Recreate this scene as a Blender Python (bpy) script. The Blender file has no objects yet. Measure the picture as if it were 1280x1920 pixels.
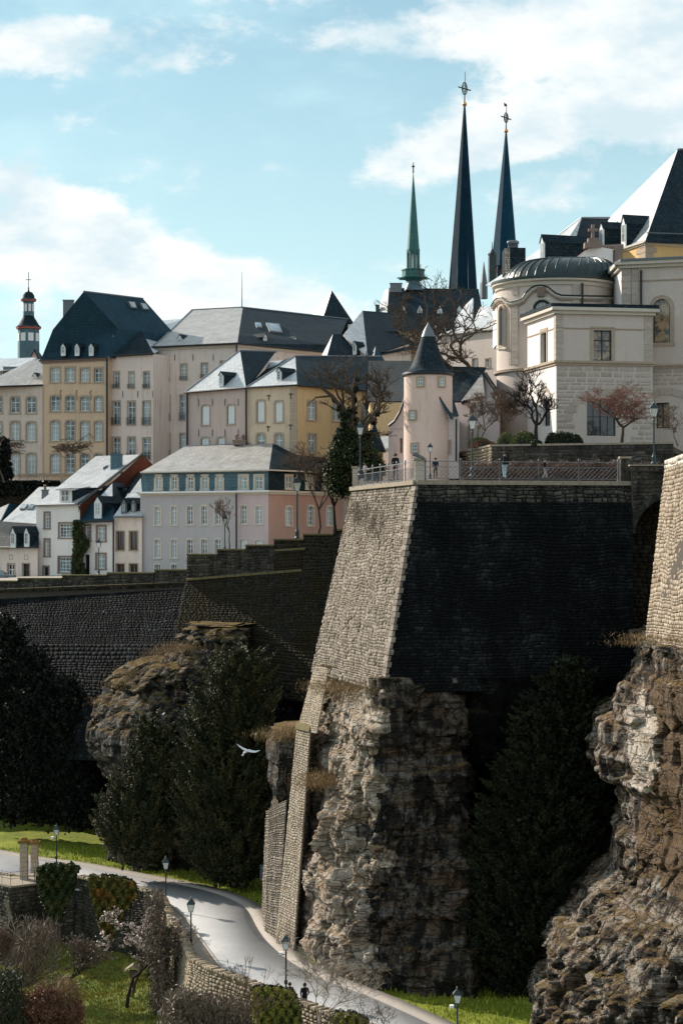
import bpy, math, random
import numpy as np
from mathutils import Vector, Matrix
from math import radians as R, pi, sin, cos, atan2, sqrt

F = 3600.0      # focal length in pixels of a 1280 px wide picture
HZ = 1000.0     # row of the horizon
sc = bpy.context.scene
col = sc.collection

# ---------------------------------------------------------------- camera
cd = bpy.data.cameras.new('camera'); cam = bpy.data.objects.new('camera', cd); col.objects.link(cam)
cd.sensor_fit = 'HORIZONTAL'; cd.sensor_width = 36; cd.lens = 36*F/1280
cd.shift_y = 40/1280; cd.clip_start = 1; cd.clip_end = 30000
cam.location = (0, 0, 0); cam.rotation_euler = (R(90), 0, 0)
sc.camera = cam
# ---------------------------------------------------------------- light
SUN = Vector((-6.4, 5.9, 4.5)).normalized()
el = math.asin(SUN.z); az = atan2(SUN.x, SUN.y)
sd = bpy.data.lights.new('sun', 'SUN'); sd.energy = 5.0; sd.angle = R(0.5); sd.color = (1.0, .90, .78)
so = bpy.data.objects.new('sun', sd); col.objects.link(so)
so.rotation_euler = SUN.to_track_quat('Z', 'Y').to_euler()
sc.view_settings.view_transform = 'Standard'; sc.view_settings.look = 'None'
sc.view_settings.gamma = 1; sc.view_settings.use_curve_mapping = False
sc.view_settings.exposure = 0.5

class NT:
    def __init__(s, tree): s.t = tree; s.n = tree.nodes; s.l = tree.links
    def add(s, typ, **kw):
        n = s.n.new(typ)
        for k, v in kw.items(): setattr(n, k, v)
        return n
    def put(s, v, sock):
        if hasattr(v, 'is_output'): s.l.new(v, sock)
        elif v is not None:
            if isinstance(v, (tuple, list)) and len(v) == 3 and sock.type == 'RGBA': v = (*v, 1)
            sock.default_value = v
    def m(s, op, a, b=None, c=None, clamp=False):
        n = s.add('ShaderNodeMath', operation=op); n.use_clamp = clamp
        for i, v in enumerate((a, b, c)):
            if v is not None: s.put(v, n.inputs[i])
        return n.outputs[0]
    def vm(s, op, a, b=None):
        n = s.add('ShaderNodeVectorMath', operation=op); s.put(a, n.inputs[0])
        if b is not None:
            if op == 'SCALE': s.put(b, n.inputs['Scale'])
            else: s.put(b, n.inputs[1])
        return n.outputs['Value'] if op in ('DOT_PRODUCT', 'LENGTH') else n.outputs[0]
    def mix(s, f, a, b, mode='MIX'):
        n = s.add('ShaderNodeMix', data_type='RGBA', blend_type=mode)
        s.put(f, n.inputs[0]); s.put(a, n.inputs[6]); s.put(b, n.inputs[7]); return n.outputs[2]
    def noise(s, vec, scale, detail=4, rough=.55, w=None):
        n = s.add('ShaderNodeTexNoise'); s.put(vec, n.inputs['Vector'])
        n.inputs['Scale'].default_value = scale; n.inputs['Detail'].default_value = detail
        n.inputs['Roughness'].default_value = rough; return n.outputs[0]
    def add_noise3(s, vec, scale):
        n = s.add('ShaderNodeTexNoise'); s.put(vec, n.inputs['Vector']); n.inputs['Scale'].default_value = scale; n.inputs['Detail'].default_value = 4; return n.outputs['Color']
    def ramp(s, f, lo, hi):
        n = s.add('ShaderNodeMapRange'); n.interpolation_type = 'SMOOTHSTEP'
        s.put(f, n.inputs[0]); n.inputs[1].default_value = lo; n.inputs[2].default_value = hi
        return n.outputs[0]
    def xyz(s, v):
        n = s.add('ShaderNodeSeparateXYZ'); s.put(v, n.inputs[0]); return n.outputs
    def comb(s, x, y, z):
        n = s.add('ShaderNodeCombineXYZ')
        for i, v in enumerate((x, y, z)): s.put(v, n.inputs[i])
        return n.outputs[0]

W = bpy.data.worlds.new('World'); sc.world = W; W.use_nodes = True
w = NT(W.node_tree); w.n.clear()
sky = w.add('ShaderNodeTexSky', sky_type='NISHITA'); sky.sun_disc = False
sky.sun_elevation = el; sky.sun_rotation = az; sky.air_density = 1.0; sky.dust_density = .3; sky.ozone_density = 2.0
tc = w.add('ShaderNodeTexCoord').outputs['Generated']
x, y, z = w.xyz(tc)
yy = w.m('MAXIMUM', w.m('ABSOLUTE', y), .12)
U = w.m('DIVIDE', x, yy); V = w.m('DIVIDE', z, yy)      # tangent directions; V grows upward
warp = w.noise(w.comb(w.m('MULTIPLY', U, 1.0), w.m('MULTIPLY', V, 1.5), .3), 22, 9, .62)
warp2 = w.noise(w.comb(w.m('MULTIPLY', U, 1.0), w.m('MULTIPLY', V, 2.4), 1.7), 9, 6, .6)
def blob(px, py, rx, ry, amp, slope=0.0):
    u0 = (px-640)/F; v0 = (HZ-py)/F
    du = w.m('SUBTRACT', U, u0); dv = w.m('SUBTRACT', V, v0)
    dv = w.m('ADD', dv, w.m('MULTIPLY', du, slope))
    a = w.m('DIVIDE', du, rx/F); b = w.m('DIVIDE', dv, ry/F)
    d = w.m('ADD', w.m('MULTIPLY', a, a), w.m('MULTIPLY', b, b))
    return w.m('MULTIPLY', w.m('SUBTRACT', 1.0, w.ramp(d, 0, 1.6)), amp)
blobs = [blob(60, 460, 220, 140, .5, .1), blob(300, 510, 260, 110, .42, .42), blob(520, 560, 230, 80, .32, .35),
         blob(180, 640, 420, 80, .25), blob(200, 90, 330, 62, .42, -.05), blob(420, 125, 120, 30, .2, 0), blob(60, 60, 160, 50, .18),
         blob(1010, 60, 420, 75, .5, .0), blob(1120, 200, 330, 105, .52, -.1), blob(900, 270, 280, 58, .4, -.28),
         blob(1250, 60, 220, 200, .3), blob(520, 300, 130, 18, .13), blob(230, 335, 60, 12, .1), blob(330, 215, 110, 14, .12),
         blob(640, -60, 600, 60, .2), blob(1060, 360, 200, 45, .16)]
s_ = blobs[0]
for b_ in blobs[1:]: s_ = w.m('ADD', s_, b_)
s_ = w.m('MINIMUM', s_, .62)
# outside the window of the lens the clouds go on as broken cumulus
out = w.ramp(w.m('MAXIMUM', w.m('ABSOLUTE', U), w.m('ABSOLUTE', w.m('SUBTRACT', V, .12))), .22, .5)
behind = w.m('LESS_THAN', y, 0.0)
out = w.m('MAXIMUM', out, behind)
gen = w.noise(tc, 3.0, 8, .6)
genc = w.m('MULTIPLY', w.ramp(gen, .42, .60), .5)
s_ = w.m('ADD', w.m('MULTIPLY', s_, w.m('SUBTRACT', 1.0, out)), w.m('MULTIPLY', genc, out))
dens = w.m('ADD', s_, w.m('ADD', w.m('MULTIPLY', w.m('SUBTRACT', warp, .5), 1.45), w.m('MULTIPLY', w.m('SUBTRACT', warp2, .5), .8)))
mask = w.ramp(dens, .09, .46)
shade = w.ramp(w.noise(w.comb(U, w.m('MULTIPLY', V, 2.0), .9), 16, 6, .55), .34, .62)
cc = w.mix(shade, (6.3, 7.6, 8.2), (9.3, 9.4, 9.3))
skt = w.mix(1.0, sky.outputs[0], (1.02, 1.16, 1.0), 'MULTIPLY')
veil = w.m('ADD', .22, w.m('MULTIPLY', w.ramp(warp2, .40, .70), .35))
skt = w.mix(veil, skt, (6.0, 8.6, 9.2))
hzf = w.m('SUBTRACT', 1.0, w.ramp(V, .02, .30))
skt = w.mix(w.m('MULTIPLY', hzf, .6), skt, (6.9, 8.9, 9.4))
skc = w.mix(w.m('MULTIPLY', mask, .95), skt, cc)
bg = w.add('ShaderNodeBackground'); w.put(skc, bg.inputs[0]); bg.inputs[1].default_value = 0.08
ow = w.add('ShaderNodeOutputWorld'); w.l.new(bg.outputs[0], ow.inputs[0])

# ---------------------------------------------------------------- helpers
def P(px, py, D): return Vector(((px-640)/F*D, D, (HZ-py)/F*D))
def XY(px, D): return Vector(((px-640)/F*D, D))
def DZ(py, z): return z*F/(HZ-py)
def PZ(px, py, z):
    return P(px, py, DZ(py, z))

def set_props(o, label=None, cat=None, group=None, kind=None):
    if label: o['label'] = label
    if cat: o['category'] = cat
    if group: o['group'] = group
    if kind: o['kind'] = kind
    return o
def thing(name, label, cat, loc=(0, 0, 0), group=None, rz=0):
    o = bpy.data.objects.new(name, None); col.objects.link(o); o.location = loc; o.rotation_euler = (0, 0, rz)
    o.empty_display_size = .2
    return set_props(o, label, cat, group)
def wl(o):
    v = Vector((0, 0, 0))
    while o is not None: v = v+o.location; o = o.parent
    return v

class MB:
    def __init__(s): s.v = []; s.f = []; s.mi = []; s.cur = 0
    def face(s, pts):
        i = len(s.v); s.v += [tuple(p) for p in pts]; s.f.append(tuple(range(i, i+len(pts)))); s.mi.append(s.cur)
    def hexa(s, b, t):      # bottom quad, top quad (same order)
        i = len(s.v); s.v += [tuple(p) for p in b]+[tuple(p) for p in t]; n = len(b)
        s.f.append(tuple(i+k for k in reversed(range(n)))); s.f.append(tuple(i+n+k for k in range(n)))
        for k in range(n):
            k2 = (k+1) % n; s.f.append((i+k, i+k2, i+n+k2, i+n+k))
        s.mi += [s.cur]*(n+2)
    def box(s, x0, x1, y0, y1, z0, z1):
        s.hexa([(x0, y0, z0), (x1, y0, z0), (x1, y1, z0), (x0, y1, z0)], [(x0, y0, z1), (x1, y0, z1), (x1, y1, z1), (x0, y1, z1)])
    def bar(s, a, b, w_, h=None):
        s.tube([a, b], [w_/2*1.2, (h or w_)/2*1.2], 4)
    def tube(s, pts, rad, n=6, cap=True):
        pts = [Vector(p) for p in pts]
        if not isinstance(rad, (list, tuple)): rad = [rad]*len(pts)
        base = len(s.v); prev = None
        for k, p in enumerate(pts):
            d = (pts[min(k+1, len(pts)-1)]-pts[max(k-1, 0)])
            if d.length < 1e-9: d = Vector((0, 0, 1))
            d.normalize()
            if prev is None:
                a = Vector((0, 0, 1)) if abs(d.z) < .9 else Vector((1, 0, 0))
                a = (a-d*a.dot(d)).normalized()
            else: a = (prev-d*prev.dot(d)).normalized()
            prev = a; b = d.cross(a)
            for j in range(n):
                t = 2*pi*(j+.5)/n; s.v.append(tuple(p+(a*cos(t)+b*sin(t))*rad[k]))
        for k in range(len(pts)-1):
            for j in range(n):
                j2 = (j+1) % n; a = base+k*n
                s.f.append((a+j, a+j2, a+n+j2, a+n+j)); s.mi.append(s.cur)
        if cap:
            s.f.append(tuple(base+j for j in reversed(range(n)))); s.mi.append(s.cur)
            e = base+(len(pts)-1)*n; s.f.append(tuple(e+j for j in range(n))); s.mi.append(s.cur)
    def lathe(s, c, prof, n=16, a0=0.0, a1=2*pi):
        full = abs(a1-a0-2*pi) < 1e-6; m = n if full else n+1
        base = len(s.v)
        for (r, z_) in prof:
            for j in range(m):
                t = a0+(a1-a0)*j/n; s.v.append((c[0]+r*cos(t), c[1]+r*sin(t), c[2]+z_))
        for k in range(len(prof)-1):
            for j in range(n):
                j2 = (j+1) % m; a = base+k*m
                s.f.append((a+j, a+j2, a+m+j2, a+m+j)); s.mi.append(s.cur)
    def build(s, name, mats, parent=None, local=False, smooth=False, **props):
        off = Vector((0, 0, 0)) if (local or parent is None) else wl(parent)
        me = bpy.data.meshes.new(name)
        me.from_pydata([(a[0]-off.x, a[1]-off.y, a[2]-off.z) for a in s.v], [], s.f)
        if not isinstance(mats, (list, tuple)): mats = [mats]
        for m_ in mats: me.materials.append(m_)
        me.polygons.foreach_set('material_index', s.mi)
        if smooth: me.polygons.foreach_set('use_smooth', [True]*len(s.f))
        me.update()
        o = bpy.data.objects.new(name, me); col.objects.link(o)
        if parent is not None: o.parent = parent
        return set_props(o, **props)

def npmesh(name, V_, F_, mat, parent=None, smooth=False, **props):
    """fast mesh: V_ (n,3), F_ (m,k) with k 3 or 4"""
    V_ = np.asarray(V_, dtype=np.float64)
    if parent is not None: V_ = V_-np.array(wl(parent))
    F_ = np.asarray(F_, dtype=np.int32); k = F_.shape[1]
    me = bpy.data.meshes.new(name)
    me.vertices.add(len(V_)); me.vertices.foreach_set('co', V_.astype(np.float32).ravel())
    me.loops.add(F_.size); me.loops.foreach_set('vertex_index', F_.ravel())
    me.polygons.add(len(F_)); me.polygons.foreach_set('loop_start', np.arange(0, F_.size, k, dtype=np.int32))
    me.polygons.foreach_set('loop_total', np.full(len(F_), k, dtype=np.int32))
    if smooth: me.polygons.foreach_set('use_smooth', np.ones(len(F_), dtype=bool))
    me.update(calc_edges=True); me.validate()
    me.materials.append(mat)
    o = bpy.data.objects.new(name, me); col.objects.link(o)
    if parent is not None: o.parent = parent
    return set_props(o, **props)

# numpy noise
def _h(ix, iy, iz, s=0):
    n = (ix.astype(np.int64)*374761393+iy.astype(np.int64)*668265263+iz.astype(np.int64)*2147483647+s*1274126177) & 0xffffffff
    n = ((n ^ (n >> 13))*1274126177) & 0xffffffff
    n = ((n ^ (n >> 16))*2246822519) & 0xffffffff
    return ((n ^ (n >> 15)) & 0xffffff)/float(0xffffff)
def vn(p, s=0):
    p = np.asarray(p, dtype=float); i = np.floor(p).astype(np.int64); f = p-i; f = f*f*(3-2*f)
    r = 0
    for a in (0, 1):
        for b in (0, 1):
            for c in (0, 1):
                wgt = (f[..., 0] if a else 1-f[..., 0])*(f[..., 1] if b else 1-f[..., 1])*(f[..., 2] if c else 1-f[..., 2])
                r = r+wgt*_h(i[..., 0]+a, i[..., 1]+b, i[..., 2]+c, s)
    return r
def fbm(p, o=4, s=0, g=.5):
    p = np.asarray(p, dtype=float); a = 1.0; t = 0; r = 0
    for k in range(o): r = r+a*(vn(p, s+k)-.5); t += a; a *= g; p = p*2.03+17.1
    return r/t*2
def voro(p, s=0):
    """F1, F2-F1 and cell value"""
    p = np.asarray(p, dtype=float); i = np.floor(p).astype(np.int64)
    d1 = np.full(p.shape[:-1], 9.); d2 = d1.copy(); val = np.zeros(p.shape[:-1])
    for a in (-1, 0, 1):
        for b in (-1, 0, 1):
            for c in (-1, 0, 1):
                X = i[..., 0]+a; Y = i[..., 1]+b; Z = i[..., 2]+c
                q = np.stack([X+_h(X, Y, Z, s), Y+_h(X, Y, Z, s+1), Z+_h(X, Y, Z, s+2)], -1)
                d = np.sqrt(((p-q)**2).sum(-1)); m_ = d < d1
                d2 = np.where(m_, d1, np.minimum(d2, d)); val = np.where(m_, _h(X, Y, Z, s+3), val); d1 = np.where(m_, d, d1)
    return d1, d2-d1, val

# ---------------------------------------------------------------- materials
def new_mat(name):
    m_ = bpy.data.materials.new(name); m_.use_nodes = True; t = NT(m_.node_tree)
    b = t.n['Principled BSDF']; return m_, t, b
def sp(b, rough=.8, spec=.3, metal=0):
    b.inputs['Roughness'].default_value = rough; b.inputs['Specular IOR Level'].default_value = spec; b.inputs['Metallic'].default_value = metal
def bumpit(t, b, h, dist=.02, strength=1.0):
    n = t.add('ShaderNodeBump'); n.inputs['Distance'].default_value = dist; n.inputs['Strength'].default_value = strength
    t.put(h, n.inputs['Height']); t.l.new(n.outputs[0], b.inputs['Normal'])
def faceuv(t):
    g = t.add('ShaderNodeNewGeometry'); pos = g.outputs['Position']; nn = g.outputs['True Normal']
    tg = t.vm('NORMALIZE', t.vm('CROSS_PRODUCT', nn, (0, 0, 1)))
    bt = t.vm('CROSS_PRODUCT', nn, tg)
    return pos, t.comb(t.vm('DOT_PRODUCT', pos, tg), t.vm('DOT_PRODUCT', pos, bt), 0.0), g

def plain(name, c, rough=.7, spec=.3, metal=0, var=.15, scale=3.0, bump=0.0):
    m_, t, b = new_mat(name); sp(b, rough, spec, metal)
    pos = t.add('ShaderNodeNewGeometry').outputs['Position']
    n = t.noise(pos, scale, 5, .6)
    t.put(t.mix(n, tuple(q*(1-var) for q in c), tuple(min(1, q*(1+var)) for q in c)), b.inputs['Base Color'])
    if bump: bumpit(t, b, t.noise(pos, scale*6, 4), bump)
    return m_
def plaster(name, c, stain=(.30, .24, .19), amount=.55):
    m_, t, b = new_mat(name); sp(b, .9, .15)
    pos = t.add('ShaderNodeNewGeometry').outputs['Position']; x_, y_, z_ = t.xyz(pos)
    big = t.noise(pos, .35, 5, .6); streak = t.noise(t.comb(t.m('MULTIPLY', x_, 2.2), t.m('MULTIPLY', y_, 2.2), t.m('MULTIPLY', z_, .22)), 1.0, 5, .65)
    fine = t.noise(pos, 9, 4, .6)
    c1 = t.mix(big, tuple(q*.88 for q in c), tuple(min(1, q*1.1) for q in c))
    c2 = t.mix(t.m('MULTIPLY', t.ramp(streak, .5, .78), amount), c1, stain)
    c3 = t.mix(t.m('MULTIPLY', t.ramp(fine, .45, .8), .25), c2, tuple(q*.6 for q in c)); c3 = t.mix(t.m('MULTIPLY', t.ramp(t.noise(pos, 1.1, 7, .72), .52, .68), .22), c3, tuple(min(.9, q*1.25) for q in c))
    t.put(c3, b.inputs['Base Color']); bumpit(t, b, fine, .015); return m_
def slate(name, c1, c2, rough=.42, spec=.5, w_=.32, h=.2, lich=.25):
    w_, h = (.55, .34) if w_ == .32 else (w_, h)
    m_, t, b = new_mat(name); sp(b, rough, spec)
    pos, uv, g = faceuv(t)
    br = t.add('ShaderNodeTexBrick'); t.put(uv, br.inputs['Vector'])
    br.inputs['Color1'].default_value = (*c1, 1); br.inputs['Color2'].default_value = (*c2, 1)
    br.inputs['Mortar'].default_value = (*[q*.35 for q in c1], 1); br.inputs['Scale'].default_value = 1
    br.inputs['Brick Width'].default_value = w_; br.inputs['Row Height'].default_value = h; br.inputs['Mortar Size'].default_value = .012
    n = t.noise(pos, .5, 6, .65); n2 = t.noise(pos, 3.5, 5, .7)
    c = t.mix(t.m('MULTIPLY', t.ramp(n2, .5, .75), lich), br.outputs[0], (.22, .21, .17))
    c = t.mix(t.m('MULTIPLY', t.ramp(n, .45, .7), .5), c, tuple(q*.5 for q in c1)); st_ = t.noise(t.vm('MULTIPLY', uv, (3.0, .35, 1)), 1.0, 5, .65); c = t.mix(t.m('MULTIPLY', t.ramp(st_, .45, .75), .35), c, tuple(min(1, q*1.9) for q in c2))
    t.put(c, b.inputs['Base Color'])
    t.put(t.m('ADD', rough-.12, t.m('MULTIPLY', n2, .3)), b.inputs['Roughness'])
    hgt = t.m('ADD', t.m('MULTIPLY', br.outputs['Fac'], -1.0), t.m('MULTIPLY', n2, .8))
    bumpit(t, b, hgt, .02); return m_
def stonemat(name, tones, rough=.9, crust=None, camount=0, cscale=.5, moss=0.0, bump=.05, fine=7.0):
    """individual stones: tone by island and object, dirt by noise, moss on upward faces"""
    m_, t, b = new_mat(name); sp(b, rough, .12)
    g = t.add('ShaderNodeNewGeometry'); pos = g.outputs['Position']; oi = t.add('ShaderNodeObjectInfo')
    k = t.m('FRACT', t.m('ADD', t.m('MULTIPLY', g.outputs['Random Per Island'], 3.7), oi.outputs['Random']))
    cr = t.add('ShaderNodeValToRGB'); cr.color_ramp.interpolation = 'LINEAR'; t.put(k, cr.inputs[0])
    e = cr.color_ramp.elements
    while len(e) < len(tones): e.new(.5)
    for i, tn in enumerate(tones): e[i].position = i/(len(tones)-1); e[i].color = (*tn, 1)
    f = t.noise(pos, fine, 6, .7); big = t.m('ADD', t.m('MULTIPLY', t.noise(pos, cscale, 7, .68), .55), t.m('MULTIPLY', t.noise(t.vm('MULTIPLY', pos, (2.2, 2.2, .4)), cscale, 6, .7), .45))
    c = t.mix(t.m('MULTIPLY', t.ramp(f, .42, .72), .45), cr.outputs[0], tuple(q*.4 for q in tones[0]))
    if crust: c = t.mix(t.m('MULTIPLY', t.ramp(big, .62-camount*.5, .80-camount*.5), .93), c, crust)
    if moss:
        up = t.xyz(g.outputs['Normal'])[2]
        c = t.mix(t.m('MULTIPLY', t.ramp(t.m('ADD', up, t.m('MULTIPLY', f, .5)), .75, 1.1), moss), c, (.10, .085, .02))
    t.put(c, b.inputs['Base Color']); bumpit(t, b, f, bump); return m_
def rockmat(name, c_light, c_warm, c_dark, dark=.5, moss=.6, crustscale=.22):
    m_, t, b = new_mat(name); sp(b, .92, .12)
    g = t.add('ShaderNodeNewGeometry'); pos = g.outputs['Position']; x_, y_, z_ = t.xyz(pos)
    st = t.comb(t.m('MULTIPLY', x_, .25), t.m('MULTIPLY', y_, .25), t.m('MULTIPLY', z_, 1.6))
    vert = t.comb(t.m('MULTIPLY', x_, 1.5), t.m('MULTIPLY', y_, 1.5), t.m('MULTIPLY', z_, .3))
    a = t.noise(st, 1.0, 7, .65); v_ = t.noise(vert, 1.0, 6, .65); n = t.noise(pos, crustscale*3, 8, .7); f = t.noise(pos, 5, 7, .72)
    c = t.mix(t.ramp(a, .4, .62), c_light, c_warm)
    c = t.mix(t.m('MULTIPLY', t.ramp(f, .45, .7), .5), c, tuple(q*.5 for q in c_warm))
    k = t.m('ADD', t.m('MULTIPLY', n, .6), t.m('MULTIPLY', v_, .4))
    c = t.mix(t.m('MULTIPLY', t.ramp(k, .66-dark*.32, .74-dark*.32), .92), c, c_dark)
    wv = t.vm('ADD', t.vm('MULTIPLY', pos, (1, 1, 1.5)), t.vm('SCALE', t.add_noise3(pos, .9), .9))
    def vor(sc_):
        v = t.add('ShaderNodeTexVoronoi', feature='DISTANCE_TO_EDGE'); t.put(wv, v.inputs['Vector']); v.inputs['Scale'].default_value = sc_; return v.outputs['Distance']
    e1 = t.m('MAXIMUM', t.ramp(vor(.5), 0, .045), t.ramp(t.noise(pos, .6, 4), .5, .62)); e2 = t.ramp(vor(1.7), 0, .06); bedl = t.ramp(t.m('ABSOLUTE', t.m('SUBTRACT', t.noise(t.comb(t.m('MULTIPLY', x_, .12), t.m('MULTIPLY', y_, .12), t.m('MULTIPLY', z_, 1.1)), 1.6, 3, .5), .5)), 0, .018)
    crk = t.m('MULTIPLY', t.m('MULTIPLY', t.m('ADD', .3, t.m('MULTIPLY', e1, .7)), t.m('ADD', .8, t.m('MULTIPLY', e2, .2))), t.m('ADD', .35, t.m('MULTIPLY', bedl, .65)))
    pit = t.noise(t.vm('MULTIPLY', pos, (2.4, 2.4, 1.0)), 1.0, 4, .55)
    c = t.mix(t.m('MULTIPLY', t.ramp(pit, .58, .66), .75), c, tuple(q*.28 for q in c_warm)); c = t.mix(crk, tuple(q*.22 for q in c_warm), c)
    if moss:
        up = t.xyz(g.outputs['Normal'])[2]; mn = t.noise(pos, 1.3, 5, .6)
        mc = t.mix(t.ramp(mn, .4, .6), (.20, .12, .045), (.19, .13, .02))
        c = t.mix(t.m('MULTIPLY', t.ramp(t.m('ADD', up, t.m('MULTIPLY', t.m('SUBTRACT', f, .5), 1.6)), .60, .95), moss), c, mc)
    t.put(c, b.inputs['Base Color']); bumpit(t, b, t.m('ADD', t.m('ADD', f, t.m('MULTIPLY', t.noise(pos, 14, 5, .7), .4)), t.m('MULTIPLY', crk, 1.3)), .20); return m_
def leafmat(name, c1, c2, c3=None, rough=.6):
    m_, t, b = new_mat(name); sp(b, rough, .25)
    g = t.add('ShaderNodeNewGeometry'); k = g.outputs['Random Per Island']; n = t.noise(g.outputs['Position'], .9, 4, .6)
    c = t.mix(k, c1, c2)
    if c3: c = t.mix(t.ramp(n, .48, .66), c, c3)
    t.put(c, b.inputs['Base Color']); b.inputs['Transmission Weight'].default_value = 0
    return m_

MT = {}
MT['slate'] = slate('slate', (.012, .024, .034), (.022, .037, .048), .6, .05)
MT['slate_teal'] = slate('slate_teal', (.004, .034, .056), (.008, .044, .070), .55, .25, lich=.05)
MT['slate_sunlit_grey'] = slate('slate_sunlit_grey', (.30, .285, .27), (.42, .40, .38), .42, .7, lich=.6)  # lichened slate, greyed further to carry the grazing sun in its colour
MT['slate_sunlit'] = slate('slate_sunlit', (.48, .49, .50), (.60, .61, .62), .34, .9, lich=.3)  # slate whitened so that sun glare on lit slopes is in the colour
MT['slate_blue'] = slate('slate_blue', (.075, .15, .19), (.10, .18, .22), .55, .4, lich=.1)
MT['copper_green'] = plain('copper_green', (.045, .15, .145), .6, .3, 0, .6, 2.0)
MT['copper_dark'] = plain('copper_dark', (.022, .038, .040), .42, .5, .25, .4, 1.2)
MT['spire_blue'] = slate('spire_blue', (.004, .046, .085), (.007, .056, .098), .6, .10, .5, .35, lich=.05)
MT['spire_dark'] = slate('spire_dark', (.003, .026, .048), (.005, .032, .058), .6, .08, .5, .35, lich=.05)
MT['gold'] = plain('gold', (.75, .38, .12), .3, .5, .9)
MT['iron'] = plain('iron', (.02, .022, .025), .5, .4)
MT['iron_green'] = plain('iron_green', (.018, .035, .04), .4, .5)
MT['rail_grey'] = plain('rail_grey', (.17, .18, .20), .5, .4)
MT['white_paint'] = plain('white_paint', (.78, .80, .80), .5, .3, var=.05)
MT['lead'] = plain('lead', (.16, .18, .20), .5, .4, .2)
m_, t, b = new_mat('window_glass'); sp(b, .08, .8); gpos = t.add('ShaderNodeNewGeometry').outputs['Position']
k_ = t.add('ShaderNodeObjectInfo').outputs['Random']
c_ = t.mix(t.ramp(t.noise(gpos, .7, 3), .4, .62), (.03, .045, .055), (.22, .28, .31)); c_ = t.mix(t.m('MULTIPLY', t.m('GREATER_THAN', k_, .45), .75), c_, t.mix(t.ramp(t.noise(t.vm('MULTIPLY', gpos, (6, 6, .3)), 1.0, 2), .4, .6), (.34, .40, .42), (.60, .63, .62)))
t.put(c_, b.inputs['Base Color'])
bumpit(t, b, t.noise(gpos, 1.5, 2), .03, .4); MT['glass'] = m_
m_, t, b = new_mat('dark_glass'); sp(b, .05, .9); gpos = t.add('ShaderNodeNewGeometry').outputs['Position']
t.put((.012, .014, .016), b.inputs['Base Color']); MT['dark_glass'] = m_
m_, t, b = new_mat('amber_glass'); sp(b, .12, .8); gpos = t.add('ShaderNodeNewGeometry').outputs['Position']
t.put(t.mix(t.ramp(t.noise(gpos, 1.1, 5, .7), .42, .6), (.05, .05, .055), (.42, .30, .18)), b.inputs['Base Color'])
MT['amber_glass'] = m_
m_, t, b = new_mat('lantern_glass'); sp(b, .15, .6); b.inputs['Base Color'].default_value = (.75, .78, .78, 1)
b.inputs['Alpha'].default_value = .7; MT['lantern_glass'] = m_
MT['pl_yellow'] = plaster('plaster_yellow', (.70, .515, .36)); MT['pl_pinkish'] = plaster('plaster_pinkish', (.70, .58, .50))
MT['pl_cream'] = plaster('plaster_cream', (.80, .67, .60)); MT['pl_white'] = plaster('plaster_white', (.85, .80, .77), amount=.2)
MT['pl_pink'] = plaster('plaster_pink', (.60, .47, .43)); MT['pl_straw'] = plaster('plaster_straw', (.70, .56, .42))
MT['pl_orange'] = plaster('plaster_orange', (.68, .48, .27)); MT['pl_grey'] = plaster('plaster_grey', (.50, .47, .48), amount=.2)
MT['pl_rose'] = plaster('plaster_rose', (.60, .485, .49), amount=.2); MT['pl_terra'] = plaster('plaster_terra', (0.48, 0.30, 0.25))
MT['pl_turret'] = plaster('plaster_turret', (.80, .60, .52), (.45, .33, .26), .4); MT['pl_lav'] = plaster('plaster_lavender', (0.68, 0.59, 0.57))
MT['pl_beige'] = plaster('plaster_beige', (.62, .53, .475), amount=.25); MT['pl_ochre'] = plaster('plaster_ochre', (0.75, 0.49, 0.22), amount=.15)
MT['trim_cream'] = plain('trim_cream', (.62, .56, .48), .8, .2, var=.12)
MT['sandstone'] = plain('sandstone', (.44, .35, .27), .88, .15, var=.3, bump=.02)
MT['brownstone'] = plain('brownstone', (.27, .20, .17), .88, .15, var=.3)
MT['brick'] = slate('red_brick', (.20, .075, .045), (.13, .05, .035), .9, .1, .24, .08, .1)
# ---------------------------------------------------------------- building helpers
class Fac:
    def __init__(s, A, B, z0, z1):
        s.A = Vector(A[:2]); s.B = Vector(B[:2]); s.d = (s.B-s.A); s.L = s.d.length; s.d.normalize()
        s.n = Vector((s.d.y, -s.d.x)); s.z0 = z0; s.z1 = z1; s.rz = atan2(s.d.y, s.d.x); s.op = []
    def hit(s, px, py):
        r = Vector(((px-640)/F, 1.0)); t_ = s.A.dot(s.n)/r.dot(s.n); q = r*t_-s.A
        return q.dot(s.d), (HZ-py)/F*t_
    def p(s, u, z, off=0.0):
        q = s.A+s.d*u+s.n*off; return Vector((q.x, q.y, z))

def fac_wall(mb, f, depth=.25):
    us = sorted(set([0, f.L]+[min(max(q, 0), f.L) for o in f.op for q in o[:2]])); zs = sorted(set([f.z0, f.z1]+[min(max(q, f.z0), f.z1) for o in f.op for q in o[2:4]]))
    for i in range(len(us)-1):
        for j in range(len(zs)-1):
            a, b_, c, d = us[i], us[i+1], zs[j], zs[j+1]
            if b_-a < 1e-5 or d-c < 1e-5: continue
            mu, mz = (a+b_)/2, (c+d)/2
            if any(o[0] < mu < o[1] and o[2] < mz < o[3] for o in f.op): continue
            mb.face([f.p(a, c), f.p(b_, c), f.p(b_, d), f.p(a, d)])
    for (a, b_, c, d) in [o[:4] for o in f.op]:
        q = -depth
        mb.face([f.p(a, c), f.p(a, d), f.p(a, d, q), f.p(a, c, q)]); mb.face([f.p(b_, c), f.p(b_, c, q), f.p(b_, d, q), f.p(b_, d)])
        mb.face([f.p(a, d), f.p(b_, d), f.p(b_, d, q), f.p(a, d, q)]); mb.face([f.p(a, c), f.p(a, c, q), f.p(b_, c, q), f.p(b_, c)])

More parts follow.
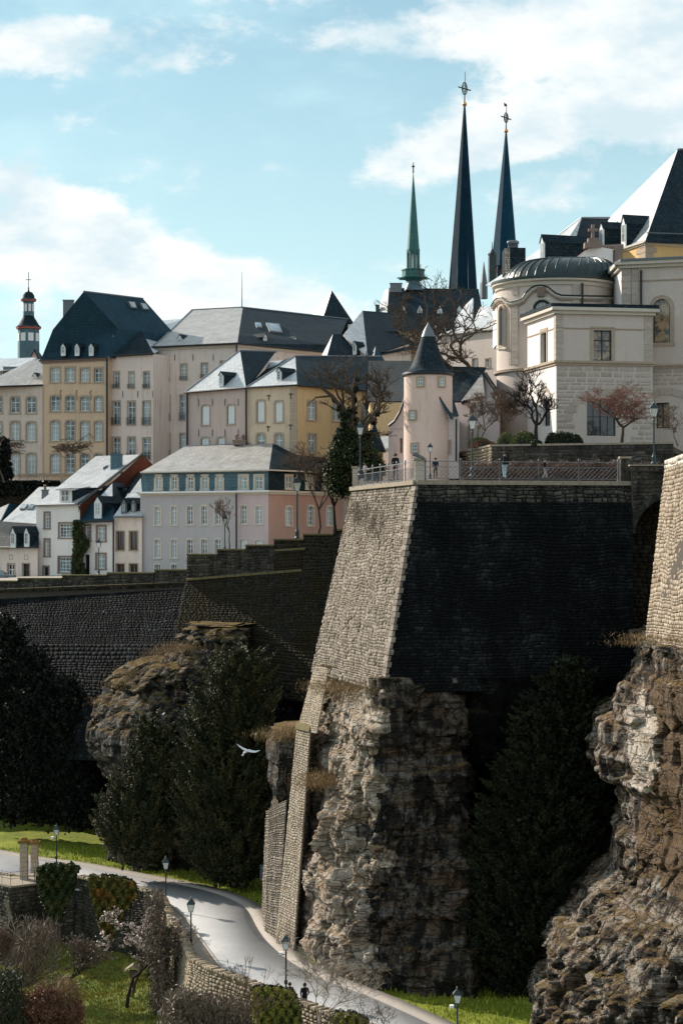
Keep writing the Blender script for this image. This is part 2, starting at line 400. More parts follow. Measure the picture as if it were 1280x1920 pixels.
_wc = {}
def win_mesh(w_, h, cols, rows, arch, frame, glass, sur, sw, rec, fw=.055):
    """returns meshes (frame, pane, surround) in local space: x along wall, -y outwards, z up, origin at bottom centre"""
    key = (round(w_, 1), round(h, 1), cols, rows, arch, frame, glass, sur, sw, rec)
    if key in _wc: return _wc[key]
    w_, h = max(.3, round(w_, 1)), max(.3, round(h, 1)); hw = w_/2
    fm = MB(); y0, y1 = rec-.06, rec-.005
    fm.box(-hw, -hw+fw*1.3, y0, y1, 0, h); fm.box(hw-fw*1.3, hw, y0, y1, 0, h)
    fm.box(-hw+fw*1.3, hw-fw*1.3, y0, y1, 0, fw*1.4); fm.box(-hw+fw*1.3, hw-fw*1.3, y0, y1, h-fw*1.4, h)
    if cols > 1: fm.box(-fw*.8, fw*.8, y0-.012, y1, fw*1.4, h-fw*1.4)
    if cols > 2 and cols % 2 == 0:
        for s_ in (-1, 1): fm.box(s_*hw/2-fw*.35, s_*hw/2+fw*.35, y0+.01, y1, fw*1.4, h-fw*1.4)
    for k in range(1, rows):
        zc = h*k/rows; th = fw*.8 if (rows >= 3 and k == rows-1) else fw*.35
        fm.box(-hw+fw*1.3, hw-fw*1.3, y0+.006, y1-.004, zc-th, zc+th)
    fo = fm.build('window', MT[frame], None, True); me = fo.data; bpy.data.objects.remove(fo)
    pm = MB(); pm.box(-hw+.01, hw-.01, rec-.012, rec+.03, .01, h-.01)
    po = pm.build('pane', MT[glass], None, True); pme = po.data; bpy.data.objects.remove(po)
    sme = None
    if sur:
        sm = MB(); y0, y1 = -.05, rec-.065; rise = w_*(.12 if arch == 1 else .5) if arch else 0
        zt = h-rise
        sm.box(-hw-sw, -hw, y0, y1, -.0, zt); sm.box(hw, hw+sw, y0, y1, -.0, zt)
        sm.box(-hw-sw*1.25, hw+sw*1.25, y0-.05, y1, -sw*.8, -.003)
        if not arch: sm.box(-hw-sw, hw+sw, y0, y1, h+.002, h+sw)
        else:
            N = 10
            def pt(k, r_):
                if arch == 1:
                    u = -1+2*k/N; return (u*(hw+r_), zt+rise*(1-u*u)+r_*(1 if r_ else 0))
                a = pi-pi*k/N; return ((hw+r_)*cos(a), zt+(hw+r_)*sin(a))
            for k in range(N):
                a, b_, c, d = pt(k, 0), pt(k+1, 0), pt(k+1, sw), pt(k, sw)
                sm.hexa([(q[0], y0, q[1]) for q in (a, b_, c, d)], [(q[0], y1, q[1]) for q in (a, b_, c, d)])
                if arch == 2:      # spandrel behind the arch, flush with the wall
                    t1 = (a[0], h+.01); t2 = (b_[0], h+.01)
                    sm.hexa([(q[0], .004, q[1]) for q in (a, b_, t2, t1)], [(q[0], y1, q[1]) for q in (a, b_, t2, t1)])
        so_ = sm.build('surround', MT[sur], None, True); sme = so_.data; bpy.data.objects.remove(so_)
    _wc[key] = (me, pme, sme); return _wc[key]

_ba = {}
def window(parent, f, cx, w_px, yt, yb, cols=2, rows=3, arch=0, frame='white_paint', glass='glass', sur='sandstone', sw=.14, rec=.22, balc=None, shutter=None):
    u0, zb = f.hit(cx-w_px/2, yb); u1, zt = f.hit(cx+w_px/2, yb); _, zt = f.hit(cx, yt); _, zb = f.hit(cx, yb)
    w_ = max(.3, round(u1-u0, 1)); h = max(.3, round(zt-zb, 1)); uc = (u0+u1)/2
    f.op.append((uc-w_/2, uc+w_/2, zb, zb+h))
    me, pme, sme = win_mesh(w_, h, cols, rows, arch, frame, glass, sur, sw, rec)
    o = bpy.data.objects.new('window', me); col.objects.link(o); o.parent = parent
    o.location = f.p(uc, zb)-wl(parent); o.rotation_euler = (0, 0, f.rz)
    q = bpy.data.objects.new('pane', pme); col.objects.link(q); q.parent = o
    if sme: q = bpy.data.objects.new('surround', sme); col.objects.link(q); q.parent = o
    if balc:
        key = (w_, balc)
        if key not in _ba:
            b_ = MB(); hw = w_/2+.12; hh = balc
            for zz in (0.02, hh): b_.box(-hw, hw, -.26, -.23, zz, zz+.03)
            for s_ in (-1, 1): b_.box(s_*hw-.015, s_*hw+.015, -.23, -.055, hh, hh+.03); b_.box(s_*hw-.015, s_*hw+.015, -.23, -.055, .02, .05)
            n = int(hw*2/.11)
            for k in range(n+1): xx = -hw+2*hw*k/n; b_.box(xx-.011, xx+.011, -.255, -.235, .05, hh)
            for k in range(3):
                cxx = -hw*.6+k*hw*.6
                b_.tube([(cxx+.12*cos(a), -.27, hh*.5+.12*sin(a)) for a in np.linspace(0, 2*pi, 9)], .012, 4)
            oo = b_.build('balcony_rail', MT['iron'], None, True); _ba[key] = oo.data; bpy.data.objects.remove(oo)
        q = bpy.data.objects.new('balcony_rail', _ba[key]); col.objects.link(q); q.parent = o
    if shutter:
        b_ = MB(); hh = h
        for s_ in (-1, 1):
            x0 = 0.02 if s_ > 0 else -w_/2+.04; x1 = w_/2-.04 if s_ > 0 else -.02
            b_.box(x0, x1, rec-.12, rec-.07, .04, hh-.04)
            k = 0
            while .12+k*.16 < hh-.15: b_.box(x0+.06, x1-.06, rec-.135, rec-.122, .1+k*.16, .2+k*.16); k += 1
        b_.build('shutter', MT[shutter], o, True)
    return o

def wall_part(parent, f, mat, name='wall', depth=.25, label=None):
    mb = MB(); fac_wall(mb, f, depth)
    return mb.build(name, mat, parent, label=label)
def closed_back(parent, facs, back, mat):
    """side and rear walls closing the footprint; back = list of far (x,y) points from right to left"""
    mb = MB(); z0, z1 = facs[0].z0, facs[0].z1
    pts = [facs[-1].B]+[Vector(b_) for b_ in back]+[facs[0].A]
    for a, b_ in zip(pts, pts[1:]):
        mb.face([(a.x, a.y, z0), (b_.x, b_.y, z0), (b_.x, b_.y, z1), (a.x, a.y, z1)])
    return mb.build('back_wall', mat, parent)
def polys(parent, name, verts, faces, mat, th=.12, **kw):
    """roof planes with real thickness, faces as index lists into verts"""
    mb = MB()
    for fc in faces:
        p = [Vector(verts[i]) for i in fc]; n = Vector((0, 0, 0))
        for i in range(len(p)): n += (p[i]-p[0]).cross(p[(i+1) % len(p)]-p[0])
        n.normalize()
        if n.z < 0: p.reverse(); n = -n
        mb.hexa([q-n*th for q in p], p)
    return mb.build(name, mat, parent, **kw)
def hip(parent, fp, z_e, ridge, mat, prof=((0, 0), (1, 1)), over=.35, name='roof'):
    """fp 4 corners (counter as seen left-front, right-front, right-back, left-back); ridge: two or one world points, corner->ridge map"""
    c = sum((Vector((p[0], p[1], 0)) for p in fp), Vector())/4
    ev = []
    for p in fp:
        v = Vector((p[0], p[1], 0)); d = (v-c); v = v+d.normalized()*over*1.3; v.z = z_e; ev.append(v)
    rg = [Vector(r_) for r_ in ridge]
    mp = [rg[0], rg[1], rg[1], rg[0]] if len(rg) == 2 else ([rg[0]]*4 if len(rg) == 1 else rg)
    mb = MB()
    def ring(t_, g): return [Vector((ev[i].x+(mp[i].x-ev[i].x)*t_, ev[i].y+(mp[i].y-ev[i].y)*t_, ev[i].z+(mp[i].z-ev[i].z)*g)) for i in range(4)]
    rs = [ring(*q) for q in prof]
    for a, b_ in zip(rs, rs[1:]):
        for i in range(4):
            j = (i+1) % 4
            if (b_[i]-b_[j]).length < 1e-4: mb.face([a[i], a[j], b_[j]])
            else: mb.face([a[i], a[j], b_[j], b_[i]])
    mb.face(list(reversed(ev)))
    o = mb.build(name, mat, parent)
    g = MB()
    for i in range(4):
        a, b_ = ev[i], ev[(i+1) % 4]
        g.tube([a-Vector((0, 0, .06)), b_-Vector((0, 0, .06))], .1, 6)
    g.build('gutter', MT['iron'], parent)
    return o
def line(parent, name, pts, r_, mat, n=6):
    mb = MB(); mb.tube(pts, r_, n); return mb.build(name, mat, parent)
def cornice(parent, f, z, h, proud, mat, name='cornice', u0=0, u1=None, steps=2):
    mb = MB(); u1 = f.L if u1 is None else u1
    for k in range(steps):
        pr = proud*(k+1)/steps; za = z+h*k/steps; zb = z+h*(k+1)/steps
        mb.hexa([f.p(u0-(pr if u0 == 0 else 0), za, -.05), f.p(u1+pr, za, -.05), f.p(u1+pr, za, pr), f.p(u0-(pr if u0 == 0 else 0), za, pr)],
                [f.p(u0-(pr if u0 == 0 else 0), zb, -.05), f.p(u1+pr, zb, -.05), f.p(u1+pr, zb, pr), f.p(u0-(pr if u0 == 0 else 0), zb, pr)])
    return mb.build(name, mat, parent)
def dormer(parent, f, cx, w_px, ytop, ybot, ypeak, D, depth=2.2, wall='white_paint', roof='slate', win=True, rows=2, frame='white_paint', flat=False):
    """dormer whose front stands at distance D facing the same way as facade f"""
    c = XY(cx, D); ff = Fac(c-f.d*1.0, c+f.d*1.0, 0, 1)
    hw = w_px/2*D/F; z0 = (HZ-ybot)/F*D; z1 = (HZ-ytop)/F*D; zp = (HZ-ypeak)/F*D
    mb = MB(); u = 1.0
    # cheeks and front
    mb.cur = 0
    mb.hexa([ff.p(u-hw, z0-.3, 0), ff.p(u+hw, z0-.3, 0), ff.p(u+hw, z0-.3, -.14), ff.p(u-hw, z0-.3, -.14)][::-1],
            [ff.p(u-hw, z1, 0), ff.p(u+hw, z1, 0), ff.p(u+hw, z1, -.14), ff.p(u-hw, z1, -.14)][::-1])
    if not flat: mb.hexa([ff.p(u-hw, z1+.003, 0), ff.p(u+hw, z1+.003, 0), ff.p(u, zp, 0)], [ff.p(u-hw, z1+.003, -.14), ff.p(u+hw, z1+.003, -.14), ff.p(u, zp, -.14)])
    if win:
        ww = hw*.62; za = z0+.12*(z1-z0); zb = z1-.06*(z1-z0)
        mb.cur = 2; mb.hexa([ff.p(u-ww, za, .02), ff.p(u+ww, za, .02), ff.p(u+ww, zb, .02), ff.p(u-ww, zb, .02)], [ff.p(u-ww, za, -.003+.006), ff.p(u+ww, za, .003), ff.p(u+ww, zb, .003), ff.p(u-ww, zb, .003)])
        mb.cur = 3
        def strip(ua, ub, zc, zd): mb.hexa([ff.p(ua, zc, .05), ff.p(ub, zc, .05), ff.p(ub, zd, .05), ff.p(ua, zd, .05)], [ff.p(ua, zc, .022), ff.p(ub, zc, .022), ff.p(ub, zd, .022), ff.p(ua, zd, .022)])
        t_ = hw*.09; strip(u-ww-t_, u-ww+t_*.5, za, zb); strip(u+ww-t_*.5, u+ww+t_, za, zb); strip(u-t_*.7, u+t_*.7, za, zb)
        for k in range(rows+1): zc = za+(zb-za)*k/rows; strip(u-ww, u+ww, zc-t_*.5, zc+t_*.5)
    o = mb.build('dormer', [MT[wall], MT[roof], MT['glass'], MT[frame]], parent)
    r_ = MB(); e = .08
    for s_ in (-1, 1):
        a0, a1 = ff.p(u+s_*hw, z0-.3, -.145), ff.p(u+s_*hw, z1, -.145); b0, b1 = ff.p(u+s_*hw, z0-.3, -depth), ff.p(u+s_*hw, z1, -depth)
        r_.face([a0, b0, b1, a1])
        if not flat:
            q0 = ff.p(u+s_*(hw+e), z1-e*.6, .08); q1 = ff.p(u+s_*(hw+e), z1-e*.6, -depth); k0 = ff.p(u, zp+e, .08); k1 = ff.p(u, zp+e, -depth)
            dn = Vector((0, 0, -.07)); r_.hexa([q0+dn, q1+dn, k1+dn, k0+dn], [q0, q1, k1, k0])
    if flat:
        q = [ff.p(u-hw-e, z1+.004, .12), ff.p(u+hw+e, z1+.004, .12), ff.p(u+hw+e, z1+.004+(zp-z1), -depth), ff.p(u-hw-e, z1+.004+(zp-z1), -depth)]
        r_.hexa(q, [p_+Vector((0, 0, .12)) for p_ in q])
    r_.build('dormer_roof', MT[roof], o)
    return o
def chimney(parent, xl, xr, yt, yb, D, mat, depth=.9, pots=0, potmat=None):
    mb = MB(); a = P(xl, yt, D); b_ = P(xr, yb, D)
    mb.box(a.x, b_.x, D-depth/2, D+depth/2, b_.z, a.z); mb.box(a.x-.08, b_.x+.08, D-depth/2-.08, D+depth/2+.08, a.z+.001, a.z+.12)
    o = mb.build('chimney', mat, parent)
    for k in range(pots):
        m2 = MB(); xx = a.x+(b_.x-a.x)*(k+.5)/pots
        m2.lathe((xx, D, a.z+.12), [(.16, 0), (.14, .35), (.19, .4), (.17, .55), (0.02, .6)], 10)
        m2.build('chimney_pot', potmat or MT['brownstone'], o, smooth=True)
    return o

def stones(parent, quad, sw, sh, mat, proud=.08, seed=0, maxparts=300, name='stone', order=None, jit=.25, gap=.025, backing=True, skip=None, backmat=None, wob=.07, miss=0.0):
    """irregular blocks laid in courses on a quad (bl, br, tr, tl in world space); each stone real geometry"""
    rs = np.random.RandomState(seed); bl, br, tr, tl = [np.array(q, dtype=float) for q in quad]
    nrm = np.cross(br-bl, tl-bl); nrm /= np.linalg.norm(nrm)
    if nrm.dot((bl+tr)/2) > 0: nrm = -nrm        # towards the viewer side
    H = (np.linalg.norm(tl-bl)+np.linalg.norm(tr-br))/2
    rows = max(1, int(round(H/sh))); cuts = np.cumsum(rs.uniform(.6, 1.4, rows)); cuts = np.concatenate([[0], cuts/cuts[-1]])
    Vs = []; Lw = (np.linalg.norm(br-bl)+np.linalg.norm(tr-tl))/2; ph = rs.rand(8)*6.28
    def warp(u, v):
        a = u*Lw; b = v*H; e = sin(pi*min(1, max(0, v)))
        wv_ = wob*(sin(a*.9+ph[0]+b*.3)+.6*sin(a*2.3+ph[1]-b*.7)+.35*sin(a*5.1+ph[2]+b*1.3))*e
        wu_ = wob*(sin(b*1.1+ph[3])+.5*sin(b*2.9+a+ph[4]))*sin(pi*min(1, max(0, u)))
        return wu_/max(Lw, .1), wv_/max(H, .1)
    for j in range(rows):
        v0, v1 = cuts[j], cuts[j+1]; Lr = np.linalg.norm((br-bl)*(1-v0)+(tr-tl)*v0)
        n = max(1, int(round(Lr/sw))); uc = np.cumsum(rs.uniform(.4, 1.7, n)); uc = np.concatenate([[0], uc/uc[-1]])
        for i in range(n):
            u0, u1 = uc[i], uc[i+1]; gu = gap/Lr; gv = gap/H
            hv = (v1-v0); 
            cs = [(u0+gu, v0+gv), (u1-gu, v0+gv), (u1-gu, v1-gv), (u0+gu, v1-gv)]
            if miss and rs.rand() < miss: continue
            if skip is not None and skip((u0+u1)/2, (v0+v1)/2): continue
            pr = proud*(.35+.9*rs.rand()); base = []; front = []
            jj = rs.uniform(-1, 1, (4, 2))*jit*.5
            for q, (u, v) in enumerate(cs):
                wu, wv = warp(u, v); uu = u+jj[q, 0]*gu*2; vv = v+jj[q, 1]*hv*.25
                uu = min(1, max(0, uu+wu)); vv = min(1, max(0, vv+wv)); p = bl*(1-uu)*(1-vv)+br*uu*(1-vv)+tr*uu*vv+tl*(1-uu)*vv
                base.append(p-nrm*.03)
                cu = (u0+u1)/2; cv = (v0+v1)/2; ui = u+(cu-u)*.16; vi = v+(cv-v)*.18
                ui = min(1, max(0, ui+wu)); vi = min(1, max(0, vi+wv)); p2 = bl*(1-ui)*(1-vi)+br*ui*(1-vi)+tr*ui*vi+tl*(1-ui)*vi
                front.append(p2+nrm*pr*(1+.3*(rs.rand()-.5)))
            Vs.append(base+front)
    Vs = np.array(Vs); N = len(Vs)
    if N == 0: return
    key = rs.rand(N) if order is None else np.array([order(v_.mean(0)) for v_ in Vs])
    idx = np.argsort(key)
    fl = np.array([[4, 5, 6, 7], [0, 1, 5, 4], [1, 2, 6, 5], [2, 3, 7, 6], [3, 0, 4, 7]])
    for k in idx[:maxparts]: npmesh(name, Vs[k], fl, mat, parent)
    rest = idx[maxparts:]
    if len(rest):
        fa = (fl[None]+np.arange(len(rest))[:, None, None]*8).reshape(-1, 4)
        o = npmesh(name+'work', Vs[rest].reshape(-1, 3), fa, mat, parent); o['kind'] = 'stuff'
    if backing:
        g = np.linspace(0, 1, 9); Ug, Vg = np.meshgrid(g, g); Ug = Ug[..., None]; Vg = Vg[..., None]
        G_ = (bl*(1-Ug)*(1-Vg)+br*Ug*(1-Vg)+tr*Ug*Vg+tl*(1-Ug)*Vg-nrm*.05).reshape(-1, 3); i = (np.arange(8)[:, None]*9+np.arange(8)[None]).ravel()
        npmesh('mortar', G_, np.stack([i, i+1, i+10, i+9], -1), backmat or MT['mortar'], parent)

def loc_of(*pts):
    c = sum((Vector(p) for p in pts), Vector())/len(pts); return c
MT['mortar'] = plain('mortar', (.10, .085, .07), .95, .1, var=.4)
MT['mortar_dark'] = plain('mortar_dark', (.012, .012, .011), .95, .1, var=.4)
# ================================================================= land
GZ = -28.0
def G(px, py): return PZ(px, py, GZ)
MT['mortar_pale'] = plain('pale_mortar', (.30, .25, .20), .95, .1, var=.4, scale=2)
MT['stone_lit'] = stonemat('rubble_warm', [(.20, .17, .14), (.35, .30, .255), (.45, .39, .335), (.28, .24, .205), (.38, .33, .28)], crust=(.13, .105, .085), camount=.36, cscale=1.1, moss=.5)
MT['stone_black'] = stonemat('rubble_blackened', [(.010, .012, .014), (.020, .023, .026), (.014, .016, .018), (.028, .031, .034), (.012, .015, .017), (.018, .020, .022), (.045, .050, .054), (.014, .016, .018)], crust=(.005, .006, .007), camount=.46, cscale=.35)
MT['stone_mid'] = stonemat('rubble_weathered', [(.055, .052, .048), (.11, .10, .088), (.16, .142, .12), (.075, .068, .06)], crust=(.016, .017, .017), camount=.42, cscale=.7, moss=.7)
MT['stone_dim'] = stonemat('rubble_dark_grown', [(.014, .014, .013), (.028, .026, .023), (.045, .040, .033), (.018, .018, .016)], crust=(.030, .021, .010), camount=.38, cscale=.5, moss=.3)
MT['stone_right'] = stonemat('rubble_tan', [(.30, .23, .17), (.42, .34, .26), (.50, .42, .33), (.34, .27, .20)], crust=(.17, .13, .09), camount=.3, cscale=.9)
MT['stone_road'] = stonemat('wall_honey', [(.26, .21, .15), (.35, .285, .21), (.42, .35, .26), (.30, .24, .17)], crust=(.2, .15, .1), camount=.25, cscale=1.2)
MT['ashlar'] = stonemat('ashlar', [(.45, .38, .32), (.52, .445, .385), (.56, .48, .42), (.50, .43, .37)], crust=(.46, .39, .32), camount=.2, cscale=.8, bump=.01)
MT['coping'] = plain('coping_stone', (.33, .28, .22), .9, .15, var=.35, bump=.03)
MT['coping_mossy'] = plain('mossy_coping', (.17, .14, .075), .95, .1, var=.5, bump=.03)
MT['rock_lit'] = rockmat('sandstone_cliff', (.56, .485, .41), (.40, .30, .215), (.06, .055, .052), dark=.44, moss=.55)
MT['rock_dark'] = rockmat('cliff_shade_and_crust', (.20, .18, .165), (.16, .11, .075), (.013, .016, .018), dark=.64, moss=.5)  # black crust plus the shade of the cliff's turned-away side, both in the colour
MT['rock_mid'] = rockmat('weathered_outcrop', (.24, .215, .19), (.17, .12, .08), (.016, .022, .026), dark=.62, moss=.75)
MT['rock_right'] = rockmat('crag', (.38, .335, .29), (.19, .13, .085), (.016, .015, .014), dark=.62, moss=.55, crustscale=.35)
MT['rock_black'] = rockmat('dark_rock', (.03, .03, .028), (.02, .015, .01), (.004, .005, .005), dark=.8, moss=.3)

def grassmat(name, c1, c2, c3):
    m_, t, b = new_mat(name); sp(b, .9, .15)
    pos = t.add('ShaderNodeNewGeometry').outputs['Position']
    a = t.noise(pos, .35, 5, .6); f = t.noise(pos, 3.2, 6, .75)
    c = t.mix(t.ramp(a, .4, .6), c1, c2); c = t.mix(t.m('MULTIPLY', t.ramp(f, .48, .68), .6), c, c3)
    t.put(c, b.inputs['Base Color']); bumpit(t, b, f, .15); return m_
MT['grass'] = grassmat('meadow', (.17, .21, .02), (.25, .28, .03), (.08, .09, .015))
MT['garden'] = grassmat('garden_lawn', (.13, .18, .03), (.19, .22, .045), (.09, .075, .03))
MT['earth'] = grassmat('earth', (.10, .08, .05), (.14, .11, .07), (.06, .05, .03))

def asphalt(name, c, k=.16):
    m_, t, b = new_mat(name); sp(b, .85, .3)
    pos = t.add('ShaderNodeNewGeometry').outputs['Position']
    a = t.noise(pos, .25, 6, .6); f = t.noise(pos, 12, 4, .7); cr = t.noise(pos, .8, 8, .75)
    c1 = t.mix(a, tuple(q*(1-k) for q in c), tuple(q*(1+k) for q in c)); c1 = t.mix(t.m('MULTIPLY', t.ramp(f, .5, .8), .25), c1, tuple(q*.6 for q in c))
    crk = t.m('LESS_THAN', t.m('ABSOLUTE', t.m('SUBTRACT', cr, .5)), .004)
    c1 = t.mix(t.m('MULTIPLY', crk, .5), c1, tuple(q*.4 for q in c))
    vp_ = t.add('ShaderNodeTexVoronoi'); t.put(t.vm('MULTIPLY', pos, (.35, .12, 1)), vp_.inputs['Vector']); vp_.inputs['Scale'].default_value = 1.0
    c1 = t.mix(t.m('MULTIPLY', t.m('GREATER_THAN', t.xyz(vp_.outputs['Color'])[0], .78), .16), c1, tuple(q*.55 for q in c))
    t.put(c1, b.inputs['Base Color']); bumpit(t, b, f, .01); return m_
MT['road'] = asphalt('road_asphalt', (.46, .46, .465)); MT['pave'] = asphalt('pavement_gravel', (.36, .32, .28))
MT['kerb'] = plain('kerb_stone', (.42, .38, .34), .9, .2, var=.2)

# parapet line (top of the road wall), measured where it stands
PT = [(-70, 1632), (20, 1642), (72, 1643), (144, 1642), (190, 1652), (250, 1664), (286, 1671), (302, 1686), (315, 1717), (331, 1746), (357, 1797), (395, 1815), (425, 1826), (481, 1848), (560, 1878), (660, 1915), (800, 1968), (960, 2040)]
PW = [PZ(a, b_, GZ+1.0) for a, b_ in PT]
PL = np.array([(p.x, p.y) for p in PW])
def side(x_, y_):
    """signed distance to the parapet line, positive on the road side"""
    x_ = np.asarray(x_, float); y_ = np.asarray(y_, float); best = np.full(x_.shape, 1e9); sg = np.ones(x_.shape)
    for k in range(len(PL)-1):
        a, b_ = PL[k], PL[k+1]; d = b_-a; L = (d**2).sum(); t_ = np.clip(((x_-a[0])*d[0]+(y_-a[1])*d[1])/L, 0, 1)
        qx = a[0]+t_*d[0]; qy = a[1]+t_*d[1]; ds = np.hypot(x_-qx, y_-qy)
        cr = d[0]*(y_-a[1])-d[1]*(x_-a[0]); m_ = ds < best-1e-9
        best = np.where(m_, ds, best); sg = np.where(m_, np.sign(cr), sg)
    return best*sg
def ground_z(x_, y_):
    s_ = side(x_, y_); n = fbm(np.stack([x_*.25, y_*.25, x_*0], -1), 3, 5)
    road = GZ-.12+np.where(s_ > 0, 0, 0)
    garden = -32.4+.9*n-(126-y_)*.02
    return np.where(s_ > .35, road, garden)
def heightfield(name, xs, ys, zf, mat, keep=None, **kw):
    X, Y = np.meshgrid(xs, ys); Z = zf(X, Y); nx, ny = len(xs), len(ys)
    V_ = np.stack([X, Y, Z], -1).reshape(-1, 3)
    i = (np.arange(ny-1)[:, None]*nx+np.arange(nx-1)[None]).ravel()
    Fq = np.stack([i, i+1, i+nx+1, i+nx], -1)
    if keep is not None:
        c = V_[Fq].mean(1); Fq = Fq[keep(c[:, 0], c[:, 1])]
    return npmesh(name, V_, Fq, mat, smooth=True, kind='structure', **kw)
def vz(x_, y_):
    n = fbm(np.stack([x_*.2, y_*.2, x_*0], -1), 3, 9)
    up = np.clip((y_-150)/20, 0, 1)*np.clip((-x_-12)/10, 0, 1)
    return GZ-.12+np.clip(n, -1, 1)*0.0+up*0
heightfield('valley_lawn', np.arange(-60, 61, .6), np.arange(84, 200, .6), lambda X, Y: vz(X, Y)+.10*fbm(np.stack([X*.8, Y*.8, X*0], -1), 3, 3)-.06, MT['grass'], keep=lambda x_, y_: side(x_, y_) > .3)
def gz(X, Y):
    s_ = side(X, Y)
    return -32.6+1.0*fbm(np.stack([X*.15, Y*.15, X*0], -1), 3, 5)+.12*fbm(np.stack([X*1.2, Y*1.2, X*0], -1), 2, 8)+np.clip((4-np.abs(s_))/4, 0, 1)*.8
heightfield('garden_ground', np.arange(-60, 20, .5), np.arange(80, 165, .5), gz, MT['garden'], keep=lambda x_, y_: side(x_, y_) < -.05)
# wide land to the horizon
mb = MB(); mb.box(-6000, 6000, -3000, 9000, -60, -40); mb.build('surrounding_land', MT['earth'], kind='structure')
# town plateau rising behind the ramparts
def tz(X, Y):
    t_ = np.clip((Y-236)/30, 0, 1); return -4.6+t_*9+np.clip((Y-262)/60, 0, 1)*10+.2*fbm(np.stack([X*.1, Y*.1, X*0], -1), 2, 4)+0*X
heightfield('town_ground', np.arange(-120, 121, 3.0), np.arange(212, 520, 4.0), tz, MT['earth'])

# road ribbon
def resamp(pts, n):
    pts = np.array([(p[0], p[1]) for p in pts]); s_ = np.concatenate([[0], np.cumsum(np.hypot(*np.diff(pts, axis=0).T))])
    q = np.linspace(0, s_[-1], n); return np.stack([np.interp(q, s_, pts[:, 0]), np.interp(q, s_, pts[:, 1])], -1)
def smooth(p, k=6):
    for _ in range(k): p[1:-1] = (p[:-2]+2*p[1:-1]+p[2:])/4
    return p
far = smooth(resamp([G(*q) for q in [(-90, 1584), (0, 1598), (75, 1612), (150, 1620), (250, 1640), (380, 1664), (440, 1682), (476, 1702), (492, 1735), (512, 1765), (556, 1803), (620, 1838), (700, 1864), (820, 1918), (900, 1960), (1000, 2010)]], 90))
near = smooth(resamp([(p.x, p.y) for p in PW], 90), 2)
def ribbon(name, A, B, z, mat, dz=0, **kw):
    n = len(A); V_ = np.concatenate([np.c_[A, np.full(n, z)], np.c_[B, np.full(n, z)]])
    i = np.arange(n-1); Fq = np.stack([i+n, i+n+1, i+1, i], -1)
    V_ = np.concatenate([V_, V_-np.array([0, 0, .12])]); Fq = np.concatenate([Fq, np.stack([i, i+1, i+2*n+1, i+2*n], -1), np.stack([i+3*n, i+3*n+1, i+n+1, i+n], -1)])
    return npmesh(name, V_, Fq, mat, **kw)
def offs(A, d):
    t_ = np.gradient(A, axis=0); t_ /= np.linalg.norm(t_, axis=1)[:, None]; nn = np.stack([t_[:, 1], -t_[:, 0]], -1); return A+nn*d
ribbon('road', offs(far, .5), near, GZ, MT['road'], kind='structure')
far2 = offs(far, -.75)
ribbon('road_verge', far2, offs(far, .5), GZ+.03, MT['pave'], kind='structure')
# pavement with kerb beside the parapet
kb = smooth(resamp([G(*q) for q in [(300, 1690), (322, 1702), (350, 1728), (374, 1765), (408, 1812), (432, 1838), (470, 1856)]], 40), 3)
ki = smooth(resamp([G(*q) for q in [(298, 1694), (306, 1715), (322, 1750), (345, 1795), (372, 1825), (420, 1850), (468, 1862)]], 40), 2)
ribbon('pavement', kb, ki, GZ+.10, MT['pave'], kind='structure')
kt = thing('kerb', 'pale kerb edging the small pavement inside the bend of the road wall', 'kerb', (kb[20][0], kb[20][1], GZ)); kt['kind'] = 'structure'
del kt['category']
ko = offs(kb, -.14)
for i in range(0, 39, 1):
    a, b_, c, d = kb[i], kb[i+1], ko[i+1], ko[i]; f_ = .985
    mb = MB(); lo = [Vector((q[0], q[1], GZ-.05)) for q in (a, b_, c, d)]; cc_ = sum(lo, Vector())/4
    lo = [cc_+(q-cc_)*f_ for q in lo]; mb.hexa(lo, [q+Vector((0, 0, .19)) for q in lo]); mb.build('kerbstone', MT['kerb'], kt)

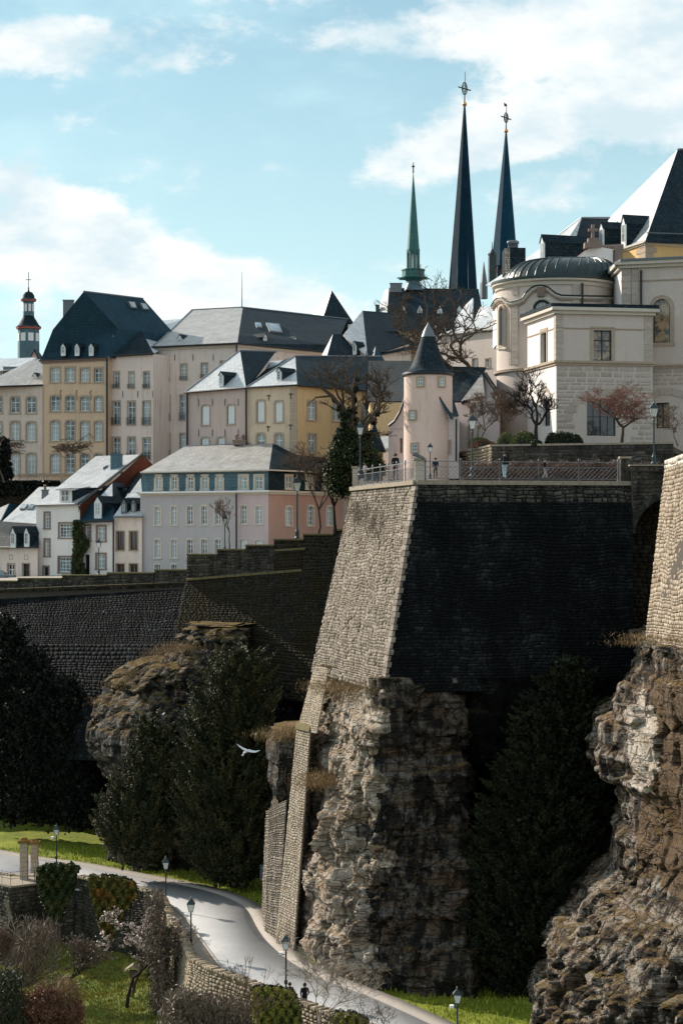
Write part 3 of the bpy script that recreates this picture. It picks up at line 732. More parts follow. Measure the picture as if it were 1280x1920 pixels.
# road wall: faces of laid stone, coping of upright stones
rw = thing('road_wall', 'honey coloured stone wall with a coping of upright stones along the outside of the road', 'wall', (PW[6].x, PW[6].y, GZ))
cop = []; cnt = 0
NN = []
for k in range(len(PW)):
    a = PW[max(0, k-1)]; b_ = PW[min(len(PW)-1, k+1)]; d = (b_-a).normalized(); n = Vector((d.y, -d.x, 0)).normalized(); m = PW[k]
    if side(np.array([m.x+n.x]), np.array([m.y+n.y]))[0] > 0: n = -n
    NN.append(n)
for k in range(len(PW)-1):
    a, b_ = PW[k].copy(), PW[k+1].copy(); L = (b_-a).length; d = (b_-a).normalized(); nn = Vector((d.y, -d.x, 0))
    if nn.y > 0 and abs(nn.y) > abs(nn.x): nn = -nn
    # outward = garden side
    if side(np.array([a.x+nn.x+ (b_.x-a.x)/2]), np.array([a.y+nn.y+(b_.y-a.y)/2]))[0] > 0: nn = -nn
    bot = -33.2; bt = .7
    na, nb = NN[k], NN[k+1]; q = [a+na*bt, b_+nb*bt, b_+nb*.02, a+na*.02]; q[0].z = q[1].z = bot; q[2].z = q[3].z = GZ+.78
    if (q[1]-q[0]).cross(q[3]-q[0]).dot(nn) < 0: q = [q[1], q[0], q[3], q[2]]
    stones(rw, q, .5 if k < 7 else .44, .2, MT['stone_mid'] if k < 6 else MT['stone_road'], .06, 40+k, 17, 'stone')  # first stretch in darker stone, its shadow put into the colour
    mb = MB(); i0, i1 = a-nn*.45, b_-nn*.45
    mb.hexa([Vector((p.x, p.y, GZ-4.5)) for p in (a, b_, i1, i0)], [Vector((p.x, p.y, GZ+.78)) for p in (a, b_, i1, i0)]); mb.build('wall_core', MT['mortar'], rw)
    s_ = 0
    while s_ < L:
        wd = random.uniform(.12, .22); p0 = a+d*s_; p1 = a+d*min(L, s_+wd-.02); h = random.uniform(.16, .30); o_ = random.uniform(0, .07); sl = random.uniform(-.06, .06)
        lo = [p0+nn*(.08+o_), p1+nn*(.08+o_), p1-nn*.5, p0-nn*.5]
        lo = [Vector((p.x, p.y, GZ+.79)) for p in lo]; hi = [p+Vector((d.x*sl, d.y*sl, h)) for p in lo]; cop.append(lo+hi); s_ += wd
fl6 = np.array([[3, 2, 1, 0], [4, 5, 6, 7], [0, 1, 5, 4], [1, 2, 6, 5], [2, 3, 7, 6], [3, 0, 4, 7]])
cop.sort(key=lambda q: -(0 < (q[0].y-118) < 30))
A_ = np.array([[tuple(p) for p in q] for q in cop])
for k in range(200): npmesh('coping_stone', A_[k], fl6, MT['stone_road'], rw)
npmesh('coping_stones', A_[200:].reshape(-1, 3), (fl6[None]+np.arange(len(A_)-200)[:, None, None]*8).reshape(-1, 4), MT['stone_road'], rw, kind='stuff')

# left landing with railing, piers of the old gate
lb = thing('landing_bastion', 'square stone bastion carrying a railed landing at the left end of the road wall', 'bastion', tuple(P(38, 1780, 143)))
def xyz(px, D, z): q = XY(px, D); return Vector((q.x, q.y, z))
q0, q1, q2 = xyz(-30, 149.5, 0), xyz(20, 147.2, 0), xyz(66, 148.5, 0)
q3 = xyz(68, 151, 0)
for a, b_, o0, o1 in ((q0, q1, (0, -.4), (0, -.5)), (q1, q2, (0, -.5), (.45, -.2)), (q2, q3, (.45, -.2), (.45, 0))):
    stones(lb, [Vector((a.x+o0[0], a.y+o0[1], -33.2)), Vector((b_.x+o1[0], b_.y+o1[1], -33.2)), Vector((b_.x, b_.y, -27.2)), Vector((a.x, a.y, -27.2))], .5, .26, MT['stone_mid'], .06, int(a.x*7) % 99, 95)
mb = MB(); e = [xyz(-30, 149.4, -27.19), xyz(20, 147, -27.19), xyz(67, 148.3, -27.19), xyz(66, 152.5, -27.19), xyz(-30, 152.5, -27.19)]
mb.hexa(e, [p+Vector((0, 0, .15)) for p in e]); mb.build('landing_slab', MT['coping'], lb)
lr = thing('railing', 'thin metal railing round the landing beside the gate pillars', 'railing', tuple(e[1]))
mb = MB()
rp = [xyz(-28, 149.6, -27.04), xyz(20, 147.3, -27.04), xyz(65, 148.6, -27.04), xyz(64, 151.5, -27.04)]
for a, b_ in zip(rp, rp[1:]):
    for h in (.5, 1.0): mb.tube([a+Vector((0, 0, h)), b_+Vector((0, 0, h))], .022, 4)
mb.build('rail', MT['lead'], lr)
for a, b_ in zip(rp, rp[1:]):
    n = max(1, int((b_-a).length/.9))
    for k in range(n+1): line(lr, 'baluster', [a.lerp(b_, k/n), a.lerp(b_, k/n)+Vector((0, 0, 1.0))], .02, MT['lead'], 4)
def pier(px, yt, D, label, wpx=14):
    t_ = thing('gate_pillar', label, 'pillar', tuple(P(px, 1642, D)), 'old gate pillars beside the road')
    b_ = P(px, 1642, D); zt = (HZ-yt)*D/F; hw = wpx/2*D/F; mb = MB()
    zc = b_.z-.4
    n = 8
    for k in range(n):
        mb2 = MB(); j = random.uniform(-.02, .02); z0 = zc+(zt-zc)*k/n; z1 = zc+(zt-zc)*(k+1)/n-.02
        mb2.box(b_.x-hw+j, b_.x+hw+j, D-hw, D+hw, z0, z1); mb2.build('pillar_block', MT['sandstone'], t_)
    mb.box(b_.x-hw-.14, b_.x+hw+.14, D-hw-.14, D+hw+.14, zt, zt+.18)
    mb.hexa([(b_.x-hw, D-hw, zt+.181), (b_.x+hw, D-hw, zt+.181), (b_.x+hw, D+hw, zt+.181), (b_.x-hw, D+hw, zt+.181)],
            [(b_.x-.12, D-.12, zt+.38), (b_.x+.12, D-.12, zt+.38), (b_.x+.12, D+.12, zt+.38), (b_.x-.12, D+.12, zt+.38)])
    mb.build('mossy_cap', plain('orange_moss', (.22, .13, .04), .95, .1, var=.5, scale=6), t_)
pier(45, 1580, 150, 'left and nearer of the two mossy capped stone gate pillars')
pier(65, 1582, 153, 'right and shadier of the two mossy capped stone gate pillars', 13)

# ---------------------------------------------------------------- cliffs
def cliff(name, levels, nu, nz, mat, amp=1.0, seed=0, cap=4.0, ubias=None, blocks=.45, strata=.9, label=None, cat=None, kind=None, matsplit=None, capup=.3, ampf=None, flute=.42):
    """levels: [(z, [(x, y) ...])] from bottom to top; the outline is resampled, displaced along its own normal"""
    zs = np.array([l[0] for l in levels]); PLs = [resamp(l[1], nu) for l in levels]; PLs = np.array(PLs)
    zz = np.linspace(zs[0], zs[-1], nz); XYs = np.empty((nz, nu, 2))
    for c in range(2):
        for j in range(nu): XYs[:, j, c] = np.interp(zz, zs, PLs[:, j, c])
    Z = np.repeat(zz[:, None], nu, 1)
    T = np.gradient(XYs, axis=1); T /= (np.linalg.norm(T, axis=2)[..., None]+1e-9); N = np.stack([T[..., 1], -T[..., 0]], -1)
    p = np.stack([XYs[..., 0], XYs[..., 1], Z], -1)
    wz = p[..., 2]+.8*fbm(p*np.array([.15, .15, .15]), 3, seed)
    bed = wz*.55+.35*fbm(p*.12, 2, seed+40); bi = np.floor(bed); bf = bed-bi
    hs = lambda q, s_: _h(q, q*0, q*0, s_)
    sm = np.clip((bf-.86)/.14, 0, 1); st = (hs(bi, seed+1)*(1-sm)+hs(bi+1, seed+1)*sm)-.5
    bed2 = wz*1.7+.5*fbm(p*.3, 2, seed+41); b2 = np.floor(bed2); st2 = hs(b2, seed+2)-.5
    st = st+.38*st2
    f1, edge, val = voro(np.stack([p[..., 0]*.38+.15*bi, p[..., 1]*.38, wz*.30], -1), seed+3)
    f1b, edgeb, valb = voro(np.stack([p[..., 0]*1.0, p[..., 1]*1.0, wz*.62], -1), seed+7)
    f1c, edgec, valc = voro(np.stack([p[..., 0]*2.5, p[..., 1]*2.5, wz*1.5], -1), seed+11)
    fl = fbm(p*np.array([1.7, 1.7, .45]), 4, seed+13, .6)
    pock = np.clip(fbm(p*np.array([.9, .9, 1.1]), 3, seed+15)-.22, 0, 1)*2.2
    rug = np.clip(.55+1.6*fbm(p*.16, 2, seed+19), .15, 1.15)
    d = amp*(strata*1.1*st+blocks*2.3*(val-.5)+rug*(blocks*1.5*(valb-.5)+blocks*.55*(valc-.5)+flute*fl+.20*fbm(p*2.2, 4, seed+14, .65))+1.1*fbm(p*.2, 3, seed+9)-.6*pock-.25*np.exp(-edge*18)-.16*rug*np.exp(-edgeb*14))
    if ampf is not None: d = d*ampf(p)
    ht = .12*amp*fbm(p*2.9, 3, seed+17, .6)
    fade = np.clip((zz-zs[0])/1.0, 0, 1)[:, None]*.6+.4
    q = p.copy(); q[..., :2] += N*(d*fade)[..., None]; q[..., 2] += ht+amp*.25*fbm(p*.8, 3, seed+21)
    rows = [q]
    # top shelf going inwards
    if cap:
        nc = max(3, int(cap/.4)); top = q[-1]
        cen = np.array(top[:, :2].mean(0)); tn = N[-1]
        for k in range(1, nc+1):
            r_ = top.copy(); r_[:, :2] = top[:, :2]-tn*(cap*k/nc); pp = r_*.6
            r_[:, 2] = zs[-1]+capup*k/nc*cap*.3+.35*amp*fbm(pp, 3, seed+30); rows.append(r_[None])
    q = np.concatenate([r_ if r_.ndim == 3 else r_[None] for r_ in rows], 0)
    n_, m2 = q.shape[:2]; i = (np.arange(n_-1)[:, None]*m2+np.arange(m2-1)[None]).ravel()
    Fq = np.stack([i, i+1, i+m2+1, i+m2], -1)
    o = npmesh(name, q.reshape(-1, 3), Fq, mat, label=label, cat=cat, kind=kind)
    if matsplit:
        if not isinstance(matsplit, list): matsplit = [matsplit]
        c = q.reshape(-1, 3)[Fq].mean(1); nz_ = fbm(c*.7, 3, 77); mi = np.zeros(len(c), dtype=np.int32)
        for k_, ms in enumerate(matsplit): o.data.materials.append(ms[0]); mi = np.where(ms[1](c)+nz_*ms[2] > 0, k_+1, mi)
        o.data.polygons.foreach_set('material_index', mi.astype(np.int32))
    return o
def L(z, pts): return (z, [tuple(XY(a, D)) for a, D in pts])

# the great crag under the bastion
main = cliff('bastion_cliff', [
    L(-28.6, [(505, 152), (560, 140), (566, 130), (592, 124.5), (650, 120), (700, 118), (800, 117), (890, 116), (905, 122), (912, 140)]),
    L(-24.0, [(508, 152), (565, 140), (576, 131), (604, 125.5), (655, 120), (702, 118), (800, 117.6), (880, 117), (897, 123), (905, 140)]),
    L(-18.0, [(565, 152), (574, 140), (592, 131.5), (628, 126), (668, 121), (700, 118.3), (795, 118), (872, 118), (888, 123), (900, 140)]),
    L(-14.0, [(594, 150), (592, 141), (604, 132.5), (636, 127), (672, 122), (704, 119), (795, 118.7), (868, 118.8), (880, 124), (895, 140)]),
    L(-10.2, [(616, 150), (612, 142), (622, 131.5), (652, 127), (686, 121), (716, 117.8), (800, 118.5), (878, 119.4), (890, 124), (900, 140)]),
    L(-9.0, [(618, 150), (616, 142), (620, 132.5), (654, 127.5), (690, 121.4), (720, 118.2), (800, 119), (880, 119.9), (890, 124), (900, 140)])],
    560, 360, MT['rock_lit'], .8, 3, 2.5, kind='structure', flute=.85, strata=.65, matsplit=(MT['rock_dark'], lambda c: (c[:, 0]-(1.9+.02*(c[:, 2]+28)))*.8+1.2*fbm(c*np.array([.35, .35, .5]), 3, 70), 1.6))  # split follows the shaded side: shade painted in along with crust
# dark rock behind the tall conifer
cliff('gorge_rock', [L(-28.6, [(850, 136), (960, 129), (1100, 128), (1200, 126), (1300, 124)]), L(-17, [(855, 126), (930, 123), (1050, 123.5), (1200, 123), (1300, 122)]), L(-13, [(850, 121), (930, 119.6), (1050, 119.8), (1200, 121), (1300, 121)]), L(-9.0, [(850, 118.8), (930, 118.3), (1050, 118.9), (1190, 119.8), (1300, 120)])], 260, 160, MT['rock_black'], .55, 23, 0, kind='structure')
# outcrop left of the bastion
OD = 158
cliff('mossy_outcrop', [
    L(-28.4, [(215, 172), (200, 165), (260, 162), (340, 160), (440, 161), (540, 160), (550, 172)]),
    L(-25.0, [(222, 172), (208, 164), (262, 161), (340, 159.5), (440, 160), (540, 159), (550, 172)]),
    L(-21.5, [(222, 172), (205, 163), (258, 159), (330, 158), (440, 159), (535, 159), (545, 172)]),
    L(-18.6, [(180, 172), (152, 163), (230, 157), (318, 157), (430, 159), (530, 160), (540, 172)]),
    L(-16.8, [(180, 172), (154, 163), (232, 157), (316, 157), (430, 158.6), (530, 160), (540, 172)]),
    L(-14.6, [(198, 174), (174, 165), (240, 158.5), (322, 158), (420, 159), (520, 160), (530, 172)]),
    L(-12.8, [(226, 175), (206, 167), (262, 160), (325, 159), (420, 159.5), (505, 161), (515, 172)]),
    L(-11.3, [(258, 175), (242, 168), (285, 162), (330, 160), (425, 160), (492, 162), (500, 172)])],
    340, 210, MT['rock_mid'], 1.0, 51, 7.0, kind='structure', capup=.6)
cliff('outcrop_crown', [L(-14.0, [(310, 176), (295, 167), (340, 160), (400, 159), (480, 160), (490, 172)]), L(-11.0, [(325, 176), (308, 168), (345, 161), (400, 160), (470, 161), (480, 172)]), L(-9.3, [(345, 176), (335, 169), (352, 163), (400, 161), (462, 162), (470, 172)]), L(-8.2, [(352, 176), (348, 169), (360, 164), (402, 162), (458, 163), (466, 172)])],
      150, 60, MT['rock_mid'], .7, 61, 5.0, kind='structure')
pxo = lambda c: c[:, 0]/c[:, 1]*F+640
pyo = lambda c: HZ-c[:, 2]/c[:, 1]*F
MT['rock_earth'] = rockmat('earthy_rock', (.17, .12, .08), (.13, .085, .05), (.045, .03, .02), dark=.35, moss=.9)
MT['rock_cream'] = rockmat('fresh_broken_rock', (.62, .55, .48), (.48, .39, .30), (.07, .06, .055), dark=.22, moss=.2)
# right foreground crag
def LR(y, xl, D=104, dl=0):
    z = (HZ-y)*D/F
    return (z, [tuple(XY(xl+25, D+22)), tuple(XY(xl+4, D+8)), tuple(XY(xl+2+.1*(1290-xl), D+1)), tuple(XY(xl+.42*(1290-xl), D-3-dl)), tuple(XY(1290, D-9-dl)), tuple(XY(1380, D-15-dl))])
cliff('foreground_crag', [LR(2010, 985, 98, 4), LR(1912, 1004, 99, 4), LR(1835, 1020, 100, 4), LR(1808, 1052, 100, 3.5), LR(1768, 1062, 101, 3), LR(1711, 1096, 101.5, 2.5), LR(1683, 1130, 102, 2), LR(1660, 1144, 102.5, 1.5),
       LR(1575, 1150, 103), LR(1553, 1170, 103), LR(1495, 1166, 103.5), LR(1480, 1136, 104), LR(1466, 1108, 104), LR(1425, 1099, 104), LR(1404, 1110, 104), LR(1362, 1112, 104), LR(1350, 1138, 104), LR(1325, 1150, 104), LR(1296, 1164, 104), LR(1285, 1180, 104), LR(1240, 1186, 104), LR(1206, 1188, 104)],
      420, 420, MT['rock_right'], .62, 81, 5.0, kind='structure', blocks=.5, strata=.45, ampf=lambda q: 1+1.0*np.clip((-19.5-q[..., 2])/2.5, 0, 1)+.25*np.clip((q[..., 2]+9)/2, 0, 1), matsplit=[(MT['rock_earth'], lambda c: np.minimum(np.minimum((pxo(c)-1200-(pyo(c)-1500)*-.05)/25, (pyo(c)-1270)/30), (1640-pyo(c)+(pxo(c)-1200)*.5)/30), 1.2), (MT['rock_cream'], lambda c: 1-np.hypot((pxo(c)-1208)/34, (pyo(c)-1400)/105)*1.15, .8)])

# ---------------------------------------------------------------- great bastion
bt = thing('great_bastion', 'tall battered bastion wall with one sunlit rubble face and one blackened face under the terrace', 'bastion', tuple(P(780, 1280, 122)))
TL, TC, TR = P(660, 915, 140), P(780, 905, 122), P(1186, 904, 124.5)
BL, BC, BR = P(583, 1284, 135.5), P(718, 1284, 118), P(1186, 1284, 120.5)
zt_ = 3.1
for p in (TL, TC, TR): p.z = zt_
dn = Vector((0, 0, 0)); BL.z = BC.z = BR.z = -9.8
camdist = lambda c: -c[2]
rubw = lambda c: c[1]-c[2]*.5
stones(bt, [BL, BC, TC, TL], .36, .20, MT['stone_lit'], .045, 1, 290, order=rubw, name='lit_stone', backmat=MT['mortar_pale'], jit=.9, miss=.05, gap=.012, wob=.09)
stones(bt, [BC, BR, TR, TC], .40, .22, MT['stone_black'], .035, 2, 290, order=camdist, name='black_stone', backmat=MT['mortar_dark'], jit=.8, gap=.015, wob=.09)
# dressed quoins up the edge
for k in range(34):
    a = BC.lerp(TC, k/34); b_ = BC.lerp(TC, (k+1)/34-.004); dl = (TL-TC).normalized(); dr = (TR-TC).normalized()
    wl_ = .75 if k % 2 else .45; wr = .16 if k % 2 else .26; o = Vector((-.03, -.09, 0))
    mb = MB(); mb.hexa([a+o, a+dr*wr+o*.6, a+dr*wr-o*2, a+dl*wl_-o, a+dl*wl_+Vector((-.10, 0, 0))], [b_+o, b_+dr*wr+o*.6, b_+dr*wr-o*2, b_+dl*wl_-o, b_+dl*wl_+Vector((-.10, 0, 0))])
    mb.build('quoin', MT['stone_lit'], bt)
# weathered top band and coping
for (a, b_, nm, s0, mt_) in ((TL, TC, 'lit', 5, 'stone_lit'), (TC, TR, 'dark', 6, 'stone_mid')):
    n = Vector(((b_-a).y, -(b_-a).x, 0)).normalized()
    lo = [a-Vector((0, 0, 1.15))+n*.30, b_-Vector((0, 0, 1.15))+n*.34, b_+n*.05, a+n*.05]
    if nm == 'dark': stones(bt, lo, .5, .24, MT[mt_], .06, s0, 120, name='top_stone')
    L_ = (b_-a).length; k = 0
    d = (b_-a).normalized(); s_ = 0
    while s_ < L_-.05:
        e_ = min(L_, s_+random.uniform(.8, 1.3)); p0 = a+d*s_; p1 = a+d*(e_-.02)
        q = [p0+n*.22, p1+n*.22, p1-n*.5, p0-n*.5]; mb = MB(); mb.hexa(q, [p+Vector((0, 0, .28)) for p in q]); mb.build('coping_block', MT['coping'], bt); s_ = e_
mb = MB(); zz = 3.36
tp = [Vector((TL.x, TL.y, zz)), Vector((TC.x, TC.y, zz)), Vector((TR.x, TR.y, zz)), Vector((30, 124, zz)), Vector((34, 175, zz)), Vector((3.2, 175, zz))]
tp2 = [p+Vector((0, .3, 0)) for p in tp]
mb.hexa([p-Vector((0, 0, .2)) for p in tp2], tp2); mb.build('terrace_ground', MT['pave'], kind='structure')

MT['stone_fine'] = stonemat('fine_rubble', [(.36, .30, .23), (.44, .37, .29), (.49, .42, .33), (.40, .33, .26)], crust=(.20, .15, .11), camount=.3, cscale=.8)
# buttresses at the foot
b1 = thing('tall_buttress', 'narrow sunlit stone buttress with mossy top against the left side of the cliff', 'buttress', tuple(P(535, 1770, 130.5)))
stones(b1, [P(517, 1768, 131.0), P(551, 1786, 128.6), P(582, 1372, 132.4), P(556, 1366, 134.4)], .28, .16, MT['stone_fine'], .03, 11, 180, order=lambda c: c[1], backmat=MT['mortar_pale'], jit=.8, gap=.012)
stones(b1, [P(557, 1370, 134.9), P(594, 1376, 131.2), P(616, 1252, 131.2), P(589, 1250, 135.0)], .28, .16, MT['stone_fine'], .03, 111, 40, backmat=MT['mortar_pale'], jit=.8, gap=.012)
q = [P(551, 1786, 128.6), P(562, 1786, 133), P(592, 1372, 137), P(582, 1372, 132.4)]
stones(b1, q, .45, .24, MT['stone_lit'], .05, 12, 75)
mb = MB(); qb = [P(517, 1768, 131.0), P(551, 1786, 128.6), P(562, 1786, 133), P(530, 1768, 137)]; qt = [P(556, 1366, 134.4), P(582, 1372, 132.4), P(592, 1372, 137), P(570, 1366, 139)]
sh_ = Vector((.03, .06, 0)); mb.hexa([p+sh_ for p in qb], [p+sh_ for p in qt]); mb.build('buttress_core', MT['mortar'], b1)
mb = MB(); mb.hexa([p+Vector((-.12, -.15, .0)) for p in qt], [p+Vector((0, 0.3, .45)) for p in qt]); mb.build('mossy_cap', MT['coping_mossy'], b1)
b2 = thing('lower_buttress', 'shorter rough stone buttress standing left of the tall one', 'buttress', tuple(P(512, 1755, 134)))
stones(b2, [P(496, 1752, 135.0), P(521, 1768, 131.6), P(537, 1500, 134.4), P(504, 1516, 137.0)], .26, .15, MT['stone_lit'], .05, 13, 200)
stones(b2, [P(490, 1745, 142), P(497, 1752, 135.5), P(505, 1520, 137.5), P(500, 1520, 144)], .36, .2, MT['stone_lit'], .08, 14, 100)
mb = MB(); qb = [P(498, 1752, 135.6), P(521, 1766, 131.8), P(545, 1766, 139), P(500, 1750, 143)]; qt = [P(506, 1520, 137.6), P(537, 1502, 134.6), P(552, 1518, 142), P(510, 1520, 145)]
mb.hexa([p+sh_ for p in qb], [p+sh_ for p in qt]); mb.build('buttress_core', MT['mortar'], b2)
cliff('buttress_rock', [L(-20.0, [(520, 146), (505, 139), (520, 136.5), (560, 136)]), L(-18.6, [(520, 146), (503, 139), (515, 136), (560, 136)]), L(-15.2, [(520, 146), (506, 139), (520, 136), (560, 136)]), L(-14.3, [(522, 146), (511, 140), (524, 137), (560, 136.5)])],
      90, 70, MT['rock_mid'], .35, 91, 3, kind='structure')

# ---------------------------------------------------------------- gap bridge at the right end
br_ = thing('bridge_wall', 'weathered stone wall with a big round arch joining the terrace to the right hand bastion', 'bridge', tuple(P(1230, 960, 124)))
Dq = 124.0
def arch_skip(u, v):
    px = 1186+u*(1300-1186); py = 1290+(884-1290)*v
    return (px-1262)**2/78**2+(py-1005)**2/78**2 < 1 or (py > 1005 and px > 1184)
stones(br_, [P(1186, 1290, Dq), P(1300, 1290, Dq), P(1300, 884, Dq), P(1186, 884, Dq)], .42, .24, MT['stone_mid'], .06, 15, 200, skip=arch_skip, backing=False)
mb = MB(); N_ = 14
for k in range(N_):
    a0 = pi*(.98-.56*k/N_); a1 = pi*(.98-.56*(k+1)/N_)+.006; m2 = MB()
    def ap(r_, a_, D): return P(1262+r_*cos(a_), 1005-r_*sin(a_), D)
    m2.hexa([ap(72, a0, Dq-.12), ap(72, a1, Dq-.12), ap(84, a1, Dq-.12), ap(84, a0, Dq-.12)], [ap(72, a0, Dq+3), ap(72, a1, Dq+3), ap(84, a1, Dq+3), ap(84, a0, Dq+3)])
    m2.build('voussoir', MT['stone_mid'], br_)
# wall core split round the opening
for (xa, xb, ya, yb) in ((1184, 1300, 884, 920),):
    mb = MB(); a = P(xa, yb, Dq+.05); b_ = P(xb, ya, Dq+.05); mb.box(a.x, b_.x, Dq+.05, Dq+3, a.z, b_.z); mb.build('wall_core', MT['mortar'], br_)
mb = MB()
for k in range(12):
    x0 = 1184+k*(78/12.); x1 = x0+78/12.; xm = (x0+x1)/2
    yb_ = 1005-78*sqrt(max(0, 1-((xm-1262)/78)**2)); a = P(x0, yb_-4, Dq+.05); b_ = P(x1, 920.3, Dq+.05)
    if a.z < b_.z: mb.box(a.x, b_.x, Dq+.05, Dq+3, a.z, b_.z)
mb.build('arch_spandrel', MT['mortar'], br_)
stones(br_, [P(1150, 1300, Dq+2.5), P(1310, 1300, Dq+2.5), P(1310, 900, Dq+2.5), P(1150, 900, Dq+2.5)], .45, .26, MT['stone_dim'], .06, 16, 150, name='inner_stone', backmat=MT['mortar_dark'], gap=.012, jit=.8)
pa = thing('parapet', 'low dark stone parapet on the bridge wall behind the street lamp', 'wall', tuple(P(1215, 884, 123.7)))
stones(pa, [P(1180, 884, 123.7), P(1300, 884, 123.7), P(1300, 874, 123.7), P(1180, 874, 123.7)], .6, .3, MT['stone_mid'], .04, 17, 60)
mb = MB(); a = P(1180, 873.5, 123.6); b_ = P(1300, 871, 123.6); mb.box(a.x, b_.x, 123.5, 124.3, a.z, b_.z); mb.build('coping_slab', MT['coping'], pa)

# right hand bastion
rb = thing('right_bastion', 'sunlit tan rubble bastion with pale coping at the right edge above the crag', 'bastion', tuple(P(1240, 1195, 106)))
rq = [P(1209, 1205, 107), P(1335, 1225, 93), P(1345, 848, 95.5), P(1246, 880, 109)]
stones(rb, rq, .40, .22, MT['stone_right'], .05, 21, 300, order=lambda c: c[0]/c[1], jit=.9, gap=.012, backmat=MT['mortar_pale'], wob=.09)
mb = MB(); sh_ = Vector((.1, .08, 0)); mb.hexa([rq[0]+sh_, rq[1]+sh_, P(1500, 1225, 100), P(1300, 1205, 121)], [rq[3]+sh_, rq[2]+sh_, P(1500, 848, 103), P(1300, 880, 121)]); mb.build('bastion_core', MT['mortar'], rb)
stones(rb, [P(1247, 880, 108.9), P(1347, 848, 95.4), P(1347, 826, 95.4), P(1247, 862, 108.9)], .7, .28, MT['trim_cream'], .06, 22, 60, name='coping_block', jit=.05)
mb = MB(); q = [P(1247, 880, 109), P(1347, 848, 95.5), P(1420, 848, 99), P(1290, 880, 114)]
mb.hexa(q, [P(1247, 862, 109), P(1347, 826, 95.5), P(1420, 826, 99), P(1290, 862, 114)]); mb.build('parapet_core', MT['mortar'], rb)

# ---------------------------------------------------------------- stepped ramparts on the left
st_ = thing('stepped_rampart', 'dark mossy rampart with a stepped parapet and ledge below the grey and rose house', 'rampart', tuple(P(500, 1200, 168)))
Lf, Rt = (350, 172), (672, 163)
def wp(px): return 172+(px-350)*(163-172)/322
def wz(px, y): return P(px, y, wp(px))
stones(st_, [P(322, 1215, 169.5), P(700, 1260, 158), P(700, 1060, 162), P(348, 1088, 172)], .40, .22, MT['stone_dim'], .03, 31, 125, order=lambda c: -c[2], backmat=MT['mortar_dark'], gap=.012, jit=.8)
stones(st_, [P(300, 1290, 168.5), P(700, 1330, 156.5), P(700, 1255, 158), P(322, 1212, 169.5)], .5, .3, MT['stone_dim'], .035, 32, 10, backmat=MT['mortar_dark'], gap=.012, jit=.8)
steps = [(350, 407, 1038), (407, 460, 1029), (460, 513, 1021), (513, 568, 1010), (568, 624, 1000.5), (624, 690, 992)]
for (xa, xb, yt) in steps:
    yl = 1088-(xa-350)*.08; yr = 1088-(xb-350)*.08
    stones(st_, [wz(xa, yl), wz(xb, yr), wz(xb, yt+3), wz(xa, yt+3)], .5, .27, MT['stone_mid'] if xa < 500 else MT['stone_dim'], .05, int(xa), 26)
    q = [wz(xa-.5, yt+3), wz(xb+.5, yt+3), wz(xb+.5, yt+3), wz(xa-.5, yt+3)]
    for k_ in (0, 1): q[k_] = q[k_]+Vector((0, -.16, 0))
    for k_ in (2, 3): q[k_] = q[k_]+Vector((0, .6, 0))
    L_ = (q[1]-q[0]); n = 4
    for k in range(n):
        a = q[0]+L_*(k/n); b_ = q[0]+L_*((k+1)/n)*.999; c = b_+Vector((0, .76, 0)); d = a+Vector((0, .76, 0)); mb = MB()
        mb.hexa([a, b_, c, d], [p+Vector((0, 0, .14)) for p in (a, b_, c, d)]); mb.build('coping_slab', MT['coping_mossy'], st_)
    mb = MB(); a, b_ = wz(xa, yt+3), wz(xb, yt+3); a0, b0 = wz(xa, 1090), wz(xb, 1090); y_ = Vector((0, .06, 0)); Y2 = Vector((0, .55, 0))
    mb.hexa([a0+y_, b0+y_, b0+Y2, a0+Y2], [a+y_, b_+y_, b_+Y2, a+Y2]); mb.build('wall_core', MT['mortar'], st_)
def ledge(parent, pa_, pb_, mat, r_=.16):
    n = 14
    for k in range(n):
        a = pa_.lerp(pb_, k/n); b_ = pa_.lerp(pb_, (k+1)/n-.003); mb = MB(); f_ = Vector((0, -r_*1.4, 0)); bk = Vector((0, .2, 0)); up = Vector((0, 0, .22))
        mb.hexa([a+f_, b_+f_, b_+bk, a+bk], [a+up*.8+f_, b_+up*.8+f_, b_+up+bk, a+up+bk]); mb.build('cordon_stone', mat, parent)
ledge(st_, P(349, 1089, 171.9), P(566, 1071, 165.9), MT['coping_mossy'])
ledge(st_, P(515, 1034, 167.5), P(572, 1030.5, 165.8), MT['coping_mossy'])
lw = thing('lower_rampart', 'long blackened rampart with low stepped parapet under the small houses on the left', 'rampart', tuple(P(150, 1200, 185)))
A0, A1 = (-40, 191), (349, 174)
def w2(px): return 191+(px+40)*(174-191)/389
def wq(px, y, o=0): p = P(px, y, w2(px)); p.y += o; return p
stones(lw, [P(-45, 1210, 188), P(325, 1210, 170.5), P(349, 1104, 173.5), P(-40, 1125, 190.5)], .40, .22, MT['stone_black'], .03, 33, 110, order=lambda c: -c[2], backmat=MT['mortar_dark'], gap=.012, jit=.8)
stones(lw, [P(-45, 1420, 182), P(300, 1430, 165.5), P(325, 1208, 170.5), P(-45, 1208, 188)], .55, .32, MT['stone_black'], .035, 34, 30, backmat=MT['mortar_dark'], gap=.012, jit=.8)
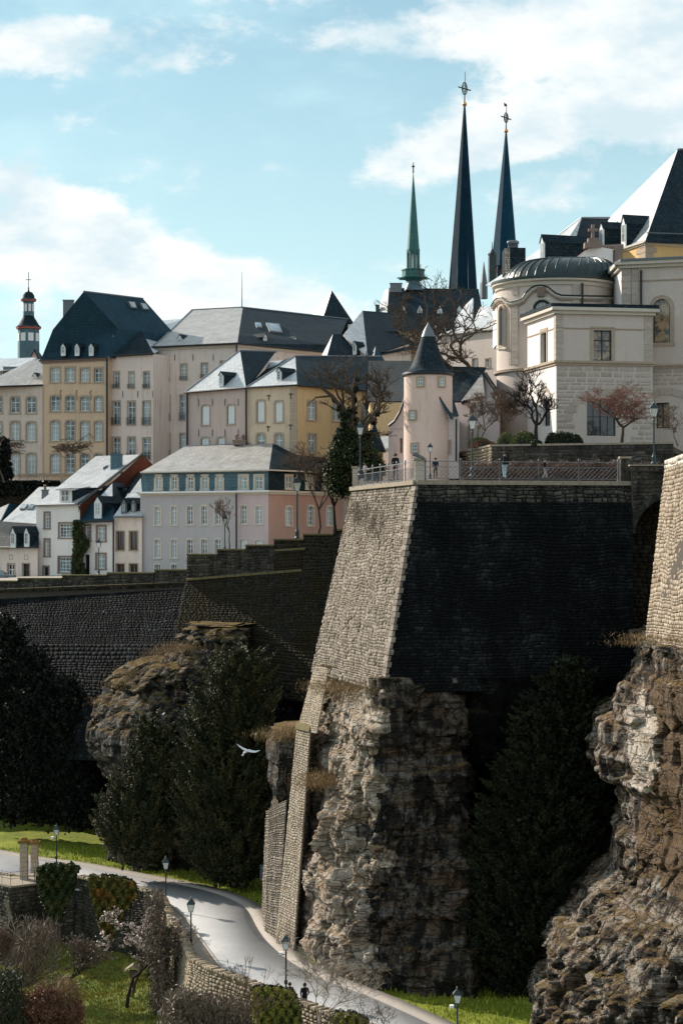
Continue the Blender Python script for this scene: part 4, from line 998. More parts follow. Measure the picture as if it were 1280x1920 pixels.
for (xa, xb, yt) in [(-45, 33, 1088), (33, 116, 1083), (116, 200, 1077), (200, 289, 1072.5), (289, 350, 1067)]:
    ya = 1112-(xa)*.03; yb = 1112-xb*.03
    stones(lw, [wq(xa, ya), wq(xb, yb), wq(xb, yt+3), wq(xa, yt+3)], .45, .25, MT['stone_mid'], .05, int(abs(xa)+3), 28)
    n = 5
    for k in range(n):
        a = wq(xa, yt+3, -.16).lerp(wq(xb, yt+3, -.16), k/n); b_ = wq(xa, yt+3, -.16).lerp(wq(xb, yt+3, -.16), (k+1)/n-.002); up = Vector((0, 0, .13)); bk = Vector((0, .75, 0)); mb = MB()
        mb.hexa([a, b_, b_+bk, a+bk], [a+up, b_+up, b_+bk+up, a+bk+up]); mb.build('coping_slab', MT['coping_mossy'], lw)
    mb = MB(); mb.hexa([wq(xa, 1125, .06), wq(xb, 1125, .06), wq(xb, 1125, .55), wq(xa, 1125, .55)], [wq(xa, yt+3, .06), wq(xb, yt+3, .06), wq(xb, yt+3, .55), wq(xa, yt+3, .55)]); mb.build('wall_core', MT['mortar'], lw)
ledge(lw, P(-40, 1110, 190.6), P(349, 1095, 173.8), MT['stone_dim'])
# street behind the ramparts
mb = MB()
sp_ = [wq(-60, 1092, .5), wq(349, 1080, .5), wz(350, 1052)+Vector((0, .5, 0)), wz(690, 1010)+Vector((0, .5, 0))]
V_ = [sp_[0], sp_[1], Vector((sp_[1].x, 215, sp_[1].z)), Vector((sp_[0].x, 232, sp_[0].z+.3))]
mb.hexa([p-Vector((0, 0, .4)) for p in V_], V_)
V_ = [sp_[2], sp_[3], Vector((sp_[3].x+2, 205, sp_[3].z)), Vector((sp_[2].x, 214, sp_[2].z))]
mb.hexa([p-Vector((0, 0, .4)) for p in V_], V_); mb.build('corniche_street', MT['pave'], kind='structure')
# hillside backing the walls
cliff('valley_side', [L(-28.5, [(-30, 192), (60, 186), (250, 182), (400, 176), (560, 168), (700, 160)]), L(-19, [(-30, 192), (60, 186), (250, 178), (400, 172), (560, 165), (700, 158)]), L(-11, [(-30, 193), (60, 189), (250, 176), (400, 170), (560, 166), (700, 160)])], 200, 80, MT['rock_black'], .8, 101, 0, kind='structure')
# ================================================================= town
def facs(pts, z0, z1):
    """pts: [(px, D)...] left to right along the visible walls"""
    q = [XY(*p) for p in pts]; return [Fac(q[i], q[i+1], z0, z1) for i in range(len(q)-1)]
def D_of(py, z): return z*F/(HZ-py)
GH = []
def building(name, label, pts, z0, z1, mats, back, group=None, cat='house'):
    fs = facs(pts, z0, z1); c = fs[0].A; t_ = thing(name, label, cat, (c.x, c.y, z0), group)
    return t_, fs
def finish(t_, fs, mats, backpts, labels=None):
    for i, f in enumerate(fs): wall_part(t_, f, mats[min(i, len(mats)-1)], label=(labels[i] if labels else None))
    closed_back(t_, fs, backpts, mats[0])
def V2(px, D): return XY(px, D)

HOUSE_GROUP = None
# ---- A: rosy beige house, far left of the upper row
zA = 19.0
tA, fA = building('town_house', 'rosy beige house at the far left edge with bare creeper on its wall', [(-40, D_of(724, zA)), (80, D_of(720, zA))], 4, zA, None, None)
for yt, yb in ((744, 774), (791, 827), (851, 890)):
    for cx in (-6, 28.4, 58.5): window(tA, fA[0], cx, 17, yt, yb, 2, 3 if yb-yt < 34 else 4, 1, sur='sandstone', sw=.22)
bA = [V2(82, 262), V2(-40, 264)]; finish(tA, fA, [MT['pl_pinkish']], bA)
polys(tA, 'roof', [P(-45, 727, 246), P(80, 722, 244.4), P(81, 672, 253), P(56, 676, 253), P(5, 720, 247)], [(0, 1, 2, 3)], MT['slate_sunlit_grey'])
line(tA, 'gutter', [P(-45, 726, 246), P(80, 722, 244.2)], .12, MT['iron'])
dormer(tA, fA[0], 65, 8, 704, 713, 699, 247, 1.5, rows=1)
# small pale roof and metal clad box left of it
tA2 = thing('roof_house', 'low house with a bright sloping roof and grey box dormer at the left edge', 'house', tuple(P(20, 760, 262)))
polys(tA2, 'roof', [P(-40, 700, 258), P(40, 692, 258), P(68, 671, 268), P(10, 672, 272), P(-40, 668, 275)], [(0, 1, 2, 3, 4)], MT['slate_sunlit'])
mb = MB(); a = P(-40, 760, 258.2); b_ = P(42, 694, 262); mb.box(a.x, b_.x, 258.2, 270, a.z, b_.z-.4); mb.build('wall', MT['pl_white'], tA2)
mb = MB(); a = P(12, 720, 256); b_ = P(40, 690, 256); mb.box(a.x, b_.x, 253.5, 257.5, a.z, b_.z); mb.build('box_dormer', MT['lead'], tA2)
mb = MB(); a = P(-10, 718, 256); b_ = P(11.5, 695, 256); mb.box(a.x, b_.x, 254, 257.4, a.z, b_.z); mb.build('box_dormer', MT['white_paint'], tA2, label='white box dormer')
polys(tA2, 'dormer_roof', [P(-12, 696, 253), P(44, 690, 253), P(66, 670, 262), P(10, 672, 262)], [(0, 1, 2, 3)], MT['slate_sunlit'])

# ---- B: yellow house
zB = 22.07; D0 = D_of(675, zB); D1 = D_of(669, zB)
tB, fB = building('yellow_house', 'yellow house with a tall dark hipped slate roof with three white dormers', [(80, D0), (201, D1)], 6, zB, None, None)
for (yt, yb, ar, rw_) in ((690, 716, 0, 3), (743, 770.5, 1, 3), (789.5, 826, 1, 4), (851, 887, 1, 4)):
    for cx in (103.5, 131.6, 158.9, 184.2):
        window(tB, fB[0], cx, 16.5 if cx < 180 else 14, yt, yb, 2, rw_, ar, sur='sandstone', sw=.22)
for cx in (114, 144, 170.5):
    p = [fB[0].hit(cx+dx, yy_) for dx, yy_ in ((1.2, 731), (-.8, 734), (-1, 738), (.8, 742), (1, 746), (-.8, 749))]
    line(tB, 'wall_anchor', [fB[0].p(u, z, .05) for u, z in p], .05, MT['brownstone'], 5)
cornice(tB, fB[0], zB-.45, .45, .35, MT['brownstone'])
n_ = Vector((-fB[0].n.x, -fB[0].n.y)); bk = n_*13
finish(tB, fB, [MT['pl_yellow']], [fB[0].B+bk+V2(640, 1)*0, fB[0].A+bk])
rz_ = 30.6
r1 = P(157, 546, D_of(546, rz_)); r2 = P(268, 559.5, D_of(559.5, rz_)); r2.z = r1.z
fpB = [fB[0].A, fB[0].B, fB[0].B+Vector((9.0, 9.5)), fB[0].A+Vector((7.5, 12.5))]
hip(tB, fpB, zB, [r1, r2], MT['slate_teal'], ((0, 0), (.06, .06), (.30, .45), (1, 1)), .3)
line(tB, 'ridge', [r1, r2], .12, MT['lead'])
chimney(tB, 119, 138, 564, 600, 251, MT['lead'])
for cx in (118, 144, 170.5): dormer(tB, fB[0], cx, 9.5, 649, 662.5, 643, 241.4 + (144-cx)*.03, 2.0, rows=2)
for q in ([(208.5, 631), (221, 630), (231, 647), (219, 649)], [(231, 633.5), (242, 633), (235, 641.5)], [(237.5, 566.5), (250, 568), (254, 580), (243.5, 579)], [(259.5, 569.5), (270.5, 571), (277.5, 582.5), (266, 582)]):
    nrm_ = None
    # lay the skylight on the right slope plane
    ev_a = Vector((fpB[1].x, fpB[1].y, zB)); ev_b = Vector((fpB[2].x, fpB[2].y, zB)); n3 = (ev_b-ev_a).cross(r1-ev_a).normalized()
    if n3.z < 0: n3 = -n3
    def onp(px, py):
        d = P(px, py, 1.0); mid_ = (ev_a+r1)/2; k = mid_.dot(n3)/d.dot(n3); return d*k+n3*.35
    pp = [onp(*v) for v in q]
    mb = MB(); mb.hexa([p-n3*.8 for p in pp], pp); so_ = mb.build('skylight', MT['lead'], tB)
    c_ = sum(pp, Vector())/len(pp); p3 = [c_+(p-c_)*.78+n3*.03 for p in pp]; mb = MB(); mb.hexa([p-n3*.06 for p in p3], p3); mb.build('pane', MT['glass'], so_)
# ---- C: narrow beige house
zC = 22.25; C0, C1 = D_of(668, zC), D_of(663, zC)
tC, fC = building('narrow_beige_house', 'narrow beige house between the yellow house and the big pale block, three windows wide', [(201.5, C0), (287, C1)], 6, zC, None, None)
for cx in (218.5, 246.6, 274.8):
    window(tC, fC[0], cx, 10, 696.5, 727, 2, 4, 0, sur='sandstone', sw=.12, balc=.45)
    window(tC, fC[0], cx, 13, 752.5, 796, 2, 4, 0, sur='sandstone', sw=.14, balc=.85)
    window(tC, fC[0], cx, 13, 820.5, 862, 2, 4, 0, sur='sandstone', sw=.14, balc=.85)
    for dx in (12,): line(tC, 'wall_anchor', [fC[0].p(*fC[0].hit(cx+dx, 733), .05), fC[0].p(*fC[0].hit(cx+dx, 745), .05)], .045, MT['iron'], 4)
n_ = Vector((-fC[0].n.x, -fC[0].n.y)); finish(tC, fC, [MT['pl_cream']], [fC[0].B+n_*12, fC[0].A+n_*12])
line(tC, 'drainpipe', [P(200.5, 671, D1-.35), P(200.5, 870, D1-.35)], .13, MT['iron'])
line(tC, 'gutter', [P(201, 668, C0-.4), P(288, 662.5, C1-.4)], .13, MT['iron'])
polys(tC, 'roof', [P(201, 668, C0-.4), P(288, 662.5, C1-.4), P(266, 621, 245), P(300, 600, 255)], [(0, 1, 2)], MT['slate'])
polys(tC, 'roof', [P(204, 667, C0-.1), P(266, 621, 245), P(283, 602, 252), P(298, 600, 258), P(262, 618, 262)], [(0, 1, 2, 3, 4)], MT['slate_teal'], label='left roof slope')
polys(tC, 'roof', [P(288, 662.5, C1-.2), P(266, 621, 250), P(283, 602, 266), P(347, 597, 276), P(330, 640, 252)], [(0, 1, 2, 3, 4)], MT['slate_sunlit'], label='pale roof slope')

# ---- D: big pale block with tall hipped roof
zD = 23.5; E0, E1, E2 = D_of(650, zD), D_of(643, zD), D_of(659, zD)
tD, fD = building('pale_mansion', 'big pale plastered block with toothed quoins and a tall hipped roof, its left slope coloured as sunlit', [(286.5, E0), (445, E1), (607, E2)], 5, zD, None, None)
for cx in (311.6, 344.5, 383):
    window(tD, fD[0], cx, 11, 684.5-.05*(cx-311), 714-.08*(cx-311), 2, 4, 0, sur='sandstone', sw=.14, balc=.4)
    window(tD, fD[0], cx, 13, 742-.03*(cx-311), 788-.03*(cx-311), 2, 4, 0, sur='sandstone', sw=.14, balc=.85)
    window(tD, fD[0], cx, 13, 813, 858, 2, 4, 0, sur='sandstone', sw=.14, balc=.85)
window(tD, fD[0], 419, 11, 677, 706, 2, 4, 0, sur='sandstone', sw=.14)
for cx in (328, 362, 400): line(tD, 'wall_anchor', [fD[0].p(*fD[0].hit(cx, 664), .05), fD[0].p(*fD[0].hit(cx, 676), .05)], .045, MT['iron'], 4)
for k in range(26):
    z = 6+k*.68; mb = MB(); a = fD[0]; w_ = .75 if k % 2 else .45
    mb.hexa([a.p(0, z, .05), a.p(w_, z, .05), a.p(w_, z, -.05), a.p(0, z, -.05)], [a.p(0, z+.6, .05), a.p(w_, z+.6, .05), a.p(w_, z+.6, -.05), a.p(0, z+.6, -.05)]); mb.build('quoin', MT['brownstone'] if k % 3 else MT['sandstone'], tD)
for f in fD: cornice(tD, f, zD-.5, .5, .35, MT['trim_cream'])
bkD = [fD[1].B+(fD[0].A-fD[0].B)*.9, ]
finish(tD, fD, [MT['pl_cream'], MT['pl_cream']], [V2(640, 262), V2(300, 262)])
rA, rB, rC = P(360, 581, 264), P(455, 576, 261), P(652, 598, 274)
eA, eB, eC, e0 = P(284, 651, E0-.5), P(445, 643.5, E1-.6), P(612, 660, E2-.2), P(300, 640, 262)
kA, kB, kC = P(303, 636, 245), P(447, 628, 240.5), P(630, 646, 250)
polys(tD, 'roof', [eA, eB, kB, kA], [(0, 1, 2, 3)], MT['slate_sunlit_grey'], label='light grey roof slope')
polys(tD, 'roof', [kA, kB, rB, rA], [(0, 1, 2, 3)], MT['slate_sunlit_grey'], label='light grey roof slope')
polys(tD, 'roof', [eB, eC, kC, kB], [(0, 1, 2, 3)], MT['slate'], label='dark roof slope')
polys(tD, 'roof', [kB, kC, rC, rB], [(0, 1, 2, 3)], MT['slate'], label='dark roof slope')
polys(tD, 'roof', [rA, rB, rC, Vector((rC.x, rC.y+12, zD)), Vector((rA.x, rA.y+12, zD))], [(0, 1, 2, 3, 4)], MT['slate'], label='rear roof slope')
polys(tD, 'roof', [eA, kA, rA, Vector((rA.x-4, rA.y+8, zD))], [(0, 1, 2, 3)], MT['slate'], label='left hip')
for a, b_ in ((rA, rB), (rB, rC), (kA, rA), (eA, kA)): line(tD, 'ridge', [a, b_], .13, MT['lead'])
line(tD, 'gutter', [eA, eB, eC], .13, MT['iron'])
line(tD, 'drainpipe', [P(443.5, 646, E1-.8), P(443.5, 700, E1-.8)], .12, MT['iron'])
for cx in (336.8, 411.5): dormer(tD, fD[0], cx, 9, 633, 645-.03*(cx-336), 627, 243-.0*cx, 3.0)
for cx, dy in ((497.5, 0), (553.6, 9)): dormer(tD, fD[1], cx, 8, 631+dy*.6, 641.5+dy*.6, 625.5+dy*.6, 241.5+dy*.6, 2.5)
def on_plane(tri, px, py, up=.15):
    n3 = (tri[1]-tri[0]).cross(tri[2]-tri[0]).normalized()
    if n3.z < 0: n3 = -n3
    d = P(px, py, 1.0); return d*(tri[0].dot(n3)/d.dot(n3))+n3*up, n3
def skylight(parent, tri, q, glass='glass'):
    pp = [on_plane(tri, *v) for v in q]; n3 = pp[0][1]; pp = [a for a, _ in pp]
    mb = MB(); mb.hexa([p-n3*.2 for p in pp], pp); so_ = mb.build('skylight', MT['lead'], parent)
    c_ = sum(pp, Vector())/len(pp); p3 = [c_+(p-c_)*.8+n3*.02 for p in pp]; mb = MB(); mb.hexa([p-n3*.03 for p in p3], p3); mb.build('pane', MT[glass], so_)
skylight(tD, (kB, kC, rB), [(498.5, 606), (523, 608.5), (529, 624.5), (505, 622)])
skylight(tD, (kB, kC, rB), [(478, 605.5), (489, 606.5), (491.5, 615.5), (481, 614.5)])
line(tD, 'antenna_mast', [P(453.5, 577, 252), P(453.5, 510, 252)], [.07, .02], MT['iron_green'])

# ---- E: pink and straw houses in front
zE = 15.83
Q = [(348, D_of(735, zE)), (461, D_of(727.5, zE)), (556, D_of(722.5, zE)), (762, D_of(738, zE))]
tE, fE = building('pink_house', 'dusty pink house with closed white shutters left of the straw yellow one', Q[:2], 2, zE, None, None)
for cx in (385.6, 433): window(tE, fE[0], cx, 14, 760.5-.03*(cx-385), 797-.04*(cx-385), 2, 3, 1, sur='sandstone', sw=.16, shutter='white_paint')
for cx in (384.5, 415, 449): window(tE, fE[0], cx, 14, 821, 856, 2, 3, 1, sur='sandstone', sw=.16, shutter='white_paint')
for cx in (373, 398.5, 422, 447):
    for yy_ in (748, 805): line(tE, 'wall_anchor', [fE[0].p(*fE[0].hit(cx, yy_), .05), fE[0].p(*fE[0].hit(cx, yy_+13), .05)], .04, MT['iron'], 4)
finish(tE, fE, [MT['pl_pink']], [V2(470, 226), V2(365, 228)])
pL, pM, pT, pT2, pR = P(346, 736, Q[0][1]-.5), P(461, 727, Q[1][1]-.4), P(450, 657, 219), P(517, 659, 229), P(345, 734, 226)
polys(tE, 'roof', [pL, pM, pT], [(0, 1, 2)], MT['slate_sunlit'], label='pale sunlit hip')
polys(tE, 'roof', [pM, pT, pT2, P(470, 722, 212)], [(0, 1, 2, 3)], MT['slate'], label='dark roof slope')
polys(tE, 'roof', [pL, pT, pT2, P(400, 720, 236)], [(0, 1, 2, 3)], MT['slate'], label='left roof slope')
line(tE, 'gutter', [pL, pM], .12, MT['iron']); line(tE, 'ridge', [pL, pT, pT2], .12, MT['lead'])
line(tE, 'drainpipe', [P(351, 738, Q[0][1]-.5), P(351, 840, Q[0][1]-.5)], .12, MT['iron'])
line(tE, 'drainpipe', [P(461.5, 729, Q[1][1]-.4), P(461.5, 840, Q[1][1]-.4)], .12, MT['iron'])
dormer(tE, fE[0], 414, 10, 702, 720, 697, 211.6, 3.2, wall='white_paint', rows=3)
tF, fF = building('straw_house', 'straw yellow house with an orange side wall turning back behind the ivy tree', Q[1:], 2, zE+.02, None, None)
for cx in (488.8, 522.8):
    window(tF, fF[0], cx, 13.5, 752, 791, 2, 3, 1, sur='sandstone', sw=.2, shutter='white_paint'); window(tF, fF[0], cx, 13.5, 814, 850, 2, 3, 1, sur='sandstone', sw=.2)
for cx, a_, b2 in ((584.7, 752, 787), (632, 755, 789), (686, 757, 791), (736, 760, 795)):
    window(tF, fF[1], cx, 15, a_, b2, 2, 3, 0, sur='sandstone', sw=.18, glass='glass'); window(tF, fF[1], cx, 14, a_+62, b2+62, 2, 3, 0, sur='sandstone', sw=.18)
for cx, yy_ in ((504, 742), (545.5, 739), (503, 800), (545, 797)):
    line(tF, 'wall_anchor', [fF[0].p(*fF[0].hit(cx-4, yy_), .06), fF[0].p(*fF[0].hit(cx+4, yy_), .06)], .05, MT['iron'], 4); line(tF, 'wall_anchor', [fF[0].p(*fF[0].hit(cx, yy_-2), .06), fF[0].p(*fF[0].hit(cx, yy_+9), .06)], .05, MT['iron'], 4)
for k in range(18):
    z = 3+k*.7; mb = MB(); a = fF[0]; w_ = .9; mb.hexa([a.p(a.L-w_, z, .04), a.p(a.L+.04, z, .04), a.p(a.L+.04, z, -.05), a.p(a.L-w_, z, -.05)], [a.p(a.L-w_, z+.64, .04), a.p(a.L+.04, z+.64, .04), a.p(a.L+.04, z+.64, -.05), a.p(a.L-w_, z+.64, -.05)]); mb.build('quoin', MT['sandstone'], tF)
finish(tF, fF, [MT['pl_straw'], MT['pl_orange']], [V2(770, 236), V2(480, 230)], ['straw yellow front wall', 'orange side wall'])
s0, s1, s2, t1, t2 = P(461, 727, Q[1][1]-.5), P(557, 722, Q[2][1]-.5), P(770, 738.5, Q[3][1]-.3), P(553.5, 667.5, 217), P(712, 668, 228)
polys(tF, 'roof', [s0, s1, t1], [(0, 1, 2)], MT['slate_sunlit'], label='pale sunlit hip')
polys(tF, 'roof', [s1, s2, t2, t1], [(0, 1, 2, 3)], MT['slate'], label='long dark slope')
polys(tF, 'roof', [s0, t1, P(535, 673, 232), P(500, 690, 228)], [(0, 1, 2, 3)], MT['slate'], label='rear slope')
line(tF, 'gutter', [s0, s1, s2], .12, MT['iron']); line(tF, 'ridge', [s0, t1, t2], .12, MT['lead'])
dormer(tF, fF[0], 522.5, 10, 695, 713, 689, 208.3, 3.0, wall='white_paint', rows=3)
polys(tF, 'roof', [P(498, 690, 226), P(505, 677, 230), P(541, 674, 233), P(520, 686, 226)], [(0, 1, 2, 3)], MT['slate_sunlit'], label='pale rear slope')

# ---- F: grey and rose mansion with blue slate storey
zM = 4.33
M0, M1, M2 = 202.5, 195, 206
tM, fM = building('grey_rose_house', 'long grey and rose house with a blue slate mansard storey, behind the stepped rampart', [(263, M0), (503, M1), (645, M2)], -4.5, zM, None, None)
for cx in (295.5, 326.2, 356.3, 383, 408.5, 457, 485.4):
    window(tM, fM[0], cx, 10.5, 950-.01*(cx-295), 984-.01*(cx-295), 2, 4, 1, sur='trim_cream', sw=.17, rec=.2)
    if cx < 440: window(tM, fM[0], cx, 10.5, 1011.5, 1046, 2, 4, 1, sur='trim_cream', sw=.17, rec=.2)
    else: window(tM, fM[0], cx, 13, 1012, 1046, 1, 1, 1, sur='trim_cream', sw=.14, shutter='white_paint')
    window(tM, fM[0], cx, 10.5, 1059, 1080, 2, 2, 1, sur='trim_cream', sw=.17)
for cx in (541, 582, 618): window(tM, fM[1], cx, 11, 950, 985, 2, 4, 1, sur='trim_cream', sw=.17, rec=.2)
# front wall in two colours
f0 = fM[0]; us, _ = f0.hit(440, 950)
for (ua, ub, mt_, lb_) in ((0, us, 'pl_grey', 'grey plaster wall'), (us, f0.L, 'pl_rose', 'rose plaster wall')):
    g = Fac(f0.p(ua, 0), f0.p(ub, 0), f0.z0, f0.z1); g.op = [(o[0]-ua, o[1]-ua, o[2], o[3]) for o in f0.op if o[0] < ub and o[1] > ua]; wall_part(tM, g, MT[mt_], label=lb_)
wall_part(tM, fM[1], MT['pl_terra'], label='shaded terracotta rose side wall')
closed_back(tM, fM, [V2(655, 216), V2(285, 214)], MT['pl_grey'])
for f in fM: cornice(tM, f, zM-.35, .4, .3, MT['trim_cream'])
mf = facs([(266, M0+.5), (503, M1+.5), (640, M2+.4)], zM+.05, zM+2.05)
for cx in (297.4, 327, 357.3, 384, 411.8, 456.6, 485.4):
    w_ = 9 if cx < 440 else 12
    window(tM, mf[0], cx, w_, 893, 917, 2, 3, 1 if cx < 440 else 0, sur='trim_cream', sw=.26, rec=.12)
for cx in (541.5, 580, 612): window(tM, mf[1], cx, 12, 892, 916, 2, 2, 0, sur='trim_cream', sw=.2, rec=.12)
wall_part(tM, mf[0], MT['slate_blue'], 'mansard_wall', label='blue slate hung storey'); wall_part(tM, mf[1], MT['slate'], 'mansard_wall', label='dark slate hung storey')
closed_back(tM, mf, [V2(650, 216), V2(288, 214)], MT['slate'])
e0, e1, e2 = P(263, 888, M0-.1), P(504, 882.5, M1-.2), P(650, 889, M2-.2)
for e in (e0, e1, e2): e.z = zM+2.1
g0, g1, g2 = P(346, 837, 213), P(511.5, 830, 207.5), P(640, 834, 217)
polys(tM, 'roof', [e0, e1, g1, g0], [(0, 1, 2, 3)], MT['slate_sunlit_grey'], label='weathered slope with sun glare in its grey')
polys(tM, 'roof', [e1, e2, g2, g1], [(0, 1, 2, 3)], MT['slate'], label='dark side slope')
polys(tM, 'roof', [e0, g0, Vector((g0.x-3, g0.y+6, e0.z))], [(0, 1, 2)], MT['slate'], label='left hip')
polys(tM, 'roof', [g0, g1, g2, Vector((g2.x+2, g2.y+6, e0.z)), Vector((g0.x-3, g0.y+6, e0.z))], [(0, 1, 2, 3, 4)], MT['slate'], label='rear slope')
line(tM, 'ridge', [g0, g1, g2], .1, MT['lead']); line(tM, 'gutter', [P(262, 924, M0-.5), P(504, 921, M1-.5)], .11, MT['white_paint']); line(tM, 'gutter', [e0, e1, e2], .08, MT['trim_cream'])
line(tM, 'drainpipe', [P(443, 925, 196.3), P(443, 1030, 196.3)], .1, MT['iron'])
chimney(tM, 437, 461, 827, 834, 209, MT['brownstone'], pots=2)

# ---- low houses
# white house
tW, fW = building('white_house', 'white house with a long snow-bright slate roof, wide flat dormer and brick gable', [(68, 209), (149.5, 205), (152, 206.5)], -5.2, 3.05, None, None)
zW = 3.12
window(tW, fW[0], 88.5, 8, 963, 990, 1, 4, 0, sur='brownstone', sw=.2, rec=.22); window(tW, fW[0], 88.5, 8, 1012, 1042, 1, 4, 0, sur='brownstone', sw=.2, rec=.22)
window(tW, fW[0], 86.5, 9, 1063, 1086, 1, 1, 0, frame='iron_green', glass='dark_glass', sur='brownstone', sw=.2)
window(tW, fW[0], 123, 24, 981, 1008, 4, 4, 0, sur='brownstone', sw=.18, rec=.22); window(tW, fW[0], 122, 24, 1045, 1073, 4, 4, 0, sur='brownstone', sw=.18, rec=.22)
finish(tW, fW[:1], [MT['pl_white']], [V2(200, 222), V2(120, 224)])
wa, wb, wc, wd = P(66, 947, 208.6), P(146, 945, 204.6), P(265.5, 852, 221), P(180, 855, 224)
polys(tW, 'roof', [wa, wb, wc, wd], [(0, 1, 2, 3)], MT['slate_sunlit'], th=.2)
line(tW, 'gutter', [wa, wb], .1, MT['lead'])
# gable end wall under the right verge (stone below, brick above)
gab = [P(147, 949, 205), P(210, 904, 213.4), P(265.5, 854, 221), P(290, 878, 227), P(275, 1000, 224), P(150, 1082, 206)]
polys(tW, 'gable', gab, [(0, 1, 2, 3, 4, 5)], MT['brick'], th=.25)
line(tW, 'verge', [wb, wc], .13, MT['iron_green']); line(tW, 'verge', [wc, P(288, 876, 227)], .12, MT['iron_green'])
dormer(tW, fW[0], 122.5, 31, 918, 943, 911.5, 206.6, 9.5, wall='pl_white', roof='slate', flat=True, rows=2)
polys(tW, 'dormer_top', [P(104, 917, 206.2), P(141, 917, 205.6), P(187, 908, 215), P(150, 907, 216)], [(0, 1, 2, 3)], MT['slate_sunlit'])
chimney(tW, 208, 229, 853, 888, 217.5, MT['slate_blue'], 1.1)
skylight(tW, (wa, wb, wc), [(193, 879), (203, 873.5), (202, 877), (194, 882)], 'dark_glass')
# bridging slate roof house
tX, fX = building('ivy_house', 'white house with a dark slate front roof and ivy climbing beside its green door', [(149.5, 205.6), (212, 203.5)], -5.2, 1.25, None, None)
window(tX, fX[0], 164.5, 8.5, 986, 1013, 1, 4, 0, sur='brownstone', sw=.2, rec=.2); window(tX, fX[0], 190, 15, 987, 1014, 2, 3, 0, sur='brownstone', sw=.2, rec=.2)
window(tX, fX[0], 189.5, 15.5, 1040, 1066, 2, 3, 0, sur='brownstone', sw=.2, rec=.2)
window(tX, fX[0], 163.5, 9, 1040, 1082, 1, 1, 0, frame='iron_green', glass='dark_glass', sur=None)
finish(tX, fX, [MT['pl_white']], [V2(218, 214), V2(152, 215)])
xa, xb, xc = P(141, 979, 204.8), P(212, 977, 202.8), P(211, 905, 211)
polys(tX, 'roof', [xa, xb, P(212, 905, 210.6), P(209, 905, 210.5)], [(0, 1, 2, 3)], MT['slate_teal'])
polys(tX, 'roof', [xb, P(212, 905, 210.6), P(252, 905, 222), P(230, 955, 210)], [(0, 1, 2, 3)], MT['slate_teal'], label='right slope')
polys(tX, 'roof', [P(190, 929, 208.2), P(210.5, 906, 210.4), P(211, 946, 206)], [(0, 1, 2)], MT['slate_sunlit'], label='sunlit piece of roof')  # patch of sun on the dark roof, put in as a paler piece
line(tX, 'gutter', [xa, xb], .1, MT['iron']); line(tX, 'drainpipe', [P(212.5, 976, 202.9), P(212.5, 1073, 202.9)], .1, MT['iron'])
dormer(tX, fX[0], 183, 16, 942, 967, 931, 204.2, 3.5, wall='white_paint', rows=3)
# cream house with dark windows
tY, fY = building('cream_house', 'small cream house with four tall dark windows squeezed beside the grey mansion', [(213, 203.5), (266, 202)], -5.2, 1.75, None, None)
for cx in (225.6, 250.3):
    window(tY, fY[0], cx, 15, 996.5, 1032, 2, 1, 0, frame='brownstone', glass='dark_glass', sur='sandstone', sw=.1, rec=.25); window(tY, fY[0], cx, 15, 1057, 1084, 2, 1, 0, frame='brownstone', glass='dark_glass', sur='sandstone', sw=.1, rec=.25)
finish(tY, fY, [MT['pl_cream']], [V2(270, 212), V2(218, 213)])
ya, yb = P(212, 969, 202.9), P(267, 969, 201.5)
polys(tY, 'roof', [ya, yb, P(267, 930, 207), P(240, 925, 208), P(222, 955, 204.2)], [(0, 1, 2, 3, 4)], MT['slate_sunlit'], label='strip along the eaves coloured as sunlit')  # sunlight along the eaves put into the slate colour
polys(tY, 'roof', [P(222, 958, 203.9), P(266, 958, 202.9), P(262, 880, 221), P(252, 884, 224)], [(0, 1, 2, 3)], MT['slate'])
polys(tY, 'roof', [P(238, 932, 206.8), P(264, 896, 211), P(267, 933, 206)], [(0, 1, 2)], MT['slate_sunlit'], label='sunlit triangle')  # another patch of sun drawn by paler slate
line(tY, 'gutter', [ya, yb], .1, MT['lead'])
for cx in (232, 250): dormer(tY, fY[0], cx, 11, 943, 962, 935, 203.0, 3, wall='lead', rows=1, frame='iron')
# left cream house with two dormers
tZ, fZ = building('low_cream_house', 'low cream house at the left edge with two white gabled dormers in a dark roof', [(-50, 214), (70.5, 207.5)], -5.6, -1.35, None, None)
for cx, fr in ((-12, 'white_paint'), (21, 'white_paint'), (49, 'iron_green')): window(tZ, fZ[0], cx, 12.5, 1058, 1090, 2 if fr != 'iron_green' else 1, 3, 0, frame=fr, glass='glass' if fr != 'iron_green' else 'dark_glass', sur='sandstone', sw=.12)
for cx in (21, 49):
    u, z = fZ[0].hit(cx, 1050); mb = MB(); f = fZ[0]
    for (ua, ub, za, zb) in ((-.3, .3, 0, .06), (-.3, .3, .5, .56), (-.3, -.24, .061, .499), (.24, .3, .061, .499)): mb.hexa([f.p(u+ua, z+za, .03), f.p(u+ub, z+za, .03), f.p(u+ub, z+za, -.01), f.p(u+ua, z+za, -.01)], [f.p(u+ua, z+zb, .03), f.p(u+ub, z+zb, .03), f.p(u+ub, z+zb, -.01), f.p(u+ua, z+zb, -.01)])
    mb.build('blind_panel', MT['sandstone'], tZ)
finish(tZ, fZ, [MT['pl_cream']], [V2(72, 217), V2(-45, 223)])
za_, zb_ = P(-52, 1026, 213.5), P(71, 1026.5, 206.8)
polys(tZ, 'roof', [za_, zb_, P(70, 982, 211), P(-50, 974, 217)], [(0, 1, 2, 3)], MT['slate'])
line(tZ, 'gutter', [za_, zb_], .1, MT['iron'])
for cx in (24, 49.5): dormer(tZ, fZ[0], cx, 12.5, 999, 1022, 988, 208.6-(cx-24)*.03, 3.5, wall='white_paint', rows=3)
